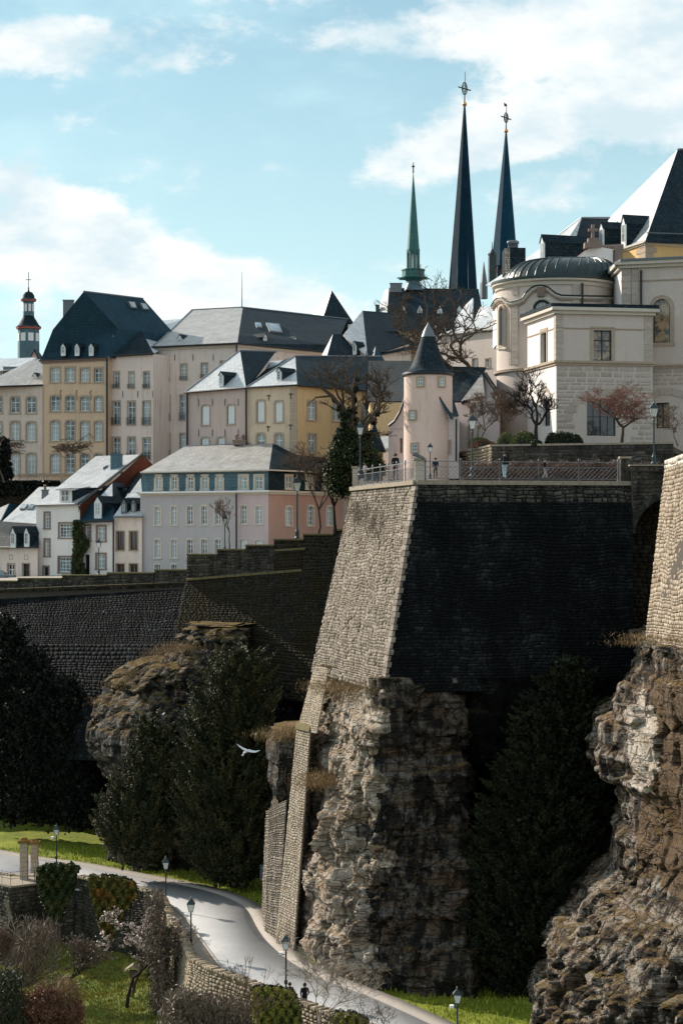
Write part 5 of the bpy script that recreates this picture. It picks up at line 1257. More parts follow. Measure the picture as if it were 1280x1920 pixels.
t_ = thing('rear_house', 'house behind the low cream one showing only a snow-bright roof with two skylights', 'house', tuple(P(60, 990, 222)))
ra = [P(4, 978, 216), P(69, 986, 213), P(69, 947, 219.5), P(112, 912, 226), P(73, 913, 228)]
polys(t_, 'roof', ra, [(0, 1, 2, 3, 4)], MT['slate_sunlit'])
mb = MB(); a = P(5, 1080, 217.5); b_ = P(69, 990, 217.5); mb.box(a.x, b_.x, 217.5, 226, a.z, b_.z-.5); mb.build('wall', MT['pl_white'], t_)
for q in ([(37, 956), (44, 947), (54, 947), (47, 956)], [(51, 956), (58, 947), (67, 948), (61, 956)]): skylight(t_, tuple(ra[:3]), q, 'glass')
chimney(t_, 79, 90, 920, 936, 219, MT['lead'], .8, 1)
t_ = thing('roof_wing', 'dark pyramid roof poking out left of the snow-bright roof', 'roof', tuple(P(10, 960, 226)))
polys(t_, 'roof', [P(2, 976, 224), P(18, 944, 229), P(34, 946, 232), P(10, 972, 226), P(-30, 965, 232)], [(0, 1, 2, 3), (0, 1, 4)], MT['slate_teal'])
# balustrade and terrace wall under the upper row
t_ = thing('balustrade', 'pale stone balustrade along the terrace beneath the yellow house', 'balustrade', tuple(P(90, 910, 238)))
a, b_ = P(33, 890, 238), P(150, 888, 236)
mb = MB(); mb.hexa([a+Vector((0, -.2, -.1)), b_+Vector((0, -.2, -.1)), b_+Vector((0, .2, -.1)), a+Vector((0, .2, -.1))], [a+Vector((0, -.2, .1)), b_+Vector((0, -.2, .1)), b_+Vector((0, .2, .1)), a+Vector((0, .2, .1))]); mb.build('handrail', MT['sandstone'], t_)
for k in range(38):
    p = a.lerp(b_, (k+.5)/38); mb = MB(); mb.lathe((p.x, p.y, p.z-1.35), [(.06, 0), (.1, .3), (.05, .8), (.07, 1.2)], 6); mb.build('baluster', MT['sandstone'], t_)
t_ = thing('terrace_wall', 'dark garden terrace wall below the balustrade behind the small roofs', 'wall', tuple(P(60, 960, 236)))
stones(t_, [P(-30, 1000, 238), P(160, 1000, 235.5), P(160, 906, 235.5), P(-30, 906, 238)], .6, .35, MT['stone_dim'], .06, 71, 60)

# ---- roofs in the middle distance
def pyramid(label, base, apex, mats, name='hip_roof', z0=None):
    """base: left, near corner, right as (px, py, D); two visible slopes + two rear ones"""
    l, n, r = [P(*q) for q in base]; a = P(*apex); t_ = thing(name, label, 'roof', tuple(n)); bk = l+r-n; bk.z = (l.z+r.z)/2
    polys(t_, 'slope', [l, n, a], [(0, 1, 2)], mats[0]); polys(t_, 'slope', [n, r, a], [(0, 1, 2)], mats[1]); polys(t_, 'slope', [r, bk, a], [(0, 1, 2)], mats[1]); polys(t_, 'slope', [bk, l, a], [(0, 1, 2)], mats[1])
    mb = MB(); z0 = min(l.z, n.z, r.z)-(3 if z0 is None else z0); c = (l+n+r+bk)/4
    q = [c+(p-c)*.93 for p in (l, n, r, bk)]; mb.hexa([Vector((p.x, p.y, z0)) for p in q], [Vector((p.x, p.y, p.z-.15)) for p in q]); mb.build('wall', MT['pl_cream'], t_)
    return t_
pyramid('steep dark pyramid roof with one pale side rising behind the pale mansion', [(578, 597, 285), (604, 600, 280), (664, 607, 284)], (622, 544, 285), (MT['slate_sunlit'], MT['slate']))
t_ = pyramid('steep roof with a long snow-bright left slope left of the chapel', [(643, 628, 243), (689, 669, 238), (775, 640, 246)], (679.5, 582, 253), (MT['slate_sunlit'], MT['slate']))
polys(t_, 'slope', [P(679.5, 582, 253), P(762, 588, 262), P(790, 650, 246), P(689, 669, 238)], [(0, 1, 2, 3)], MT['slate'])
t_ = pyramid('small dark roof with a thin bright edge and one tiny dormer', [(602, 668, 240), (612, 670, 238), (690, 670, 240)], (624, 626, 243), (MT['slate_sunlit'], MT['slate']))
polys(t_, 'slope', [P(624, 626, 243), P(661, 627, 245), P(690, 670, 240), P(612, 670, 238)], [(0, 1, 2, 3)], MT['slate'])
dormer(t_, fF[0], 664, 7, 645, 660, 640, 239.5, 2, rows=2)
pyramid('small teal pyramid roof beside the flat grey block', [(690, 676, 238), (700, 678, 235), (722, 677, 237)], (704, 649, 238), (MT['slate_teal'], MT['slate_teal']))
t_ = thing('flat_block', 'flat grey roof block between the roofs behind the turret', 'building', tuple(P(755, 660, 248)))
mb = MB(); a = P(735, 700, 248); b_ = P(800, 621, 248); mb.box(a.x, b_.x, 248, 258, a.z, b_.z); mb.build('wall', MT['sandstone'], t_)
mb = MB(); a = P(722, 700, 248); b_ = P(734.8, 623, 248); mb.box(a.x, b_.x, 248, 258, a.z, b_.z); mb.build('wall', MT['copper_green'], t_, label='green clad end')
mb = MB(); a = P(720, 621, 247.6); b_ = P(803, 618.5, 247.6); mb.box(a.x, b_.x, 247.6, 258.5, a.z, b_.z); mb.build('roof_edge', MT['iron_green'], t_)
# dark roofs filling the middle, stepping down to the turret
def roof_block(label, v, mat, wallm='pl_beige', drop=4, name='house_roof', side=None):
    vv = [P(*q) for q in v]; c = sum(vv, Vector())/len(vv); t_ = thing(name, label, 'roof', tuple(c))
    polys(t_, 'slope', vv, [tuple(range(len(vv)))], MT[mat], th=.2)
    lo = sorted(vv, key=lambda q: q.z)[:2]; hi = sorted(vv, key=lambda q: -q.z)[:2]
    back = [Vector((p.x, p.y+2*(hi[0].y-lo[0].y), lo[0].z)) for p in lo]
    polys(t_, 'slope', [hi[0], hi[1]]+sorted(back, key=lambda q: abs(q.x-hi[1].x)), [(0, 1, 2, 3)], MT[mat], th=.2)
    mb = MB(); l, r = sorted(lo, key=lambda q: q.x); mb.box(l.x+.2, r.x-.2, min(l.y, r.y)+.4, max(l.y, r.y)+6, min(l.z, r.z)-drop, min(l.z, r.z)-.1)
    mb.build('wall', MT[wallm], t_); return t_
roof_block('long dark slate roof filling the gap below the flat block left of the turret', [(688, 752, 196), (800, 752, 190), (800, 676, 194.5), (690, 676, 200)], 'slate', 'pl_orange', 8)
roof_block('dark roof running down behind the turret towards the white gable', [(812, 752, 168), (880, 752, 166), (910, 688, 169), (812, 686, 171)], 'slate', 'pl_cream', 6)

# chapel with big roof and spirelet
tc_ = thing('chapel', 'large dark slate chapel roof with a row of white dormers and a grey chimney', 'church', tuple(P(800, 640, 300)))
ca, cb, cc2, cd2 = P(700, 612, 296), P(722, 630, 290), P(915, 640, 290), P(897, 543, 304)
polys(tc_, 'roof', [cb, cc2, cd2, P(729, 541, 304)], [(0, 1, 2, 3)], MT['slate'])
polys(tc_, 'roof', [P(706, 586, 300), cb, P(729, 541, 304), P(722, 543, 308)], [(0, 1, 2, 3)], MT['slate_sunlit'], label='sunlit end')
polys(tc_, 'roof', [P(729, 541, 304), cd2, P(915, 640, 322), P(700, 640, 322)], [(0, 1, 2, 3)], MT['slate'])
mb = MB(); a = P(705, 760, 292); b_ = P(915, 641, 292); mb.box(a.x, b_.x, 292, 320, a.z, b_.z); mb.build('wall', MT['pl_beige'], tc_)
line(tc_, 'ridge', [P(729, 541, 304), cd2], .15, MT['iron_green'])
chimney(tc_, 731, 753, 532, 548, 302, MT['lead'])
chimney(tc_, 704, 711, 573, 586, 300, MT['iron_green'])
fch = Fac((0, 290), (10, 290.0), 0, 1)
for cx in (756, 787, 824, 861): dormer(tc_, fch, cx, 9.5, 581, 592, 571.5, 296.8, 3, rows=1)
for cx in (768, 816, 846): dormer(tc_, fch, cx, 7, 614, 622, 608, 292.8, 3, rows=1)
# green spirelet
tg = thing('green_spire', 'slender verdigris copper spirelet with a lantern gallery on the chapel ridge', 'spire', tuple(P(774.5, 541, 304)))
Dg = 304; pg = Dg/F; cg = P(774.5, 541.5, Dg)
mb = MB(); mb.lathe(cg, [(20*pg, -.3), (15*pg, 5*pg), (12.5*pg, 11*pg), (13*pg, 16*pg)], 8); mb.build('flared_foot', MT['slate_blue'], tg)
mb = MB(); mb.lathe(cg, [(14*pg, 15*pg), (22*pg, 21*pg), (22*pg, 24*pg), (21*pg, 24.2*pg), (21*pg, 34*pg), (22.3*pg, 34.2*pg), (22.3*pg, 36.5*pg), (11*pg, 36.6*pg)], 8); mb.build('gallery', MT['copper_green'], tg)
for k in range(8):
    a = 2*pi*k/8+.2; d = Vector((cos(a), sin(a), 0)); p = cg+Vector((0, 0, 20*pg)); line(tg, 'gargoyle', [p+d*12*pg, p+d*31*pg], [.22, .1], MT['copper_green'], 5)
    q = cg+d*10.8*pg; line(tg, 'lantern_column', [q+Vector((0, 0, 36.6*pg)), q+Vector((0, 0, 72*pg))], .16, MT['copper_green'], 5)
mb = MB(); mb.lathe(cg, [(6*pg, 36.6*pg), (6*pg, 72*pg)], 8); mb.build('lantern_core', MT['lantern_glass'], tg)
mb = MB(); mb.lathe(cg, [(11.5*pg, 66*pg), (12.3*pg, 72*pg), (12.3*pg, 75*pg), (11.3*pg, 76*pg), (6*pg, 150*pg), (.3*pg, 220*pg)], 8); mb.build('spire_cone', MT['copper_green'], tg)
mb = MB(); mb.lathe(cg, [(.12, 218*pg), (.1, 228*pg), (.3, 230*pg), (.1, 232*pg), (.05, 238*pg)], 6); mb.build('finial', MT['iron'], tg)

def big_spire(label, apx, apy, bx0, bx1, by, D, mat, ball_r, ringw, top, rot):
    t_ = thing('cathedral_spire', label, 'spire', tuple(P((bx0+bx1)/2, by, D)), 'twin cathedral spires'); p = D/F
    c = P((bx0+bx1)/2, by, D); ap = P(apx, apy, D+.5); H = ap.z-c.z; r_ = (bx1-bx0)/2*p*1.03
    mb = MB(); N = 8; ofs = rot
    for k in range(N):
        a0 = 2*pi*k/N+ofs; a1 = 2*pi*(k+1)/N+ofs; q = lambda a, f_: Vector((c.x+(ap.x-c.x)*f_+r_*(1-f_)*cos(a)+.12*cos(a)*f_, c.y+r_*(1-f_)*sin(a)+.12*sin(a)*f_, c.z+H*f_))
        for s_ in range(8): mb.face([q(a0, s_/8), q(a1, s_/8), q(a1, (s_+1)/8), q(a0, (s_+1)/8)])
    mb.build('spire_cone', mat, t_)
    for k in range(N):
        a0 = 2*pi*k/N+ofs; line(t_, 'arris', [c+Vector((r_*cos(a0), r_*sin(a0), 0)), ap+Vector((.1*cos(a0), .1*sin(a0), 0))], .09, MT['lead'], 4)
    mb = MB(); R_ = ball_r*p; cc_ = ap+Vector((0, 0, R_*.8)); mb.lathe(cc_, [(R_*sin(pi*k/10)+.001, -R_*cos(pi*k/10)) for k in range(11)], 16); mb.build('gilded_ball', MT['gold'], t_, smooth=True)
    zt = (HZ-top)*p; line(t_, 'cross_shaft', [cc_+Vector((0, 0, R_*.8)), Vector((ap.x+.1, ap.y, zt))], [.13, .05], MT['iron'], 5)
    rc = Vector((ap.x, ap.y, cc_.z+(zt-cc_.z)*.48)); rr = ringw*p
    line(t_, 'cross_ring', [rc+Vector((rr*cos(a)*.8, rr*cos(a)*.5, rr*1.9*sin(a))) for a in np.linspace(0, 2*pi, 21)], .1, MT['iron'], 5)
    line(t_, 'cross_ring', [rc+Vector((rr*cos(a)*.5, rr*cos(a)*.3, rr*1.2*sin(a))) for a in np.linspace(0, 2*pi, 17)], .06, MT['iron'], 5)
    line(t_, 'cross_bar', [rc+Vector((-rr*2.0, 0, .3)), rc+Vector((rr*2.0, 0, -.35))], .11, MT['iron'], 5)
    mb = MB(); mb.box(rc.x-.45, rc.x+.45, rc.y-.1, rc.y+.1, rc.z-.45, rc.z+.45)
    return t_
big_spire('taller left hand one of the twin cathedral spires with gilded ball and ring cross', 870.6, 198, 840, 895, 546, 330, MT['spire_dark'], 4.3, 6, 132, .30)
s3 = big_spire('shorter right hand cathedral spire with gilded ball and weathercock', 948.4, 248, 920, 971, 500, 345, MT['spire_blue'], 4, 4.8, 192, .30)
mb = MB(); q = P(948, 196, 345); mb.hexa([q+Vector((-.3, 0, -.2)), q+Vector((.25, 0, -.3)), q+Vector((.25, .1, -.3)), q+Vector((-.3, .1, -.2))], [q+Vector((-.35, 0, .5)), q+Vector((.1, 0, .1)), q+Vector((.1, .1, .1)), q+Vector((-.35, .1, .5))]); mb.build('weathercock', MT['iron'], s3)
mb = MB()
a = P(917, 530, 338); b_ = P(930, 478, 338); mb.box(a.x, b_.x, 338, 341, a.z, b_.z)
mb.lathe(((a.x+b_.x)/2, 339.5, b_.z), [((b_.x-a.x)*.55, 0), ((b_.x-a.x)*.62, .5), (.1, 1.3), (.05, 2.6)], 6); mb.build('corner_turret', MT['iron_green'], s3)
mb = MB(); a = P(931, 560, 343); b_ = P(972, 500, 343); mb.box(a.x, b_.x, 341, 352, a.z, b_.z); mb.build('tower', MT['spire_dark'], s3)
ts = thing('small_spire', 'tiny grey needle spire between the twin spires and the bare branches', 'spire', tuple(P(906, 560, 360)))
mb = MB(); c = P(906.5, 560, 360); mb.lathe(c, [(.75, 0), (.7, 3), (.05, 7)], 6); mb.build('spire_cone', MT['lead'], ts)

# baroque tower on the left
tt = thing('baroque_tower', 'slate clad baroque tower with two onion domes and red cornices at the far left', 'tower', tuple(P(53, 680, 300)))
Dt = 300; pt_ = Dt/F; ct = P(53.5, 690, Dt); up = lambda y_: (690-y_)*pt_
mb = MB(); mb.lathe(ct, [(20.5*pt_, -3), (20.5*pt_, up(648)), (20*pt_, up(620)), (20*pt_, up(616))], 8); mb.build('lower_stage', MT['slate_blue'], tt)
def ringm(y_, r_, h, mat, nm):
    mb = MB(); mb.lathe(ct, [(r_*.9*pt_, up(y_)), (r_*pt_, up(y_)+.02), (r_*pt_, up(y_)+h), (r_*.85*pt_, up(y_)+h+.15)], 8); mb.build(nm, mat, tt)
red = plain('red_paint', (.42, .10, .08), .7, .2)
ringm(617, 23.5, .35, red, 'red_cornice'); ringm(614, 24, .15, MT['iron_green'], 'cornice_cap')
mb = MB(); mb.lathe(ct, [(23.5*pt_, up(613)), (19*pt_, up(608)), (15*pt_, up(601)), (11.5*pt_, up(596)), (10.5*pt_, up(592))], 12); mb.build('lower_dome', MT['slate'], tt, smooth=True)
mb = MB(); mb.lathe(ct, [(10.5*pt_, up(593)), (10.5*pt_, up(586)), (10*pt_, up(565)), (11*pt_, up(563))], 8); mb.build('upper_stage', MT['slate_blue'], tt)
ringm(565, 14.5, .3, red, 'red_cornice'); ringm(562.5, 15, .12, MT['iron_green'], 'cornice_cap')
mb = MB(); mb.lathe(ct, [(14*pt_, up(561.5)), (11.5*pt_, up(558)), (10.5*pt_, up(553)), (7*pt_, up(548)), (2*pt_, up(546)), (.8*pt_, up(541))], 12); mb.build('upper_dome', MT['slate'], tt, smooth=True)
mb = MB(); mb.lathe(ct, [(.02, up(542)), (2*pt_, up(540)), (.02, up(537))], 8); mb.build('ball', MT['brownstone'], tt)
line(tt, 'cross_shaft', [ct+Vector((0, 0, up(540))), ct+Vector((0, 0, up(510)))], .06, MT['iron'], 4)
line(tt, 'cross_bar', [ct+Vector((-5*pt_, 0, up(524))), ct+Vector((5*pt_, 0, up(524)))], .06, MT['iron'], 4)
for k in range(8):
    a = 2*pi*(k+.5)/8; r_ = 20.1*pt_*cos(pi/8)
    for (rr, y0_, y1_, hw_) in ((r_, 640, 625, .42), (10.2*pt_*cos(pi/8), 584, 570, .2)):
        c = ct+Vector((rr*cos(a), rr*sin(a), 0)); tn = Vector((-sin(a), cos(a), 0)); on = Vector((cos(a), sin(a), 0))*.06; mb = MB()
        z0, z1 = up(y0_), up(y1_); mb.hexa([c-tn*hw_-on+Vector((0, 0, z0)), c+tn*hw_-on+Vector((0, 0, z0)), c+tn*hw_+on+Vector((0, 0, z0)), c-tn*hw_+on+Vector((0, 0, z0))], [c-tn*hw_-on+Vector((0, 0, z1)), c+tn*hw_-on+Vector((0, 0, z1)), c+tn*hw_+on+Vector((0, 0, z1)), c-tn*hw_+on+Vector((0, 0, z1))])
        lo_ = mb.build('louvre_window', MT['white_paint'], tt)
tn_ = thing('gable_house', 'small rosy gable in front of the baroque tower', 'house', tuple(P(65, 680, 275)))
polys(tn_, 'gable', [P(50, 682, 274), P(76, 682, 274), P(65, 656, 274)], [(0, 1, 2)], MT['pl_pinkish']); polys(tn_, 'roof', [P(77, 684, 273.6), P(64.7, 654, 273.6), P(70, 654, 284), P(90, 684, 284)], [(0, 1, 2, 3)], MT['slate'])
polys(tn_, 'roof', [P(48, 684, 273.6), P(64.7, 654, 273.6), P(66, 654, 284), P(46, 684, 284)], [(0, 1, 2, 3)], MT['slate'])

# ---- white houses right of the chapel
t_ = roof_block('snow-bright steep roof with a white dormer behind the bare trees right of the chapel', [(832, 630, 226), (884, 622, 220), (886, 558, 236), (872, 572, 238)], 'slate_sunlit', 'pl_beige', 8)
dormer(t_, fF[0], 831, 8.5, 616, 632, 605, 222, 2.5, rows=3)
fR = facs([(812, 216), (945, 206)], 12, 19.2); f = fR[0]
t2_ = thing('tan_wall_house', 'tan stone house wall seen through the bare trees beside the turret cone', 'house', tuple(f.p(0, 12)))
zz1, zz2 = (HZ-628)*216/F, (HZ-622)*206/F; f.z1 = zz1
for cx in (889, 914): window(t2_, f, cx, 8, 672, 688, 2, 2, 0, sur='sandstone', sw=.12)
wall_part(t2_, f, MT['pl_beige']); closed_back(t2_, fR, [V2(950, 222), V2(820, 230)], MT['pl_beige'])
polys(t2_, 'roof', [P(812, 630, 215.4), P(945, 614, 205.4), P(955, 570, 216), P(900, 575, 222), P(886, 606, 219)], [(0, 1, 2, 3, 4)], MT['slate_sunlit'])

# ---- turret
Dt2 = 146; pt2 = Dt2/F; ctr = P(802.5, 880, Dt2+1.9)
tu = thing('round_turret', 'round salmon pink turret with a slate cone roof and small square windows', 'turret', tuple(ctr))
zr = lambda y_: (880-y_)*pt2
mb = MB(); mb.lathe(ctr, [(46.5*pt2, -1.5), (46.2*pt2, zr(800)), (45.8*pt2, zr(700))], 48); mb.build('wall', MT['pl_turret'], tu, smooth=True)
cone = [(45.8, 702), (48.5, 700), (48.5, 697), (43, 694.5), (37, 690), (32, 683), (27, 671), (20, 650), (13, 628)]
mb = MB(); mb.lathe(ctr, [(r_*pt2, zr(y_)) for r_, y_ in cone], 40); mb.build('cone_roof', MT['slate'], tu, smooth=True)
mb = MB(); mb.lathe(ctr, [(13.3*pt2, zr(628.2)), (9*pt2, zr(616)), (2.2*pt2, zr(605)), (.05, zr(600))], 24); mb.build('lead_cap', MT['lead'], tu, smooth=True)
mb = MB(); mb.lathe(ctr, [(48.6*pt2, zr(703)), (49.6*pt2, zr(700.5)), (48.6*pt2, zr(698))], 40); mb.build('gutter', MT['iron'], tu, smooth=True)
def turret_win(cx, yt, yb, w_=9):
    u = (cx-802.5)/46.3; a = math.asin(max(-1, min(1, u))); d = Vector((sin(a), -cos(a), 0)); tn = Vector((cos(a), sin(a), 0)); c = ctr+d*46.2*pt2; hw = w_/2*pt2/max(.35, cos(a)); z0 = ctr.z+zr(yb); z1 = ctr.z+zr(yt)
    o_ = MB()
    def bx(ua, ub, za, zb, oa, ob, mb): mb.hexa([Vector((c.x+tn.x*ua+d.x*oa, c.y+tn.y*ua+d.y*oa, za)), Vector((c.x+tn.x*ub+d.x*oa, c.y+tn.y*ub+d.y*oa, za)), Vector((c.x+tn.x*ub+d.x*ob, c.y+tn.y*ub+d.y*ob, za)), Vector((c.x+tn.x*ua+d.x*ob, c.y+tn.y*ua+d.y*ob, za))], [Vector((c.x+tn.x*ua+d.x*oa, c.y+tn.y*ua+d.y*oa, zb)), Vector((c.x+tn.x*ub+d.x*oa, c.y+tn.y*ub+d.y*oa, zb)), Vector((c.x+tn.x*ub+d.x*ob, c.y+tn.y*ub+d.y*ob, zb)), Vector((c.x+tn.x*ua+d.x*ob, c.y+tn.y*ua+d.y*ob, zb))])
    bx(-hw, hw, z0, z0+.05, .0, .05, o_); bx(-hw, hw, z1-.05, z1, 0, .05, o_); bx(-hw, -hw+.05, z0+.05, z1-.05, 0, .05, o_); bx(hw-.05, hw, z0+.05, z1-.05, 0, .05, o_); bx(-.025, .025, z0+.05, z1-.05, 0, .05, o_)
    bx(-hw+.05, hw-.05, (z0+z1)/2-.02, (z0+z1)/2+.02, 0, .045, o_)
    w_o = o_.build('window', MT['white_paint'], tu); g_ = MB(); bx(-hw+.01, hw-.01, z0+.01, z1-.01, -.05, .02, g_); g_.build('pane', MT['glass'], w_o)
    s_ = MB(); bx(-hw-.14, -hw, z0-.12, z1+.14, -.05, .08, s_); bx(hw, hw+.14, z0-.12, z1+.14, -.05, .08, s_); bx(-hw, hw, z1, z1+.14, -.05, .08, s_); bx(-hw, hw, z0-.12, z0, -.05, .1, s_); s_.build('surround', MT['sandstone'], w_o)
turret_win(786, 710, 724); turret_win(826, 710, 724); turret_win(772, 772.5, 786); turret_win(775.5, 834, 848)
# annex right of turret
zAn = 7.2
tn2, fn2 = building('turret_annex', 'narrow rosy annex with a slanting slate roof clinging to the right of the turret', [(822, 147), (860, 146.5)], 4.2, 8.9, None, None)
window(tn2, fn2[0], 831, 6, 765, 793, 1, 4, 0, sur='sandstone', sw=.1); window(tn2, fn2[0], 838.5, 10, 826, 849, 2, 3, 0, sur='sandstone', sw=.12)
wall_part(tn2, fn2[0], MT['pl_lav']); closed_back(tn2, fn2, [V2(862, 156), V2(826, 156)], MT['pl_lav'])
polys(tn2, 'gable', [P(822, 780, 146.9), P(861, 785, 146.4), P(848, 783, 146.5), P(824, 743, 146.9)], [(0, 2, 3)], MT['pl_lav'])
polys(tn2, 'roof', [P(823, 741, 146.2), P(848, 785, 146), P(860, 780, 150), P(848, 741, 151)], [(0, 1, 2, 3)], MT['slate_teal'])
line(tn2, 'drainpipe', [P(855, 786, 146), P(855, 865, 146)], .08, MT['iron'])
# lavender white gabled house
tl_, fl_ = building('lavender_house', 'lavender white gabled house right of the turret behind the terrace shrubs', [(856, 153), (935, 150)], 4.5, 10.4, None, None)
for cx in (882, 899): window(tl_, fl_[0], cx, 8, 799, 822, 2, 3, 0, sur='sandstone', sw=.1)
window(tl_, fl_[0], 886, 8, 765, 783, 2, 2, 0, sur='sandstone', sw=.1)
finish(tl_, fl_, [MT['pl_lav']], [V2(940, 160), V2(862, 163)])
polys(tl_, 'gable', [P(864, 752, 152.6), P(943, 752, 149.6), P(904, 699, 151.2)], [(0, 1, 2)], MT['pl_lav'])
polys(tl_, 'roof', [P(864, 757, 152), P(905, 698, 150.8), P(912, 698, 163), P(872, 757, 164)], [(0, 1, 2, 3)], MT['slate'])
polys(tl_, 'roof', [P(869, 750, 151.6), P(904, 699, 150.9), P(908, 742, 150.2)], [(0, 1, 2)], MT['slate_sunlit_grey'], label='light grey hipped gable')
polys(tl_, 'roof', [P(946, 757, 149), P(905, 698, 150.8), P(912, 698, 163), P(952, 757, 160)], [(0, 1, 2, 3)], MT['slate'])
# left annex of turret
tl2, fl2 = building('lean_to', 'pale wall with a swept sloping top left of the turret', [(728, 150), (762, 149)], 4.2, 8.2, None, None)
window(tl2, fl2[0], 752, 5, 745+32, 800, 1, 2, 0, frame='brownstone', glass='dark_glass', sur=None); window(tl2, fl2[0], 751, 5, 820, 850, 1, 2, 0, frame='brownstone', glass='dark_glass', sur=None)
finish(tl2, fl2, [MT['pl_lav']], [V2(764, 156), V2(732, 156)])
gq = [P(728, 803, 149.9), P(762, 803, 148.9), P(760, 745, 149), P(750, 772, 149.3), P(740, 789, 149.6), P(729, 798, 149.9)]
polys(tl2, 'gable', gq, [(0, 1, 2, 3, 4, 5)], MT['pl_lav'])
line(tl2, 'verge', [gq[5], gq[4], gq[3], gq[2]], .12, MT['iron'])
# little cone tower
cs = P(701.5, 875, 152); tcs = thing('cone_hut', 'little round ochre tower with a pointed slate cone half hidden by ivy', 'turret', tuple(cs)); pc = 152/F
mb = MB(); mb.lathe(cs, [(17*pc, -1), (17*pc, 30*pc)], 20); mb.build('wall', MT['pl_orange'], tcs, smooth=True)
mb = MB(); mb.lathe(cs, [(22*pc, 27*pc), (21.5*pc, 30*pc), (17*pc, 42*pc), (9*pc, 62*pc), (.05, 80*pc)], 20); mb.build('cone_roof', MT['slate'], tcs, smooth=True)
roof_block('small pale lean-to roof seen past the ivy tree trunk', [(640, 846, 160), (736, 840, 158), (728, 818, 164), (655, 820, 166)], 'slate_sunlit_grey', 'pl_cream', 3, name='shed_roof')
# ================================================================= villa and roofs on the right
vp = thing('villa', 'beige neobaroque villa with a ribbed copper dome rotunda and an annex, above the terrace hedge', 'villa', tuple(P(1042, 830, 150)))
zt, zb_, z00 = 16.75, 12.93, 5.4
fa = facs([(988.5, 152), (1042.5, 145), (1222, 146.4)], z00, zt)
window(vp, fa[1], 1129, 33, 618, 676, 2, 3, 0, frame='iron', glass='amber_glass', sur='sandstone', sw=.28, rec=.2)
window(vp, fa[0], 1019.5, 10, 622, 680, 1, 3, 0, frame='iron', glass='dark_glass', sur='sandstone', sw=.25, rec=.3)
window(vp, fa[0], 1023.5, 14, 750, 799, 2, 3, 0, frame='iron', glass='dark_glass', sur=None, rec=.3)
window(vp, fa[1], 1127, 54, 746, 817, 4, 2, 0, frame='iron', glass='dark_glass', sur=None, rec=.3)
wall_part(vp, fa[0], MT['pl_white'], label='sunlit end wall'); wall_part(vp, fa[1], MT['pl_beige'])  # end wall white instead of beige: sunlight put into the plaster colour
closed_back(vp, fa, [V2(1225, 153), V2(1000, 158)], MT['pl_beige'])
for f in fa:
    cornice(vp, f, zt-.15, .5, .45, MT['trim_cream']); cornice(vp, f, zb_-.2, .35, .22, MT['sandstone'])
    cornice(vp, f, 15.45, .12, .05, MT['sandstone'], name='string_course')
mb = MB(); q = [fa[0].p(-.4, 0, .5), fa[0].p(fa[0].L+.3, 0, .5), fa[1].p(fa[1].L+.4, 0, .5), Vector((23.9, 152, 0)), Vector((15, 158, 0))]
mb.hexa([Vector((p.x, p.y, zt+.36)) for p in q], [Vector((p.x, p.y, zt+.62)) for p in q]); mb.build('flat_roof', MT['slate'], vp)
def blockband(f, u0, u1, z0, z1, bh, mat, proud=.05, nm='quoin'):
    n = max(1, int(round((z1-z0)/bh)))
    for k in range(n):
        za = z0+(z1-z0)*k/n; zc = z0+(z1-z0)*(k+1)/n-.02; mb = MB()
        mb.hexa([f.p(u0, za, -.04), f.p(u1, za, -.04), f.p(u1, za, proud), f.p(u0, za, proud)][::-1], [f.p(u0, zc, -.04), f.p(u1, zc, -.04), f.p(u1, zc, proud), f.p(u0, zc, proud)][::-1]); mb.build(nm, mat, vp)
f = fa[1]
blockband(f, -.02, .55, zb_+.16, zt-.17, .42, MT['ashlar']); blockband(f, f.L-.62, f.L, zb_+.16, zt-.17, .42, MT['ashlar']); blockband(fa[0], fa[0].L-.5, fa[0].L+.04, zb_+.16, zt-.17, .42, MT['ashlar'])
def low_skip(u, v, pl=1072, pr=1184, cx=1128, r_=60, base=790):
    px = 1042.5+u*(1222-1042.5); py = 832+v*(694-832); return (px-cx)**2/r_**2+max(0, base-py)**2/52**2 < 1 if py < base else abs(px-cx) < r_
stones(vp, [fa[1].p(0, z00), fa[1].p(fa[1].L, z00), fa[1].p(fa[1].L, zb_-.22), fa[1].p(0, zb_-.22)], .95, .34, MT['ashlar'], .006, 301, 200, skip=low_skip, backing=False, jit=.03, gap=.0015, wob=0, name='ashlar_block')
for k in range(11):
    a0 = pi-pi*k/11; a1 = pi-pi*(k+1)/11+.01; mb = MB(); ap = lambda r_, a, o: fa[1].p(fa[1].hit(1128, 790)[0]+r_*cos(a)*1.18, fa[1].hit(1128, 790)[1]+r_*sin(a), o)
    mb.hexa([ap(2.02, a0, .05), ap(2.02, a1, .05), ap(2.5, a1, .05), ap(2.5, a0, .05)], [ap(2.02, a0, -.05), ap(2.02, a1, -.05), ap(2.5, a1, -.05), ap(2.5, a0, -.05)]); mb.build('voussoir', MT['ashlar'], vp)
for k in range(9):
    a0 = pi-pi*k/9; a1 = pi-pi*(k+1)/9+.01; mb = MB(); u_, z_ = fa[0].hit(1023, 762); ap = lambda r_, a, o: fa[0].p(u_+r_*cos(a), z_+r_*sin(a), o)
    mb.hexa([ap(1.15, a0, .08), ap(1.15, a1, .08), ap(1.45, a1, .08), ap(1.45, a0, .08)], [ap(1.15, a0, -.05), ap(1.15, a1, -.05), ap(1.45, a1, -.05), ap(1.45, a0, -.05)]); mb.build('voussoir', MT['ashlar'], vp)
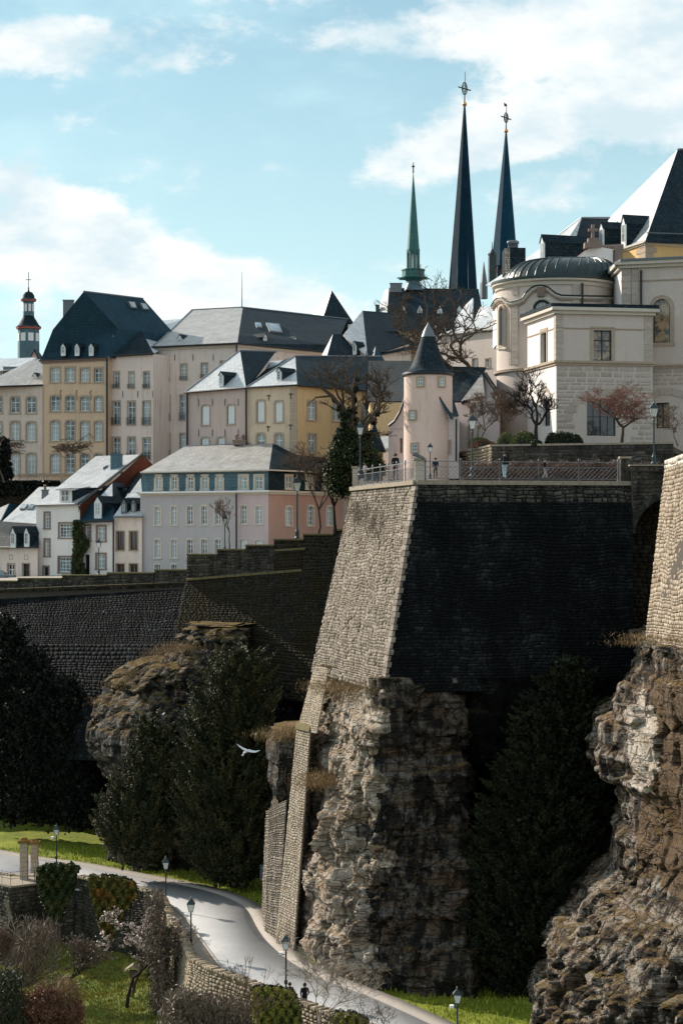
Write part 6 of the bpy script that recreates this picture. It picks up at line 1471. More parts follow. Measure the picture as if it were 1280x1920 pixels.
# rotunda
DC, RC = 158.0, 112/F*154; CX = (1040-640)/F*DC
def cyl(px, py, r_=RC):
    k = (px-640)/F; A_ = 1+k*k; B_ = -2*(CX*k+DC); C_ = CX*CX+DC*DC-r_*r_; disc = max(0, B_*B_-4*A_*C_); y_ = (-B_-sqrt(disc))/(2*A_)
    return Vector((k*y_, y_, (HZ-py)/F*y_))
zr1 = cyl(1040, 527).z
mb = MB(); mb.lathe((CX, DC, 0), [(RC, z00), (RC, zr1)], 64); mb.build('rotunda_wall', MT['pl_beige'], vp, smooth=True)
def ringr(z, prof, nm, mat):
    mb = MB(); mb.lathe((CX, DC, z), prof, 64); return mb.build(nm, mat, vp)
ringr(zr1-.3, [(RC-.1, 0), (RC+.12, .05), (RC+.15, .3), (RC+.38, .4), (RC+.4, .55), (RC-.3, .62)], 'rotunda_cornice', MT['trim_cream'])
ringr(zr1+.26, [(RC+.3, 0), (RC+.46, .02), (RC+.46, .2), (RC+.25, .22)], 'gutter', MT['copper_dark'])
def mould(pts, r_, mat, nm='moulding', out=.1):
    P_ = []
    for (px, py) in pts:
        p = cyl(px, py); d = Vector((p.x-CX, p.y-DC, 0)).normalized(); P_.append(p+d*out)
    return line(vp, nm, P_, r_, mat, 6)
arch_path = [(926, 577), (932, 566), (938, 561), (946, 561), (954, 568), (962, 569), (975, 566), (982, 562), (989, 552), (998, 543), (1008, 538.5), (1018, 538.5), (1028, 542), (1036, 549), (1043, 554), (1052, 557), (1090, 558), (1120, 558.5), (1148, 559)]
mould(arch_path, .17, MT['trim_cream'], out=.12); mould([(a, b_-3.3) for a, b_ in arch_path], .07, MT['copper_dark'], 'lead_flashing', .26); mould([(a, b_+5) for a, b_ in arch_path], .09, MT['sandstone'], out=.05)
for px in (968, 974, 1077, 1083): pass
def pil(px0, px1, ya, yb, mat=None, out=.09):
    n = max(1, int((yb-ya)/12)); 
    for k in range(n):
        y0, y1 = ya+(yb-ya)*k/n, ya+(yb-ya)*(k+1)/n-.5
        c4 = [cyl(px0, y1), cyl(px1, y1)]; t4 = [cyl(px0, y0), cyl(px1, y0)]
        def o_(p, q): d = Vector((p.x-CX, p.y-DC, 0)).normalized(); return p+d*q
        mb = MB(); mb.hexa([o_(c4[0], -.05), o_(c4[1], -.05), o_(c4[1], out), o_(c4[0], out)][::-1], [o_(t4[0], -.05), o_(t4[1], -.05), o_(t4[1], out), o_(t4[0], out)][::-1]); mb.build('pilaster_block', mat or MT['ashlar'], vp)
pil(961, 972, 530, 553); pil(1073, 1089, 531, 554); pil(1073, 1089, 562, 575); pil(961, 972, 573, 684); pil(954, 958, 575, 684, out=.04)
ringr(zb_+.35-.2, [(RC-.05, -.1), (RC+.22, 0), (RC+.25, .2), (RC-.02, .25)], 'belt_course', MT['sandstone'])
# lunette and tall side window
def curved_panel(pts, r_out, nm, mat, parent=None):
    mb = MB(); P_ = []
    for (px, py) in pts: p = cyl(px, py); d = Vector((p.x-CX, p.y-DC, 0)).normalized(); P_.append(p+d*r_out)
    mb.face(P_); return mb.build(nm, mat, parent or vp)
arc = [(1017+15*cos(a), 579-15*sin(a)) for a in np.linspace(0, pi, 13)]
lw_ = mould(arc, .10, MT['iron'], 'lunette_window', .06); curved_panel(arc, .05, 'pane', MT['glass'], lw_)
mould([(1017+20*cos(a), 579-20*sin(a)) for a in np.linspace(-.1, pi+.1, 15)], .16, MT['trim_cream'], 'lunette_surround', .02)
mb = MB(); k_ = cyl(1013.5, 548); mb.hexa([k_+Vector((-.28, -.35, -.35)), k_+Vector((.28, -.35, -.35)), k_+Vector((.28, 0, -.35)), k_+Vector((-.28, 0, -.35))], [k_+Vector((-.36, -.45, .4)), k_+Vector((.36, -.45, .4)), k_+Vector((.36, 0, .4)), k_+Vector((-.36, 0, .4))]); mb.build('keystone', MT['brownstone'], vp)
tw = [(938, 650), (948, 650), (948, 585)]+[(943+5*cos(a), 585-12*sin(a)) for a in np.linspace(0, pi, 7)]+[(938, 585)]
t_w = mould(tw+[tw[0]], .16, MT['sandstone'], 'tall_window', .05); curved_panel([q for q in tw], .06, 'pane', MT['dark_glass'], t_w)
mould([(934, 653), (951, 653)], .12, MT['trim_cream'], 'window_sill', .12)
# dome
RD = 102/F*154; HD = 2.0; rl = 2.0
def dome(a, t_):
    # t 0..1 from eaves to crown
    r_ = RD*(1-t_**1.75)*.98+.25*(1-t_); z = zr1+.3+HD*1.08*(sin(t_*pi/2))**.95
    ca = cos(a); sx = (rl*(abs(ca)**.5)*(1 if ca > 0 else -1))*t_*.9
    return Vector((CX+.25+r_*ca+sx+1.15*t_, DC+r_*sin(a)*.9, z))
mb = MB(); na, nt = 72, 12
g_ = [[dome(2*pi*i/na, j/nt) for i in range(na)] for j in range(nt+1)]
for j in range(nt):
    for i in range(na): i2 = (i+1) % na; mb.face([g_[j][i], g_[j][i2], g_[j+1][i2], g_[j+1][i]])
dm = mb.build('copper_dome', MT['copper_dark'], vp, smooth=True)
for i in range(36): line(dm, 'seam_rib', [dome(2*pi*i/36, j/10)+Vector((0, 0, .03)) for j in range(11)], .055, MT['copper_dark'], 5)
mb = MB(); c_ = dome(0, 1); c2_ = dome(pi, 1); mb.box(c2_.x-.15, c_.x+.15, DC-.5, DC+.5, c_.z-.05, c_.z+.12); mb.build('crown_ridge', MT['lead'], dm)
line(vp, 'drainpipe', [cyl(1091, 531)+Vector((0, -.2, 0)), cyl(1091, 556)+Vector((0, -.25, 0)), cyl(1090, 580)+Vector((0, -.2, 0))], .09, MT['iron'])
# right wing
zw = (HZ-499)*150/F
fw_ = facs([(1150, 156), (1165, 150.6), (1330, 148.5)], z00, zw); f = fw_[1]
window(vp, f, 1240, 31, 561, 642, 1, 1, 2, frame='iron', glass='amber_glass', sur='sandstone', sw=.32, rec=.22)
window(vp, f, 1242, 23, 754, 803, 2, 2, 0, frame='iron', glass='amber_glass', sur=None, rec=.3)
wall_part(vp, fw_[0], MT['pl_white'], label='sunlit side of the right wing'); wall_part(vp, f, MT['pl_beige']); closed_back(vp, fw_, [V2(1335, 160), V2(1160, 164)], MT['pl_beige'])  # side wall whitened against the beige front to carry the sunlight
cornice(vp, f, zw-.1, .5, .5, MT['trim_cream']); cornice(vp, fw_[0], zw-.1, .5, .5, MT['trim_cream'])
cornice(vp, f, zw-1.2, .14, .06, MT['sandstone'], 'string_course')
ub, zbb = f.hit(1240, 686); cornice(vp, f, zbb-.2, .32, .2, MT['sandstone'])
u1_ = f.hit(1197, 600)[0]; blockband(f, 0, u1_*.55, 13.6, zw-.12, .5, MT['ashlar'], .12); blockband(f, u1_*.58, u1_, 13.6, zw-.12, .5, MT['ashlar'], .05)
line(vp, 'drainpipe', [f.p(f.hit(1202, 500)[0], zw-.3, .18), f.p(f.hit(1202, 500)[0], zt+.3, .18)], .09, MT['iron'])
stones(vp, [f.p(u1_+1.0, zbb-1.5), f.p(f.L, zbb-1.5), f.p(f.L, zbb-.25), f.p(u1_+1.0, zbb-.25)], .9, .32, MT['ashlar'], .006, 302, 60, backing=False, jit=.03, gap=.0015, wob=0, name='ashlar_block')
for k in range(9):
    a0 = pi-pi*k/9; a1 = pi-pi*(k+1)/9+.01; u_, z_ = f.hit(1248, 795); mb = MB(); ap = lambda r_, a, o: f.p(u_+r_*cos(a)*1.1, z_+r_*sin(a), o)
    mb.hexa([ap(2.3, a0, .06), ap(2.3, a1, .06), ap(2.85, a1, .06), ap(2.85, a0, .06)], [ap(2.3, a0, -.05), ap(2.3, a1, -.05), ap(2.85, a1, -.05), ap(2.85, a0, -.05)]); mb.build('voussoir', MT['ashlar'], vp)
mb = MB(); q = [fw_[0].p(0, zw+.41, .6), f.p(0, zw+.41, .6), f.p(f.L, zw+.41, .6), Vector((f.B.x, 162, zw+.41)), Vector((fw_[0].A.x, 162, zw+.41))]
mb.hexa(q, [p+Vector((0, 0, .18)) for p in q]); mb.build('flat_roof', MT['lead'], vp)
# pediment with stone cross
pd = thing('pediment_gable', 'pale gable parapet with a small stone cross behind the copper dome', 'gable', tuple(P(1125, 500, 166)))
polys(pd, 'parapet', [P(1070, 512, 167), P(1152, 505, 165), P(1152, 468, 165), P(1130, 464, 165.5), P(1108, 466, 166), P(1088, 482, 166.5)], [(0, 1, 2, 3, 4, 5)], MT['pl_white'], th=.5)
line(pd, 'coping', [P(1084, 484, 166.3), P(1108, 465, 165.7), P(1130, 463, 165.2), P(1168, 461, 164.6)], .2, MT['brownstone'])
mb = MB(); a = P(1151, 497, 164.9); b_ = P(1165, 463, 164.9); mb.box(a.x, b_.x, 164.3, 166, a.z, b_.z); mb.build('pier', MT['brownstone'], pd)
mb = MB(); a = P(1111, 463, 165.5); mb.box(a.x-.75, a.x+.75, 165, 166, a.z-.1, a.z+.35); mb.box(a.x-.45, a.x+.45, 165.1, 165.9, a.z+.351, a.z+.75); mb.box(a.x-.13, a.x+.13, 165.35, 165.65, a.z+.751, a.z+1.95); mb.box(a.x-.4, a.x-.131, 165.36, 165.64, a.z+1.35, a.z+1.6); mb.box(a.x+.131, a.x+.4, 165.36, 165.64, a.z+1.35, a.z+1.6); mb.build('stone_cross', MT['brownstone'], pd)
# ochre building with the big roof
oc = thing('ochre_palace', 'ochre building under a huge steep roof, bright on its left slope, at the right edge', 'building', tuple(P(1210, 500, 190)))
fo_ = facs([(1140, 198), (1210, 190), (1330, 193)], 18, 28.95)
window(oc, fo_[1], 1246, 11, 488, 510, 2, 2, 1, sur='sandstone', sw=.25); window(oc, fo_[1], 1275, 11, 488, 510, 2, 2, 1, sur='sandstone', sw=.25)
finish(oc, fo_, [MT['pl_ochre']], [V2(1340, 215), V2(1150, 218)])
for f in fo_: cornice(oc, f, 28.6, .35, .3, MT['trim_cream'])
for k in range(9):
    z = 24+k*.55; f = fo_[1]; w_ = 1.3 if k % 2 else .9; mb = MB(); mb.hexa([f.p(0, z, .05), f.p(w_, z, .05), f.p(w_, z, -.05), f.p(0, z, -.05)], [f.p(0, z+.5, .05), f.p(w_, z+.5, .05), f.p(w_, z+.5, -.05), f.p(0, z+.5, -.05)]); mb.build('quoin', MT['sandstone'], oc)
    f = fo_[0]; mb = MB(); mb.hexa([f.p(f.L-w_*1.5, z, .05), f.p(f.L+.05, z, .05), f.p(f.L+.05, z, -.05), f.p(f.L-w_*1.5, z, -.05)], [f.p(f.L-w_*1.5, z+.5, .05), f.p(f.L+.05, z+.5, .05), f.p(f.L+.05, z+.5, -.05), f.p(f.L-w_*1.5, z+.5, -.05)]); mb.build('quoin', MT['sandstone'], oc)
oa, ob, ocx, od = P(1209, 452, 189.3), P(1270, 280, 202), P(1060, 487, 214), P(1142, 408, 222)
polys(oc, 'roof', [oa, ob, od, ocx], [(0, 1, 2, 3)], MT['slate_sunlit'], label='bright left slope')
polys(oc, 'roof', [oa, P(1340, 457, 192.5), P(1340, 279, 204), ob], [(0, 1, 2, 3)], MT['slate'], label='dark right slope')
line(oc, 'ridge', [ob, P(1340, 279, 204)], .15, MT['lead']); line(oc, 'snow_guard', [P(1212, 436, 189.8), P(1300, 439, 192.2)], .06, MT['lead'])
for k in range(9): line(oc, 'guard_post', [P(1215+k*9.5, 436+.3*k, 189.9+k*.26), P(1215+k*9.5, 441+.3*k, 190.1+k*.26)], .04, MT['lead'], 4)
for cx, yt, yb_, pk, D in ((1126.5, 428, 462, 416, 197), (1168, 419, 457, 403, 194)):
    dormer(oc, fo_[0], cx, 17, yt, yb_, pk, D, 5.0, wall='white_paint', rows=2)
# second palace wing with the long bright slope
w2_ = thing('slate_wing', 'long wing with a bright slate slope and one big dormer behind the copper dome', 'building', tuple(P(1000, 560, 195)))
va, vb, vc, vd, ve = P(1069, 484, 190), P(1090, 408, 200), P(1014, 466, 210), P(910, 534, 207), P(1000, 545, 180)
polys(w2_, 'roof', [vd, ve, va, vb, vc], [(0, 1, 2, 3, 4)], MT['slate_sunlit'], label='bright left slope')
polys(w2_, 'roof', [va, vb, P(1142, 408, 206), P(1110, 484, 193)], [(0, 1, 2, 3)], MT['slate'], label='dark slope')
line(w2_, 'ridge', [vc, vb, P(1142, 408, 206)], .12, MT['lead'])
dormer(w2_, fo_[0], 1015.5, 16, 453, 492, 440, 188, 5.0, wall='white_paint', rows=2)
mb = MB(); a = P(946, 512, 188); b_ = P(985, 464, 188); mb.box(a.x, b_.x, 188, 191, a.z, b_.z); ch = mb.build('chimney', MT['slate'], w2_)
stones(w2_, [P(946, 512, 187.95), P(956, 512, 187.9), P(956, 465, 187.9), P(946, 465, 187.95)], .3, .14, MT['trim_cream'], .02, 303, 60, backing=False, jit=.02, wob=0, name='chimney_brick')
for k in range(3): mb = MB(); c = P(956+k*5.5, 464, 189); mb.lathe(c, [(.22, 0), (.22, .35), (.32, .4), (.3, .62), (.05, .75)], 10); mb.build('chimney_cowl', MT['lead'], ch, smooth=True)
mb = MB(); a = P(935, 640, 197); b_ = P(1120, 536, 197); mb.box(a.x, b_.x, 197, 205, a.z, b_.z); mb.build('wall', MT['pl_white'], w2_)

# ================================================================= terrace
rt = thing('garden_retaining_wall', 'low tan stone retaining wall holding up the villa garden above the hedge', 'wall', tuple(P(920, 880, 138)))
ztp = 6.25
Ra, Rb, Rc = XY(852, 152), XY(921, 138), XY(1262, 134)
v3 = lambda p, z: Vector((p.x, p.y, z))
stones(rt, [v3(Ra, 3.4), v3(Rb, 3.4), v3(Rb, ztp), v3(Ra, ztp)], .6, .27, MT['stone_road'], .04, 201, 120); stones(rt, [v3(Rb, 3.4), v3(Rc, 3.4), v3(Rc, ztp), v3(Rb, ztp)], .6, .27, MT['stone_mid'], .04, 202, 200)  # lit face in lighter stone, shaded face in darker: light put into colour
for a, b_ in ((Ra, Rb), (Rb, Rc)):
    d = (b_-a); L_ = d.length; d.normalize(); n = Vector((d.y, -d.x)); k = 0; s_ = 0
    while s_ < L_-.1:
        e_ = min(L_, s_+1.1); p0, p1 = a+d*s_, a+d*(e_-.02); q = [p0+n*.1, p1+n*.1, p1-n*.4, p0-n*.4]; mb = MB(); mb.hexa([v3(p, ztp) for p in q], [v3(p, ztp+.14) for p in q]); mb.build('coping_block', MT['coping'], rt); s_ = e_
mb = MB(); q = [Ra, Rb, Rc, Vector((30, 160)), Vector((8, 160))]; mb.hexa([v3(p, 5.7)+Vector((0, .35, 0)) for p in q], [v3(p, 6.1)+Vector((0, .35, 0)) for p in q]); mb.build('garden_bed', MT['earth'], kind='structure')

# railing
rl_ = thing('terrace_railing', 'grey iron lattice railing along the edge of the terrace on the great bastion', 'railing', (TC.x, TC.y, 3.4))
z0r = 3.38
def rail_run(A, B, n, hgt, dense):
    for k in range(n):
        a, b_ = A.lerp(B, k/n), A.lerp(B, (k+1)/n); up = lambda p, h: Vector((p.x, p.y, z0r+h))
        mb = MB()
        for h in (.12, hgt*.72, hgt): mb.tube([up(a, h), up(b_, h)], .035 if h == hgt else .022, 4)
        mb.build('rail', MT['rail_grey'], rl_)
        L_ = (b_-a).length; mb = MB(); st = .30 if not dense else .36; m = int(L_/st)
        H_ = hgt*.72-.12
        for j in range(-3, m+3):
            for sg in (1, -1):
                x0 = j*st; x1 = x0+sg*H_; pts_ = []
                lo, hi = (0, 1)
                # clip to panel
                t0, t1 = 0.0, 1.0
                dx = x1-x0
                for bound, s__ in ((0, 1), (L_, -1)):
                    va_ = s__*(x0-bound); vb_ = s__*(x1-bound)
                    if va_ < 0 and vb_ < 0: t0 = 2
                    elif va_ < 0: t0 = max(t0, va_/(va_-vb_))
                    elif vb_ < 0: t1 = min(t1, va_/(va_-vb_))
                if t1-t0 > .05:
                    f_ = lambda t: up(a.lerp(b_, (x0+dx*t)/L_), .12+H_*t); mb.tube([f_(t0), f_(t1)], .013 if sg > 0 else .010, 3, False)
        mb.build('lattice', MT['rail_grey'], rl_)
        if dense:
            for j in range(int(L_/.18)): 
                if j % 1 == 0: c = a.lerp(b_, (j+.5)*.18/L_); mb = MB()
    for k in range(n+1):
        a = A.lerp(B, k/n); mb = MB(); mb.lathe((a.x, a.y, z0r), [(.08, 0), (.06, .1), (.045, .2), (.045, hgt*.9), (.07, hgt*.95), (.05, hgt+.05), (.075, hgt+.12), (.02, hgt+.22)], 8); mb.build('post', MT['rail_grey'], rl_)
TLr, TCr, TRr = TL+Vector((.35, .1, 0)), TC+Vector((.15, .35, 0)), TR+Vector((0, .25, 0))
c4 = TLr.lerp(TCr, .94); rail_run(TLr.lerp(TCr, .02), c4, 7, 1.22, True)
pxs = [797, 864, 937, 1010, 1085, 1158]
def onrail(px):
    k = (px-640)/F; d = TRr-TCr; t_ = (k*TCr.y-TCr.x)/(d.x-k*d.y); return TCr+d*t_
for a, b_ in zip(pxs, pxs[1:]): rail_run(onrail(a), onrail(b_), 1, 1.22, False)
def stone_post(px, D, w_, yt, label, pm='ashlar'):
    p = XY(px, D); t_ = thing('railing_pillar', label, 'pillar', (p.x, p.y, 3.4)); hw = w_*D/F/2; zt_ = (HZ-yt)*D/F
    n = 4
    for k in range(n): mb = MB(); z0 = 3.3+(zt_-3.3)*k/n; z1 = 3.3+(zt_-3.3)*(k+1)/n-.012; mb.box(p.x-hw, p.x+hw, p.y-hw, p.y+hw, z0, z1); mb.build('pillar_block', MT[pm], t_)
    mb = MB(); mb.box(p.x-hw-.07, p.x+hw+.07, p.y-hw-.07, p.y+hw+.07, zt_, zt_+.14); mb.build('cap_stone', MT['coping'], t_); return t_
stone_post(665, 138.9, 9, 878, 'weathered stone pillar at the left end of the terrace railing')
stone_post(786, 122.3, 18, 863, 'stone pillar at the corner of the terrace railing under the slanted board')
stone_post(1171, 124.9, 18, 860, 'stone pillar at the right end of the terrace railing', 'stone_mid')
tb = thing('orientation_board', 'dark slanted orientation board on the corner pillar of the terrace', 'board', tuple(P(787, 858, 122.3)))
mb = MB(); mb.hexa([P(773, 854, 122.0), P(795, 862, 121.9), P(797, 860, 122.9), P(779, 850, 123)], [P(773, 852, 122.0), P(795, 860, 121.9), P(797, 858, 122.9), P(779, 848, 123)]); mb.build('board', MT['iron'], tb)
mb = MB(); a = P(787, 861.6, 122.4); mb.box(a.x-.1, a.x+.1, 122.2, 122.6, a.z-.05, a.z+.12); mb.build('foot', MT['iron'], tb)
# ================================================================= plants, lamps, people
def LM(n, *a, **k): MT[n] = leafmat(n, *a, **k)
LM('yew', (.014, .022, .010), (.040, .046, .018), (.085, .075, .028)); LM('conifer', (.005, .009, .004), (.016, .022, .008), (.030, .034, .011)); LM('ivy', (.022, .038, .014), (.055, .075, .025), (.09, .09, .03))
LM('ivy_gold', (.08, .09, .02), (.17, .14, .03), (.30, .14, .03)); LM('dark_leaf', (.004, .007, .005), (.009, .013, .008)); LM('box_leaf', (.10, .12, .04), (.17, .18, .07))
LM('box_dark', (.02, .03, .015), (.05, .055, .03)); LM('russet', (.22, .10, .06), (.32, .17, .11), (.16, .08, .05)); LM('beech', (.13, .08, .06), (.19, .12, .09), (.08, .055, .045)); LM('dry_grass', (.22, .145, .07), (.34, .23, .12), (.17, .11, .04))
LM('scrub', (.14, .105, .08), (.24, .19, .15), (.09, .07, .055)); LM('spray_light', (.055, .055, .022), (.10, .088, .035)); LM('spray_dim', (.020, .026, .010), (.036, .042, .014)); LM('blossom', (.55, .44, .40), (.75, .66, .62)); LM('grass_blade', (.26, .30, .03), (.38, .40, .05), (.17, .19, .02)); LM('mustard', (.20, .20, .04), (.32, .28, .06), (.11, .13, .03))
MT['bark'] = plain('bark', (.085, .065, .05), .9, .1, var=.4, scale=4); MT['bark_pale'] = plain('pale_bark', (.30, .25, .21), .9, .1, var=.3, scale=4); MT['twig'] = plain('brown_twigs', (.15, .105, .08), .9, .1, var=.3, scale=3)
MT['twig_red'] = plain('reddish_twigs', (.24, .13, .10), .9, .1, var=.3, scale=3); MT['bark_dark'] = plain('dark_bark', (.03, .024, .02), .9, .1, var=.4, scale=4)

def leaves(name, pts, size, mat, parent=None, seed=0, aspect=.45, up=None, **kw):
    """one small triangle pair per point"""
    rs = np.random.RandomState(seed); pts = np.asarray(pts); n = len(pts)
    d = rs.normal(size=(n, 3)); 
    if up is not None: d = d*(1-up[0])+np.array(up[1])*up[0]*1.7
    d /= np.linalg.norm(d, axis=1)[:, None]; e = np.cross(d, rs.normal(size=(n, 3))); e /= np.linalg.norm(e, axis=1)[:, None]
    s_ = size*rs.uniform(.5, 1.4, (n, 1))
    V_ = np.stack([pts-d*s_*.5, pts+e*s_*aspect*.5, pts+d*s_*.5, pts-e*s_*aspect*.5], 1).reshape(-1, 3)
    Fq = np.arange(n*4).reshape(-1, 4)
    return npmesh(name, V_, Fq, mat, parent, **kw)
def clumps(name, pts, size, mats, frac, t_, seed, aspect, up):
    """pts (clumps, leaves, 3): whole clumps take one of the materials, so the crown has lighter and darker sprays"""
    o = leaves(name, pts.reshape(-1, 3), size, mats[0], t_, seed, aspect, up); rs = np.random.RandomState(seed+7)
    for m_ in mats[1:]: o.data.materials.append(m_)
    k = (rs.rand(pts.shape[0]) < frac).astype(np.int32); o.data.polygons.foreach_set('material_index', np.repeat(k, pts.shape[1]).astype(np.int32)); return o
def silhouette_tree(name, label, cat, prof, D, mat, n=40000, depth=.8, leaf=.28, clump=.55, nclump=500, seed=1, group=None, trunk=True, dvec=0.0, spiky=0.0, barkm='bark_dark', solid=True):
    """prof: [(py, xl, xr)] outline of the crown as it stands at distance D; filled with leaf clumps"""
    rs = np.random.RandomState(seed); pr = np.array(prof, float); ys = pr[:, 0]
    mid = (pr[-1, 1]+pr[-1, 2])/2; base = P(mid, pr[-1, 0], D); t_ = thing(name, label, cat, tuple(base), group)
    w_ = (pr[:, 2]-pr[:, 1]); seglen = np.diff(ys); area = (w_[1:]+w_[:-1])/2*seglen; cum = np.concatenate([[0], np.cumsum(area)])/area.sum()
    u = rs.rand(nclump); yy_ = np.interp(u, cum, ys); xl = np.interp(yy_, ys, pr[:, 1]); xr = np.interp(yy_, ys, pr[:, 2])
    cx = (xl+xr)/2; hw = (xr-xl)/2*D/F; th = rs.uniform(0, 2*pi, nclump); rr = np.sqrt(rs.uniform(.25, 1.0, nclump))
    X = (cx-640)/F*D+hw*rr*np.cos(th)*.93; Y = D+hw*depth*rr*np.sin(th)+dvec*(yy_-ys[0])/(ys[-1]-ys[0]); Z = (HZ-yy_)/F*D
    C_ = np.stack([X, Y, Z], -1); m_ = n//nclump; cs = clump*rs.uniform(.5, 1.3, nclump)
    off = rs.normal(size=(nclump, m_, 3)); off /= np.linalg.norm(off, axis=2)[..., None]; off *= (rs.rand(nclump, m_, 1)**.45)
    out = np.stack([np.cos(th), np.sin(th)*depth, np.full(nclump, .35+spiky)], -1); out /= np.linalg.norm(out, axis=1)[:, None]
    if spiky:
        a = off*np.array([.55, .55, .45]); k = rs.uniform(-.2, 1.0, (nclump, m_, 1)); a = a*(1.1-np.clip(k, 0, 1))+out[:, None, :]*k*(1.1+spiky)
        pts = C_[:, None, :]+a*cs[:, None, None]
    else: pts = C_[:, None, :]+off*cs[:, None, None]*np.array([1, 1, .8])
    clumps('crown', pts, leaf, [mat, MT['spray_light'] if mat.name == 'yew' else (MT['spray_dim'] if mat.name == 'conifer' else mat)], .28, t_, seed+1, .4, (.35, (0, 0, .6)))
    if solid:      # dark inner foliage so that the crown is not see-through
        q = np.stack([(cx-640)/F*D+hw*rr*np.cos(th)*.5, D+hw*depth*rr*np.sin(th)*.5, Z], -1)
        leaves('inner_foliage', (q[:, None, :]+rs.normal(size=(nclump, 40, 3))*clump*.5).reshape(-1, 3), leaf*1.9, mat, t_, seed+2, .8)
    if trunk:
        top = P((pr[0, 1]+pr[0, 2])/2, pr[0, 0], D); mb = MB(); mb.tube([base-Vector((0, 0, 1)), base.lerp(top, .5), base.lerp(top, .92)], [.35, .22, .05], 8); mb.build('trunk', MT[barkm], t_)
    return t_
def branch_segments(base, height, spread, seed, levels=6, trunk_h=.3, r0=.2, up=.25, nb=(2, 3), lean=(0, 0), ang=.55, jag=.18, minr=.018, shrink=.74):
    rs = random.Random(seed); segs = []
    def grow(p, d, L_, r_, lv):
        k = 3 if lv < levels-1 else 2; q = p
        for i in range(k):
            d = (d+Vector((rs.gauss(0, jag), rs.gauss(0, jag), rs.gauss(0, jag)+up*.12))).normalized(); q2 = q+d*(L_/k)
            ra = r_*(1-.35*i/k); rb_ = r_*(1-.35*(i+1)/k); segs.append((q, q2, max(minr, ra), max(minr*.8, rb_), lv)); q = q2
            if lv >= 1 and i < k-1 and rs.random() < .45 and lv < levels:
                dd = (d+Vector((rs.gauss(0, 1), rs.gauss(0, 1), rs.gauss(.2, .7))).normalized()*spread*1.1).normalized(); grow(q, dd, L_*.55, rb_*.5, lv+2)
        if lv >= levels: return
        for j in range(rs.choice(nb)):
            a = rs.uniform(0, 2*pi); ax = Vector((cos(a), sin(a)*.9, 0)); dd = (d+ax*spread*rs.uniform(.5, 1.2)*ang*2+Vector((0, 0, up*rs.uniform(0, 1)))).normalized()
            grow(q, dd, L_*shrink*rs.uniform(.75, 1.2), r_*.65, lv+1)
    tl = height*trunk_h; d0 = Vector((lean[0], lean[1], 1)).normalized()
    grow(Vector((0, 0, 0)), d0, tl, r0, 0)
    zm = max(s_[1].z for s_ in segs); k = height/zm; b_ = Vector(base)
    return [(b_+s_[0]*k, b_+s_[1]*k, s_[2], s_[3], s_[4]) for s_ in segs]
def seg_mesh(name, segs, mat, parent, n=3):
    if not segs: return
    A_ = np.array([tuple(s_[0]) for s_ in segs]); B_ = np.array([tuple(s_[1]) for s_ in segs]); ra = np.array([s_[2] for s_ in segs])[:, None]; rb_ = np.array([s_[3] for s_ in segs])[:, None]
    d = B_-A_; d /= (np.linalg.norm(d, axis=1)[:, None]+1e-9); ref = np.where(np.abs(d[:, 2:3]) < .9, np.array([[0, 0, 1.]]), np.array([[1., 0, 0]])); a = np.cross(d, ref); a /= np.linalg.norm(a, axis=1)[:, None]; b_ = np.cross(d, a)
    rings = []
    for (C_, r_) in ((A_, ra), (B_+d*ra*.3, rb_)):
        for j in range(n): t = 2*pi*j/n; rings.append(C_+(a*cos(t)+b_*sin(t))*r_)
    V_ = np.stack(rings, 1).reshape(-1, 3); N_ = len(segs); f = np.array([[j, (j+1) % n, n+(j+1) % n, n+j] for j in range(n)])
    return npmesh(name, V_, (f[None]+np.arange(N_)[:, None, None]*2*n).reshape(-1, 4), mat, parent, smooth=n > 3)
def bare_tree(name, label, base, height, seed, cat='tree', bark='bark', twigm=None, group=None, buds=None, **kw):
    t_ = thing(name, label, cat, tuple(base), group); s_ = branch_segments(base, height, kw.pop('spread', .8), seed, **kw)
    seg_mesh('trunk', [q for q in s_ if q[4] <= 1], MT[bark], t_, 7); a_ = seg_mesh('branches', [q for q in s_ if 1 < q[4] <= 3], MT[bark], t_, 5); b_ = seg_mesh('twigs', [q for q in s_ if q[4] > 3], MT[twigm or bark], t_, 3)
    for o_ in (a_, b_):
        if o_: o_['kind'] = 'stuff'
    if buds:
        rs = np.random.RandomState(seed); e = np.array([tuple(q[1]) for q in s_ if q[4] >= 4]); e = e[rs.rand(len(e)) < buds[1]]; leaves('buds', e, buds[2], MT[buds[0]], t_, seed, .6)
    return t_, s_
def at(px, py, D): return P(px, py, D)

# ---- dark evergreens of the gorge
silhouette_tree('conifer', 'huge black-green conifer filling the gorge right of the bastion cliff', 'tree', [(1242, 1056, 1076), (1262, 1030, 1092), (1300, 1000, 1112), (1340, 972, 1122), (1380, 955, 1130), (1420, 935, 1145), (1480, 905, 1155), (1530, 884, 1160), (1580, 866, 1160), (1640, 862, 1150), (1700, 868, 1130), (1760, 878, 1110), (1820, 895, 1095), (1872, 920, 1080)], 117.5, MT['conifer'], 230000, .45, .17, .62, 1700, 5, spiky=.3)
silhouette_tree('yew_tree', 'broad olive yew in front of the mossy outcrop, the taller of the pair', 'tree', [(1232, 430, 470), (1255, 405, 500), (1300, 375, 512), (1350, 355, 522), (1400, 338, 530), (1460, 328, 538), (1520, 330, 542), (1580, 338, 540), (1620, 350, 530), (1640, 370, 505)], 152, MT['yew'], 190000, .6, .19, .85, 1100, 8, spiky=.8)
silhouette_tree('yew_tree', 'shorter dark yew at the left foot of the mossy outcrop', 'tree', [(1362, 272, 290), (1400, 262, 312), (1440, 250, 330), (1480, 226, 338), (1520, 196, 338), (1555, 184, 332), (1590, 192, 325), (1606, 215, 300)], 155, MT['yew'], 120000, .6, .18, .85, 750, 9, spiky=.75)
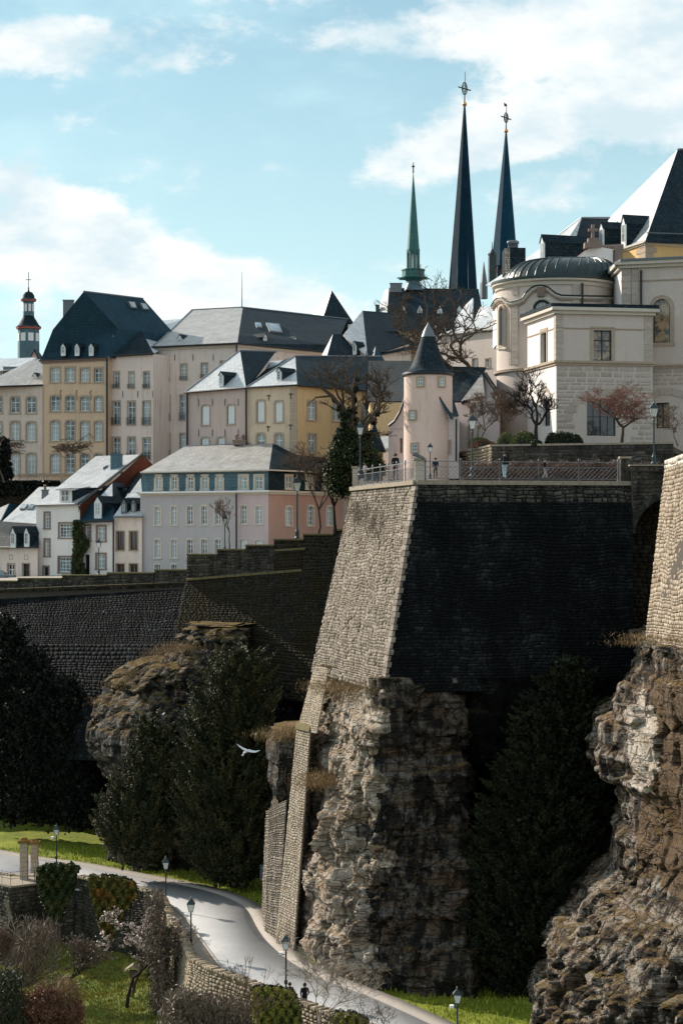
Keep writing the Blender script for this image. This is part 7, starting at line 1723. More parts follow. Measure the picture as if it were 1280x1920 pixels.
for k, (label, prof, D) in enumerate([
    ('very dark evergreen at the left edge under the long rampart', [(1165, -4, 22), (1200, -12, 45), (1260, -18, 62), (1340, -20, 74), (1420, -22, 80), (1530, -22, 70)], 178),
    ('very dark evergreen second from the left edge below the rampart', [(1225, 50, 72), (1270, 36, 92), (1340, 24, 118), (1430, 20, 130), (1530, 24, 128)], 176),
    ('dark low evergreen between the left trees and the mossy outcrop', [(1285, 112, 134), (1330, 96, 152), (1400, 90, 172), (1470, 92, 190), (1540, 100, 200)], 175),
    ('dark evergreen in the shaded corner between yew and lower buttress', [(1300, 498, 520), (1360, 480, 535), (1450, 470, 545), (1560, 470, 545), (1660, 480, 530)], 160)]):
    silhouette_tree('evergreen', label, 'tree', prof, D, MT['dark_leaf'], 60000, .6, .22, .85, 450, 20+k, group='dark evergreens at the foot of the ramparts', spiky=.4)
t_ = silhouette_tree('juniper', 'low spreading juniper on the grass beside the road lamp', 'shrub', [(1607, 285, 306), (1614, 262, 312), (1624, 246, 312), (1636, 250, 308)], 160.5, MT['ivy'], 9000, .7, .2, .45, 90, 31, trunk=False)

# ---- ivy clad tree left of the turret
def cloud(pts_r, n, seed):
    rs = np.random.RandomState(seed); out = []; w_ = np.array([r_**2.2 for _, r_ in pts_r]); w_ /= w_.sum()
    for (c, r_), q in zip(pts_r, w_): k = int(n*q)+1; o = rs.normal(size=(k, 3)); o /= np.linalg.norm(o, axis=1)[:, None]; out.append(np.array(tuple(c))+o*(rs.rand(k, 1)**.4)*r_)
    return np.concatenate(out)
b_ = at(655, 895, 148); t_, sg = bare_tree('ivy_tree', 'old bare tree thickly clothed with ivy left of the terrace corner', b_, 10.2, 77, spread=.95, levels=7, trunk_h=.22, r0=.42, up=.35, jag=.22, minr=.02, shrink=.78)
cl = [(at(x_, y_, 148+dx), r_) for x_, y_, r_, dx in [(650, 880, 1.5, 0), (668, 860, 1.7, -.5), (690, 868, 1.4, 0), (640, 850, 1.3, .3), (645, 830, 1.1, 0), (660, 820, 1.4, 0), (676, 838, 1.2, 0), (652, 800, 1.1, 0), (640, 810, .8, 0), (668, 795, .9, 0), (690, 815, .8, 0), (700, 790, .5, 0), (706, 775, .4, 0), (646, 780, .9, 0), (660, 770, .7, 0), (662, 750, .55, 0), (665, 730, .45, 0), (668, 710, .35, 0), (636, 765, .5, 0), (626, 750, .3, 0), (700, 880, 1.2, 0), (628, 885, 1.2, 0), (640, 905, 1.5, 0)]]
cl = [(c, r_*(.62 if c.z > 7.3 else .92)) for c, r_ in cl]
leaves('ivy', cloud(cl, 20000, 3), .15, MT['ivy'], t_, 3, .7)
leaves('ivy_shade', cloud([(c, r_*.8) for c, r_ in cl], 5000, 4), .4, MT['dark_leaf'], t_, 4, .8)
# bare limbs that stand out in the photograph
seg = []
def limb(pts, r0, r1, D, out):
    q = [at(a, c, D) for a, c in pts]
    for i in range(len(q)-1): f0 = i/(len(q)-1); f1 = (i+1)/(len(q)-1); out.append((q[i], q[i+1], r0+(r1-r0)*f0, r0+(r1-r0)*f1, 1))
limb([(652, 850), (650, 800), (636, 760), (622, 742), (604, 728), (598, 700)], .3, .06, 148, seg); limb([(655, 830), (660, 780), (664, 740), (668, 700), (667, 670)], .28, .05, 148, seg); limb([(655, 820), (680, 790), (700, 772), (706, 745), (722, 730)], .2, .04, 148, seg); limb([(622, 742), (592, 745), (575, 760)], .1, .03, 148, seg); limb([(604, 728), (580, 712), (566, 690)], .09, .03, 148, seg)
seg_mesh('limbs', seg, MT['bark'], t_, 6)

# ---- bare trees of the upper town
GT = 'bare winter trees between the houses'
for px, py, D, h, sd, spd, lab, kw in [
    (866, 760, 172, 12.5, 11, 1.0, 'big gnarled bare tree behind the turret cone', dict(levels=7, trunk_h=.3, r0=.34, jag=.25)),
    (906, 750, 170, 10.5, 12, .9, 'bare tree just left of the villa rotunda', dict(levels=6, trunk_h=.35, r0=.28, jag=.22)),
    (818, 690, 180, 6.0, 13, 1.0, 'smaller bare tree left of the big gnarled one behind the turret', dict(levels=6, trunk_h=.25, r0=.16)),
    (596, 1004, 166, 8.2, 14, .75, 'slender brown bare tree before the shaded side wall of the rose house', dict(levels=7, trunk_h=.25, r0=.12, twigm='twig', minr=.016)),
    (430, 1035, 171, 5.0, 15, .6, 'small young bare tree before the grey and rose house', dict(levels=6, trunk_h=.3, r0=.08, bark='twig', minr=.014)),
    (630, 1000, 164, 7.0, 16, .8, 'dense bare tree in the shade beside the ivy clad one', dict(levels=6, trunk_h=.25, r0=.14, bark='bark_dark', minr=.016)),
    (8, 905, 222, 6.5, 17, .7, 'bare creeper tree at the left edge before the rosy beige house', dict(levels=6, trunk_h=.3, r0=.12, minr=.02)),
    (940, 550, 230, 5.0, 18, .8, 'bare tree top in front of the shorter cathedral spire', dict(levels=6, trunk_h=.3, r0=.15, minr=.02))]:
    bare_tree('bare_tree', lab, at(px, py, D), h, sd, spread=spd, group=GT, **kw)
# garden of the villa
bare_tree('garden_tree', 'dark vase shaped bare tree in front of the villa annex', at(1003, 832, 137.5), 5.6, 21, bark='bark_dark', spread=1.0, levels=6, trunk_h=.16, r0=.17, up=.5, nb=(3, 3), minr=.013)
bare_tree('garden_tree', 'broad twiggy bare shrub tree right of the villa annex door', at(1165, 834, 137), 4.6, 22, bark='bark', twigm='twig_red', spread=1.35, levels=7, trunk_h=.12, r0=.14, up=.15, nb=(3, 3), minr=.012)
bare_tree('garden_tree', 'multi stemmed bare shrub at the left end of the garden wall', at(935, 838, 141), 4.6, 23, bark='twig', spread=.9, levels=6, trunk_h=.08, r0=.08, up=.5, nb=(3, 4), minr=.012)
bare_tree('garden_tree', 'thin bare shrub left of the villa beside the lamp', at(900, 838, 145), 3.9, 24, bark='twig', spread=.8, levels=6, trunk_h=.1, r0=.06, up=.4, nb=(3, 3), minr=.012)
bare_tree('garden_tree', 'bare shrub by the villa window at the right edge', at(1270, 836, 137), 3.0, 25, bark='twig', spread=1.1, levels=6, trunk_h=.12, r0=.06, minr=.012)
def bush(label, px, py, D, rx, rz, mat, seed, n=5000, leaf=.1, name='clipped_bush', cat='bush', group='bushes along the garden wall', flat=1.0):
    c = at(px, py, D); t_ = thing(name, label, cat, tuple(c), group); rs = np.random.RandomState(seed); a = rs.uniform(0, 2*pi, n); ph = np.arccos(rs.uniform(-.1, 1, n)); rr = 1+.08*np.sin(a*5+seed)+.06*rs.randn(n)
    X = c.x+rx*rr*np.sin(ph)**flat*np.cos(a); Y = c.y+rx*.8*rr*np.sin(ph)**flat*np.sin(a); Z = c.z+rz*rr*np.cos(ph); leaves('foliage', np.stack([X, Y, Z], -1), leaf, mat, t_, seed, .7)
    mb = MB(); mb.lathe((c.x, c.y, c.z), [(rx*.9*cos(q), rz*.9*sin(q)) for q in np.linspace(0, pi/2, 6)], 12); mb.build('inner_twigs', MT['dark_leaf'], t_); return t_
bush('round clipped bush, left one of the two pale domes on the garden wall', 949, 836, 139, .62, .85, MT['box_leaf'], 1); bush('larger round pale dome bush beside the vase shaped tree', 981, 836, 138.5, .95, .95, MT['box_leaf'], 2, 7000)
bush('dark flat topped clipped bush at the middle of the garden wall', 1050, 836, 138, 1.0, .9, MT['box_dark'], 3, 7000, flat=.45); bush('dark low bush right of the flat topped one', 1078, 836, 137.6, .55, .72, MT['box_dark'], 4)
bush('small dark cushion bush between the pale dome and the flat topped bush', 1004, 836, 137.3, .5, .4, MT['box_dark'], 5, 3000); bush('low russet green bush at the corner of the garden wall', 905, 838, 143, 1.0, .45, MT['russet'], 6, 4000); bush('green cushion bush above the left end of the garden wall', 898, 834, 144.5, .8, .5, MT['box_leaf'], 7, 3000)
# beech hedge behind the railing
hd = thing('beech_hedge', 'reddish brown leafless beech hedge between railing and garden wall', 'hedge', tuple(at(1000, 895, 130)))
rs = np.random.RandomState(5); n = 26000; u = rs.rand(n); x0, x1 = at(862, 890, 133).x, at(1160, 890, 130).x
hp = np.stack([x0+(x1-x0)*u, 133-3*u+rs.uniform(-.7, .7, n), 3.35+rs.rand(n)**.8*(1.45+.12*np.sin(u*60)+.08*rs.randn(n))], -1); leaves('twigs', hp, .24, MT['beech'], hd, 5, .16, (.5, (0, 0, 1)))
hd2 = thing('beech_hedge', 'short brown hedge end right of the railing pillar', 'hedge', tuple(at(1220, 885, 130))); n = 7000; u = rs.rand(n)
hp = np.stack([at(1185, 880, 129).x+4*u, 129.5+rs.uniform(-.5, .5, n), 3.6+rs.rand(n)*1.1], -1); leaves('twigs', hp, .22, MT['beech'], hd2, 6, .16, (.5, (0, 0, 1)))

# ---- growth on the walls
def tufts(name, label, cat, spots, n, size, mat, seed, spreadv=(.5, .5, .35), **kw):
    t_ = thing(name, label, cat, tuple(spots[0])); rs = np.random.RandomState(seed); S_ = np.array([tuple(s_) for s_ in spots]); i = rs.randint(0, len(S_), n); p = S_[i]+rs.normal(size=(n, 3))*np.array(spreadv)
    leaves('blades', p, size, mat, t_, seed, .10, (.62, (0, -.15, 1)), **kw); return t_
def onq(quad, px, py, up_=.12):
    bl, br, tr, tl = quad; n3 = (br-bl).cross(tl-bl).normalized(); d = P(px, py, 1.0); q = d*(bl.dot(n3)/d.dot(n3)); q -= d.normalized()*up_; return q
lq = (BL, BC, TC, TL)
rs_ = random.Random(4)
sp_ = [onq(lq, 690+rs_.gauss(0, 16)*1.4, 965+rs_.gauss(0, 14), .15) for _ in range(20)]+[onq(lq, 722+rs_.gauss(0, 14), 985+rs_.gauss(0, 16), .15) for _ in range(16)]+[onq(lq, 745+rs_.gauss(0, 9), 955+rs_.gauss(0, 16), .12) for _ in range(12)]
tufts('wall_shrub', 'dry brown shrubs hanging from the upper part of the sunlit bastion face', 'shrub', sp_, 9000, .3, MT['scrub'], 41, (.3, .3, .35))
sp_ = [onq(lq, x_, y_, .1) for _ in range(150) for x_, y_ in [(lambda v: (583+(718-583)*rs_.random()*.9+(1-v)*60+8, 1284-(1284-930)*(1-v)))(rs_.random())]]
tufts('wall_weeds', 'small dry weeds growing from the joints of the sunlit bastion face', 'weeds', sp_, 7000, .16, MT['scrub'], 42, (.09, .09, .12))
sp_ = [P(592+k*6.3+rs_.gauss(0, 3), 1288+rs_.gauss(0, 5), 130-k*.55) for k in range(20) for _ in range(5)]
tufts('dry_grass_ledge', 'dry straw coloured grass on the ledge under the sunlit bastion face', 'grass', sp_, 4200, .22, MT['dry_grass'], 43, (.7, 1.0, .14))
sp_ = [P(x_, y_, d_) for x_, y_, d_ in [(1205, 1192, 107), (1230, 1195, 104), (1260, 1198, 100), (1285, 1200, 97), (1190, 1205, 106)]]
tufts('dry_grass_tuft', 'dry grass where the right bastion meets the crag', 'grass', sp_, 2200, .2, MT['dry_grass'], 44, (.8, 1.0, .09))
for i, (spots, n, lab) in enumerate([([(308, 1222, 162), (330, 1212, 161), (345, 1215, 160), (290, 1236, 163)], 2600, 'straw coloured grass on the shoulder of the mossy outcrop'), ([(225, 1282, 163), (200, 1315, 163), (240, 1262, 164)], 1600, 'dry grass down the left edge of the mossy outcrop'), ([(518, 1378, 138), (535, 1376, 137), (548, 1378, 136)], 2500, 'dry grass on the rock between the two buttresses'), ([(592, 1470, 130), (600, 1455, 129), (612, 1462, 128.5)], 2600, 'tangled dry grass hanging beside the tall buttress')]):
    tufts('dry_grass_tuft', lab, 'grass', [P(*q) for q in spots], n, .26, MT['dry_grass'], 50+i, (.9, .8, .22))
# grass blades on the lawns
rs = np.random.RandomState(9); n = 60000
X = rs.uniform(-32, 14, n); Y = rs.uniform(92, 172, n); ok = side(X, Y) > .6
fx = np.interp(Y, far2[:, 1][::-1] if far2[0, 1] > far2[-1, 1] else far2[:, 1], far2[:, 0][::-1] if far2[0, 1] > far2[-1, 1] else far2[:, 0]); ok &= X > fx+.25
leaves('lawn_grass', np.stack([X, Y, np.full(n, GZ-.08)], -1)[ok], .32, MT['grass_blade'], None, 9, .2, (.7, (0, 0, 1)), kind='stuff', label='green grass on the slope beside the road', cat='grass')
X = rs.uniform(-34, -4, n); Y = rs.uniform(112, 150, n); ok = side(X, Y) < -.6
leaves('garden_grass', np.stack([X, Y, gz(X, Y)+.05], -1)[ok], .34, MT['mustard'], None, 10, .2, (.7, (0, 0, 1)), kind='stuff', label='patchy yellow green grass in the garden below the wall', cat='grass')

# ---- the garden below the road wall
def wall_ivy(label, prof, D0, D1, mat, n, seed, leaf=.2, name='wall_ivy'):
    pr = np.array(prof, float); rs = np.random.RandomState(seed); yy_ = rs.uniform(pr[0, 0], pr[-1, 0], n); xl = np.interp(yy_, pr[:, 0], pr[:, 1]); xr = np.interp(yy_, pr[:, 0], pr[:, 2]); w_ = (xr-xl); keep = rs.rand(n) < w_/w_.max(); yy_, xl, xr = yy_[keep], xl[keep], xr[keep]; u = rs.rand(len(yy_)); x_ = xl+(xr-xl)*u
    D = D0+(D1-D0)*(x_-pr[:, 1].min())/(pr[:, 2].max()-pr[:, 1].min())-rs.uniform(0, 1, len(yy_))**.6*.75*(.6+.5*np.sin(x_*.35+seed)*np.cos(yy_*.21))
    t_ = thing(name, label, 'ivy', tuple(P(pr[:, 1:].mean(), pr[-1, 0], (D0+D1)/2))); leaves('foliage', np.stack([(x_-640)/F*D, D, (HZ-yy_)/F*D], -1), leaf, mat, t_, seed, .75)
    k = len(yy_)//6; leaves('inner_foliage', np.stack([(x_-640)/F*D, D+.4, (HZ-yy_)/F*D], -1)[:k], leaf*2.4, MT['box_dark'], t_, seed+1, .8); return t_
wall_ivy('rounded curtain of green ivy over the left part of the road wall', [(1622, 84, 138), (1630, 72, 146), (1650, 70, 140), (1680, 74, 132), (1700, 82, 122), (1730, 96, 110)], 143.5, 142.5, MT['ivy'], 14000, 61)
wall_ivy('tapering curtain of golden orange ivy in the middle of the road wall', [(1644, 168, 215), (1655, 166, 250), (1680, 170, 256), (1700, 176, 240), (1730, 184, 222), (1762, 196, 208)], 141.5, 140, MT['ivy_gold'], 16000, 62)
wall_ivy('ragged green ivy strands hanging round the corner of the road wall', [(1672, 276, 304), (1700, 276, 306), (1740, 272, 296), (1800, 280, 300), (1880, 268, 290)], 138, 136.5, MT['ivy'], 6000, 63, .16)
wall_ivy('thin dark green strand of ivy on the bend of the road wall', [(1740, 312, 320), (1790, 300, 318), (1850, 290, 306), (1886, 282, 296)], 128.5, 129, MT['ivy'], 3500, 64, .15)
def thicket(label, prof, D, mat, n, seed, leaf=.4, twig='twig', name='twiggy_shrub', asp=.07, stems=0, thick=1.6, grp=None):
    pr = np.array(prof, float); rs = np.random.RandomState(seed); ys = pr[:, 0]; b_ = P((pr[-1, 1]+pr[-1, 2])/2, pr[-1, 0], D); t_ = thing(name, label, 'shrub', tuple(b_), grp)
    yy_ = rs.uniform(ys[0], ys[-1], n); xl = np.interp(yy_, ys, pr[:, 1]); xr = np.interp(yy_, ys, pr[:, 2]); th = rs.uniform(0, 2*pi, n); r_ = np.sqrt(rs.rand(n)); x_ = (xl+xr)/2+(xr-xl)/2*r_*np.cos(th); Dd = D+thick*r_*np.sin(th)
    cz = np.array([tuple(rs.normal(size=3)) for _ in range(60)]); ci = rs.randint(0, 60, n); x_ = x_+cz[ci, 0]*7*(ys[-1]-yy_)/(ys[-1]-ys[0])+rs.normal(size=n)*3; yy_ = yy_-np.abs(rs.normal(size=n))*5+cz[ci, 1]*6
    pts = np.stack([(x_-640)/F*Dd, Dd, (HZ-yy_)/F*Dd], -1); leaves('fine_twigs', pts, leaf, mat, t_, seed, asp, (.45, (0, 0, 1)))
    sg = []
    for k in range(stems):
        a = rs.randint(0, n); p1 = Vector(pts[a]); p0 = b_+Vector((rs.uniform(-.5, .5), rs.uniform(-.4, .4), 0)); m_ = p0.lerp(p1, .5)+Vector((rs.uniform(-.3, .3), 0, .2)); sg += [(p0, m_, .05, .035, 1), (m_, p1, .035, .015, 1)]
    seg_mesh('stems', sg, MT[twig], t_, 4); return t_
for k_, (px_, lab_) in enumerate([(80, 'left half of the rust red twiggy shrub pair at the bottom left'), (112, 'right half of the rust red twiggy shrub pair at the bottom left')]):
    t_, _ = bare_tree('twiggy_shrub', lab_, at(px_, 1990, 121+k_*.8), 5.2, 90+k_, cat='shrub', bark='twig_red', spread=.62, levels=7, trunk_h=.10, r0=.05, up=.6, nb=(3, 4), minr=.012, shrink=.80, buds=('russet', .9, .12))
thicket('straw coloured upright shrub right of the rust red one', [(1846, 112, 132), (1870, 104, 150), (1930, 100, 156), (1990, 108, 150)], 122.5, MT['dry_grass'], 8000, 72, .5, stems=40)
thicket('grey brown shrub at the foot of the left wall', [(1735, 45, 110), (1770, 20, 120), (1810, 5, 118), (1850, -20, 112)], 133, MT['scrub'], 4500, 73, .45, stems=60)
thicket('dark brown scrub along the foot of the near road wall', [(1872, 318, 345), (1888, 310, 450), (1908, 300, 520), (1950, 296, 600), (1990, 300, 640)], 110, MT['scrub'], 26000, 74, .34, stems=30, asp=.2, thick=2.5)
thicket('brown creeper scrub over the inner corner of the wall', [(1680, 284, 300), (1760, 276, 300), (1820, 280, 320), (1880, 282, 330), (1940, 290, 340)], 127, MT['scrub'], 11000, 75, .3, stems=40, asp=.2)
thicket('thorny dark bush in the lower left corner', [(1830, -20, 40), (1860, -40, 44), (1920, -40, 48), (1980, -40, 50)], 118, MT['box_dark'], 9000, 76, .3, stems=30, asp=.2)
t_, _ = bare_tree('garden_tree', 'dark apple tree with pale buds before the golden ivy', at(238, 1890, 127), 5.6, 31, bark='bark_dark', twigm='twig', spread=.95, levels=7, trunk_h=.26, r0=.13, minr=.014, buds=('scrub', .8, .16))
bare_tree('garden_tree', 'magnolia with many pale blossoms against the road wall', at(250, 1862, 131), 6.0, 32, bark='bark', spread=.8, levels=7, trunk_h=.25, r0=.12, minr=.014, buds=('blossom', .75, .2))
bare_tree('garden_tree', 'small dark bare tree left of the magnolia', at(146, 1870, 131), 4.6, 33, bark='bark_dark', twigm='twig', spread=1.0, levels=7, trunk_h=.3, r0=.1, minr=.013, buds=('scrub', .6, .14))
bare_tree('garden_tree', 'leafless sapling at the left edge of the garden', at(30, 1860, 127), 4.4, 34, bark='twig', spread=.6, levels=6, trunk_h=.15, r0=.05, nb=(3, 4), minr=.012)
bare_tree('garden_tree', 'slim pale sapling in front of the landing bastion', at(66, 1800, 135), 4.2, 35, bark='bark_pale', spread=.4, levels=5, trunk_h=.3, r0=.04, minr=.011)
bare_tree('foreground_tree', 'pale bare twiggy tree at the bottom centre before the road and cliff', at(612, 1990, 97), 6.2, 36, bark='bark_pale', twigm='bark_pale', spread=1.0, levels=7, trunk_h=.25, r0=.06, minr=.009, nb=(2, 3))
bare_tree('foreground_tree', 'thin brown sapling at the bottom left of the leafy bush', at(500, 1990, 97), 5.6, 37, bark='twig', spread=.55, levels=6, trunk_h=.3, r0=.04, minr=.009)
bare_tree('foreground_tree', 'bare twigs rising right of the two walkers', at(710, 2010, 98), 4.0, 38, bark='twig', spread=.7, levels=6, trunk_h=.2, r0=.04, minr=.009)
wall_ivy('yellowish green leafy bush topping the near road wall', [(1852, 480, 520), (1862, 470, 550), (1885, 472, 560), (1930, 476, 565), (1960, 480, 560)], 107.5, 106.2, MT['mustard'], 15000, 65, .16, 'leafy_bush')
wall_ivy('small green leafy bush at the bottom right of the road wall', [(1900, 632, 660), (1915, 622, 690), (1960, 620, 700)], 104, 103, MT['mustard'], 6000, 66, .15, 'leafy_bush')
# bird table in the garden
bt_ = thing('bird_house', 'small wooden bird house with a pitched roof on a post under the apple tree', 'bird house', tuple(at(250, 1868, 129)))
c = at(250, 1868, 129); mb = MB(); mb.box(c.x-.06, c.x+.06, c.y-.06, c.y+.06, c.z, c.z+1.25); mb.build('post', MT['bark'], bt_); mb = MB(); mb.box(c.x-.25, c.x+.25, c.y-.25, c.y+.25, c.z+1.26, c.z+1.7); mb.build('box', MT['twig'], bt_)
mb = MB(); z = c.z+1.68
for s_ in (-1, 1): mb.hexa([Vector((c.x+s_*.6, c.y-.45, z)), Vector((c.x+s_*.6, c.y+.45, z)), Vector((c.x, c.y+.45, z+.42)), Vector((c.x, c.y-.45, z+.42))], [Vector((c.x+s_*.6, c.y-.45, z+.06)), Vector((c.x+s_*.6, c.y+.45, z+.06)), Vector((c.x, c.y+.45, z+.48)), Vector((c.x, c.y-.45, z+.48))])
mb.build('pitched_roof', MT['bark_pale'], bt_)
# creeper on the yellow and rosy houses
cr_ = thing('creeper', 'leafless creeper veining the rosy and yellow house walls', 'creeper', tuple(fB[0].p(1, 8)))
sg = []; rr_ = random.Random(8)
for k in range(70):
    f = fB[0] if k % 3 else fA[0]; px = 85+rr_.random()*20 if f is fB[0] else 2+rr_.random()*20; py = 838+rr_.gauss(0, 5); dr = 1
    if f is fB[0]: px += rr_.random()*50
    p = f.p(*f.hit(px, py), .07)
    for j in range(9):
        px += rr_.uniform(1, 5); py += rr_.gauss(0, 2.4)+(.6 if j > 5 else -.1)
        if f is fA[0] and px > 79: break
        if f is fB[0] and px > 195: break
        q = f.p(*f.hit(px, py), .07); sg.append((p, q, .035, .03, 1)); p = q
seg_mesh('stems', sg, MT['twig'], cr_, 3)
ti = silhouette_tree('ivy_column', 'dark ivy covered column at the left edge beside the rosy beige house', 'ivy', [(822, 0, 14), (840, -6, 19), (870, -10, 22), (915, -14, 30), (925, -20, 60)], 234, MT['dark_leaf'], 9000, .6, .25, .4, 120, 81, trunk=False)
th_ = thing('dark_hedge', 'very dark shrubbery on the terrace behind the small houses', 'hedge', tuple(P(80, 925, 234)))
rs = np.random.RandomState(3); n = 9000; x_ = rs.uniform(-20, 112, n); y_ = rs.uniform(902, 925, n); D = 233.5+rs.uniform(-1, .6, n); leaves('foliage', np.stack([(x_-640)/F*D, D, (HZ-y_)/F*D], -1), .35, MT['dark_leaf'], th_, 3, .8)
wall_ivy('ivy climbing the front of the white house beside its green door', [(976, 138, 152), (1000, 136, 154), (1016, 138, 166), (1025, 137, 167), (1034, 136, 158), (1050, 135, 152), (1078, 134, 162)], 204.6, 204.6, MT['ivy'], 7000, 67, .2)

# ---------------------------------------------------------------- street lamps
def make_lamp(name, label, base, H, group, cam_box=False, arm=False):
    t_ = thing(name, label, 'lamp', tuple(base), group); b_ = Vector(base); k = H/3.9; I = MT['iron_green']
    mb = MB(); mb.lathe(b_, [(.17*k, 0), (.17*k, .12*k), (.12*k, .2*k), (.13*k, .5*k), (.09*k, .6*k), (.055*k, .75*k), (.05*k, 2.7*k), (.075*k, 2.75*k), (.045*k, 2.82*k), (.04*k, 2.95*k)], 12); mb.build('post', I, t_, smooth=False)
    zl = b_.z+2.95*k; mb = MB()
    q0 = .13*k; q1 = .24*k; h = .5*k
    for sx, sy in ((-1, -1), (1, -1), (1, 1), (-1, 1)): mb.tube([(b_.x+sx*q0, b_.y+sy*q0, zl), (b_.x+sx*q1, b_.y+sy*q1, zl+h)], .018*k, 4)
    mb.box(b_.x-q0, b_.x+q0, b_.y-q0, b_.y+q0, zl-.03, zl); mb.box(b_.x-q1-.02, b_.x+q1+.02, b_.y-q1-.02, b_.y+q1+.02, zl+h, zl+h+.04)
    mb.build('lantern_frame', I, t_)
    mb = MB(); e = .012; mb.hexa([(b_.x-q0+e, b_.y-q0+e, zl+.01), (b_.x+q0-e, b_.y-q0+e, zl+.01), (b_.x+q0-e, b_.y+q0-e, zl+.01), (b_.x-q0+e, b_.y+q0-e, zl+.01)], [(b_.x-q1+e, b_.y-q1+e, zl+h-.01), (b_.x+q1-e, b_.y-q1+e, zl+h-.01), (b_.x+q1-e, b_.y+q1-e, zl+h-.01), (b_.x-q1+e, b_.y+q1-e, zl+h-.01)]); mb.build('lantern_glass', MT['lantern_glass'], t_)
    mb = MB(); z = zl+h+.041; r1 = q1+.04; r2 = .12*k
    mb.hexa([(b_.x-r1, b_.y-r1, z), (b_.x+r1, b_.y-r1, z), (b_.x+r1, b_.y+r1, z), (b_.x-r1, b_.y+r1, z)], [(b_.x-r2, b_.y-r2, z+.22*k), (b_.x+r2, b_.y-r2, z+.22*k), (b_.x+r2, b_.y+r2, z+.22*k), (b_.x-r2, b_.y+r2, z+.22*k)])
    mb.lathe((b_.x, b_.y, z+.221*k), [(.13*k, 0), (.12*k, .06*k), (.05*k, .1*k), (.03*k, .16*k), (.05*k, .19*k), (.005, .24*k)], 8); mb.build('lantern_cap', I, t_)
    if cam_box:
        mb = MB(); z = b_.z+2.62*k; mb.box(b_.x-.36, b_.x-.06, b_.y-.03, b_.y+.03, z, z+.05); mb.build('bracket', I, t_)
        mb = MB(); mb.box(b_.x-.42, b_.x-.2, b_.y-.25, b_.y+.05, z+.051, z+.2); mb.build('camera_box', MT['white_paint'], t_)
        mb = MB(); mb.box(b_.x-.1, b_.x+.1, b_.y-.14, b_.y-.06, b_.z+.9*k, b_.z+1.12*k); mb.build('number_plate', MT['iron'], t_)
    return t_
LG = 'green iron lantern posts along the road'; LT = 'green iron lantern posts on the terrace'
make_lamp('street_lamp', 'lantern post beside the gate pillars with a white box on its bracket', P(106, 1630, 150), 3.5, LG, True)
make_lamp('street_lamp', 'lantern post at the corner of the road wall before the juniper', P(311, 1703, 143), 3.85, LG)
make_lamp('street_lamp', 'lantern post on the small pavement in the bend of the road', P(358, 1792, 127.6), 3.85, LG, True)
make_lamp('street_lamp', 'lantern post next to the two walkers behind the road wall', P(536, 1873, 115.6), 3.9, LG, True)
make_lamp('street_lamp', 'lantern post before the bright lawn at the bottom edge', P(857, 1972, 105), 3.5, LG, True)
make_lamp('street_lamp', 'tall lantern post near the left end of the terrace railing by the ivy tree', P(675, 893, 139.5), 4.0, LT)
make_lamp('street_lamp', 'short looking lantern post behind the corner of the terrace railing', P(806, 898, 131), 2.45, LT)
make_lamp('street_lamp', 'lantern post in front of the garden wall left of the villa', P(885, 895, 129), 4.3, LT)
make_lamp('street_lamp', 'big lantern post rising from the bridge parapet at the right', P(1225.5, 872, 124.4), 4.15, LT)
make_lamp('street_lamp', 'lantern post on the small street before the white house with ivy', P(185, 1079, 193), 3.7, 'lantern posts on the street above the rampart')
make_lamp('street_lamp', 'lantern post beside the young bare tree before the grey house', P(421.5, 1036, 171), 3.4, 'lantern posts on the street above the rampart')
make_lamp('street_lamp', 'tall dark lantern post before the shaded side of the rose house', P(557, 1012, 167), 5.6, 'lantern posts on the street above the rampart')

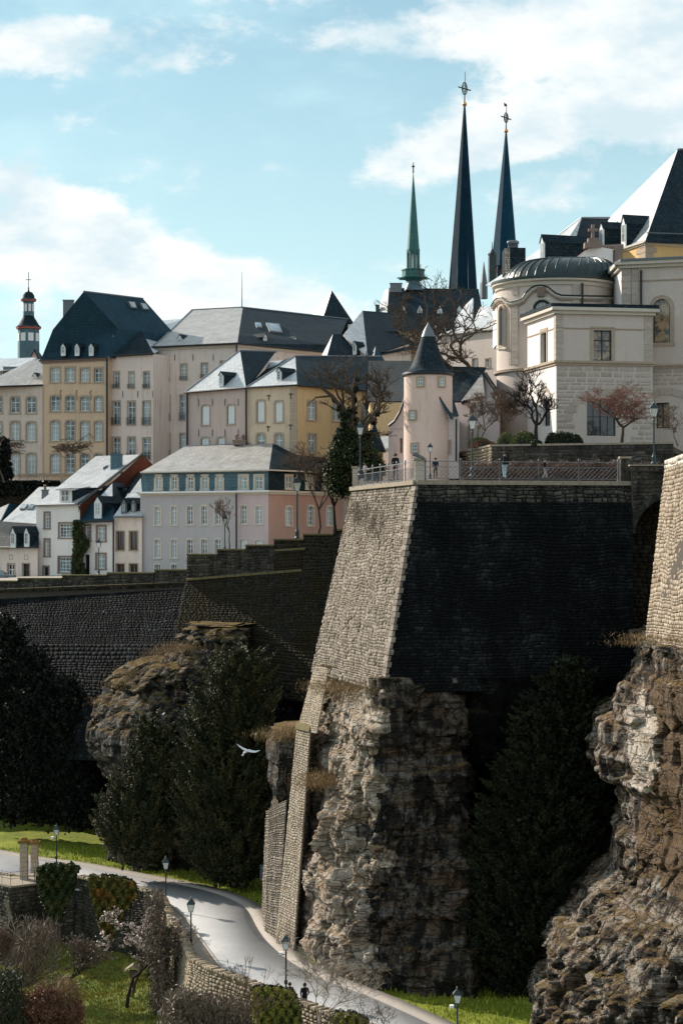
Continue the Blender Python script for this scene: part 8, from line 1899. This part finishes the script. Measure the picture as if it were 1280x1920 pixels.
# ---------------------------------------------------------------- people
skin = plain('skin', (.50, .33, .25), .6, .3, var=.05); hair_d = plain('dark_hair', (.03, .022, .018), .7, .3); cloth = {k: plain('cloth_'+k, c, .9, .1, var=.2, scale=8) for k, c in dict(black=(.015, .016, .018), navy=(.02, .028, .05), jeans=(.30, .42, .50), grey=(.22, .22, .23), rose=(.55, .42, .42), brown=(.12, .08, .06), pale=(.6, .56, .52)).items()}
def person(label, base, H, yaw, top, legs, pose='stand', hair='dark', hood=False):
    t_ = thing('person', label, 'person', tuple(base)); k = H/1.75
    st = .10 if pose == 'stand' else .24
    J = {'pel': (0, 0, .96), 'sp': (0, 0, 1.12), 'ch': (0, .01, 1.30), 'ne': (0, 0, 1.47), 'hb': (0, -.01, 1.56), 'ht': (0, -.01, 1.68)}
    for s_, n_ in ((-1, 'l'), (1, 'r')):
        ph = s_*st if pose != 'stand' else 0
        J['sh'+n_] = (s_*.19, 0, 1.41); J['el'+n_] = (s_*.25, .04 if pose != 'lean' else -.1, 1.14); J['wr'+n_] = (s_*.20 if pose != 'walk' else s_*.26, -.14 if pose in ('stand', 'phone') else (-.38 if pose == 'lean' else ph*.8), 1.02 if pose != 'lean' else 1.12)
        if pose == 'phone': J['wr'+n_] = (s_*.07, -.32, 1.22)
        J['hd'+n_] = tuple(Vector(J['wr'+n_])+Vector((-s_*.02, -.06, -.05)))
        J['hp'+n_] = (s_*.095, 0, .88); J['kn'+n_] = (s_*.10, -abs(ph)*.3-.01+ph*.4, .48); J['an'+n_] = (s_*.11, ph+.02, .08); J['to'+n_] = (s_*.13, ph-.15, .04)
    E = [('pel', 'sp'), ('sp', 'ch'), ('ch', 'ne'), ('ne', 'hb'), ('hb', 'ht')]
    for n_ in 'lr': E += [('ch', 'sh'+n_), ('sh'+n_, 'el'+n_), ('el'+n_, 'wr'+n_), ('wr'+n_, 'hd'+n_), ('pel', 'hp'+n_), ('hp'+n_, 'kn'+n_), ('kn'+n_, 'an'+n_), ('an'+n_, 'to'+n_)]
    Rr = dict(pel=.15, sp=.145, ch=.165, ne=.06, hb=.09, ht=.088, sh=.085, el=.058, wr=.042, hd=.038, hp=.105, kn=.072, an=.05, to=.042)
    names = list(J); me = bpy.data.meshes.new('body'); me.from_pydata([tuple(Vector(J[n])*k) for n in names], [(names.index(a), names.index(b)) for a, b in E], []); me.update()
    o = bpy.data.objects.new('tmp', me); col.objects.link(o); md = o.modifiers.new('s', 'SKIN')
    for i, n in enumerate(names):
        v = me.skin_vertices[0].data[i]; r_ = Rr.get(n, Rr.get(n[:-1], .06))*k; v.radius = (r_, r_*.85); v.use_root = (n == 'pel')
    sb = o.modifiers.new('u', 'SUBSURF'); sb.levels = 1; sb.render_levels = 1
    dg = bpy.context.evaluated_depsgraph_get(); m2 = bpy.data.meshes.new_from_object(o.evaluated_get(dg)); bpy.data.objects.remove(o)
    m2.name = 'body'; m2.materials.clear()
    for m_ in (cloth[top], cloth[legs], skin, cloth['black']): m2.materials.append(m_)
    for pl in m2.polygons:
        c = pl.center/k; z = c.z
        pl.material_index = 2 if z > 1.48 else (3 if z < .11 else (1 if (z < .93 and abs(c.x) < .21) else 0))
        for n_ in 'lr':
            if (c-Vector(J['hd'+n_])).length < .075: pl.material_index = 2
        pl.use_smooth = True
    b_ = bpy.data.objects.new('body', m2); col.objects.link(b_); b_.parent = t_; t_.rotation_euler = (0, 0, yaw)
    # hair or hood
    mb = MB(); c = Vector((0, .015, 1.645))*k; r_ = (.115 if not hood else .135)*k
    mb.lathe(c, [(r_*cos(q), r_*1.15*sin(q)) for q in np.linspace(-.5, pi/2, 8)], 14); h = mb.build('hood' if hood else 'hair', cloth[top] if hood else hair_d, t_, True, True); 
    mb = MB(); mb.lathe(Vector((0, -.105, 1.60))*k, [(.001, .02*k), (.018*k, 0), (.001, -.03*k)], 6); mb.build('nose', skin, t_, True)
    for s_ in (-1, 1):
        mb = MB(); e = Vector((s_*.035, -.098, 1.635))*k; mb.box(e.x-.012*k, e.x+.012*k, e.y-.006, e.y+.006, e.z-.007*k, e.z+.007*k); mb.build('eye', hair_d, t_, True)
        # five fingers closed lightly from the palm
        hd = Vector(J['hd'+('l' if s_ < 0 else 'r')])*k; mb = MB()
        for q in range(5):
            dx = (q-2)*.017*k; ln = (.075, .085, .09, .08, .05)[q]*k; p0 = hd+Vector((dx, -.015*k, 0)); mb.tube([p0, p0+Vector((0, -.02*k, -ln*.6)), p0+Vector((0, .0, -ln))], [.009*k, .008*k, .006*k], 5)
        mb.build('fingers', skin, t_, True)
    return t_
person('person in a dark jacket and pale jeans at the middle of the terrace railing', P(946, 898, 125.8), 1.80, pi+.2, 'black', 'jeans', 'phone')
person('person in black with a cap looking over the left run of railing', P(741, 900, 133.5), 1.84, .4, 'black', 'black', 'stand')
person('person in rose and grey leaning on the left end of the railing', P(684, 903, 138), 1.35, .9, 'rose', 'grey', 'lean')
person('child in dark navy clothes beside the corner pillar', P(816, 898, 128), 1.42, .2, 'navy', 'navy', 'stand')
person('person in dark sportswear walking behind the right part of the railing', P(1021, 899, 129), 1.42, 1.2, 'black', 'grey', 'walk')
person('person in a black coat, left of the pair walking on the road', P(543, 1896, 111.6), 1.65, pi, 'black', 'black', 'walk')
person('person in a bulky black jacket, right of the pair on the road', P(571, 1899, 112), 1.72, pi+.3, 'black', 'black', 'walk', hood=False)
ss_ = thing('selfie_stick', 'thin stick held up by the right hand walker', 'stick', tuple(P(566, 1850, 111.8))); line(ss_, 'stick', [P(568, 1856, 111.8), P(572, 1838, 112), P(580, 1806, 112.2)], .012, MT['iron'], 4)
bp_ = thing('backpack', 'black backpack on the back of the person at the middle of the railing', 'backpack', tuple(P(947, 862, 125.5))); mb = MB(); c = P(947, 862, 125.45)
mb.hexa([c+Vector((-.18, -.14, -.28)), c+Vector((.18, -.14, -.28)), c+Vector((.2, .1, -.3)), c+Vector((-.2, .1, -.3))], [c+Vector((-.13, -.07, .2)), c+Vector((.13, -.07, .2)), c+Vector((.15, .1, .24)), c+Vector((-.15, .1, .24))]); mb.build('bag', cloth['black'], bp_)
# ---------------------------------------------------------------- gull
gl = thing('gull', 'white gull gliding with spread wings in front of the dark yews', 'bird', tuple(P(465, 1408, 120))); c = P(464, 1408.5, 120); W_ = plain('feather_white', (.75, .75, .76), .6, .3, var=.05); k = 120/F
def gp(px, py, dy=0): p = P(px, py, 120+dy); return p
mb = MB(); mb.tube([gp(455, 1414.5, -.3), gp(458, 1411.5, -.15), gp(463, 1408.5, 0), gp(467, 1407, .12), gp(469.5, 1406.5, .2)], [.02, .07, .085, .05, .03], 8); mb.build('body', W_, gl, smooth=True)
for pts in ([(463, 1407.5, 0), (455, 1404, .1), (449, 1400, .12), (443.5, 1395.5, .1)], [(464, 1408, 0), (472, 1409.5, -.1), (480, 1410, -.12), (487, 1407.5, -.1)]):
    mb = MB(); q = [gp(*v) for v in pts]; wd = [.17, .16, .12, .02]
    for i in range(3):
        a, b2 = q[i], q[i+1]; u = Vector((0, .5, .6)).normalized(); th2 = Vector((0, 0, .015)); mb.hexa([a-u*wd[i]*.5, b2-u*wd[i+1]*.5, b2+u*wd[i+1]*.5, a+u*wd[i]*.5], [a-u*wd[i]*.5+th2, b2-u*wd[i+1]*.5+th2, b2+u*wd[i+1]*.5+th2, a+u*wd[i]*.5+th2])
    mb.build('wing', W_, gl)
mb = MB(); mb.hexa([gp(455, 1415, -.3), gp(452, 1417, -.42), gp(456, 1418, -.42), gp(457.5, 1415.5, -.28)], [p+Vector((0, 0, .02)) for p in (gp(455, 1415, -.3), gp(452, 1417, -.42), gp(456, 1418, -.42), gp(457.5, 1415.5, -.28))]); mb.build('tail', W_, gl)
# parked pale car behind the rampart at the far left
cr = thing('parked_car', 'pale car roof just visible behind the rampart at the left edge', 'car', tuple(P(-2, 1092, 206))); c = P(-8, 1092, 206)
mb = MB(); mb.hexa([c+Vector((-2.1, -.8, .35)), c+Vector((2.1, -.8, .35)), c+Vector((2.1, .8, .35)), c+Vector((-2.1, .8, .35))], [c+Vector((-2.05, -.75, .8)), c+Vector((2.0, -.75, .8)), c+Vector((2.0, .75, .8)), c+Vector((-2.05, .75, .8))]); mb.build('body', MT['lead'], cr)
mb = MB(); mb.hexa([c+Vector((-1.6, -.7, .801)), c+Vector((1.3, -.7, .801)), c+Vector((1.3, .7, .801)), c+Vector((-1.6, .7, .801))], [c+Vector((-1.1, -.6, 1.35)), c+Vector((.5, -.6, 1.35)), c+Vector((.5, .6, 1.35)), c+Vector((-1.1, .6, 1.35))]); mb.build('cabin', MT['glass'], cr)
for sx in (-1.3, 1.3):
    for sy in (-.8, .8): mb = MB(); mb.tube([c+Vector((sx, sy-.1, .32)), c+Vector((sx, sy+.1, .32))], .32, 14); mb.build('wheel', MT['iron'], cr)
# small grey marker post near the buttress
mk = thing('marker_post', 'small grey post in the shade left of the lower buttress', 'post', tuple(P(491, 1650, 150))); c = P(491, 1650, 150); mb = MB(); mb.box(c.x-.15, c.x+.15, c.y-.1, c.y+.1, c.z, c.z+1.1); mb.box(c.x-.19, c.x+.19, c.y-.14, c.y+.14, c.z+1.101, c.z+1.18); mb.build('post', MT['lead'], mk)
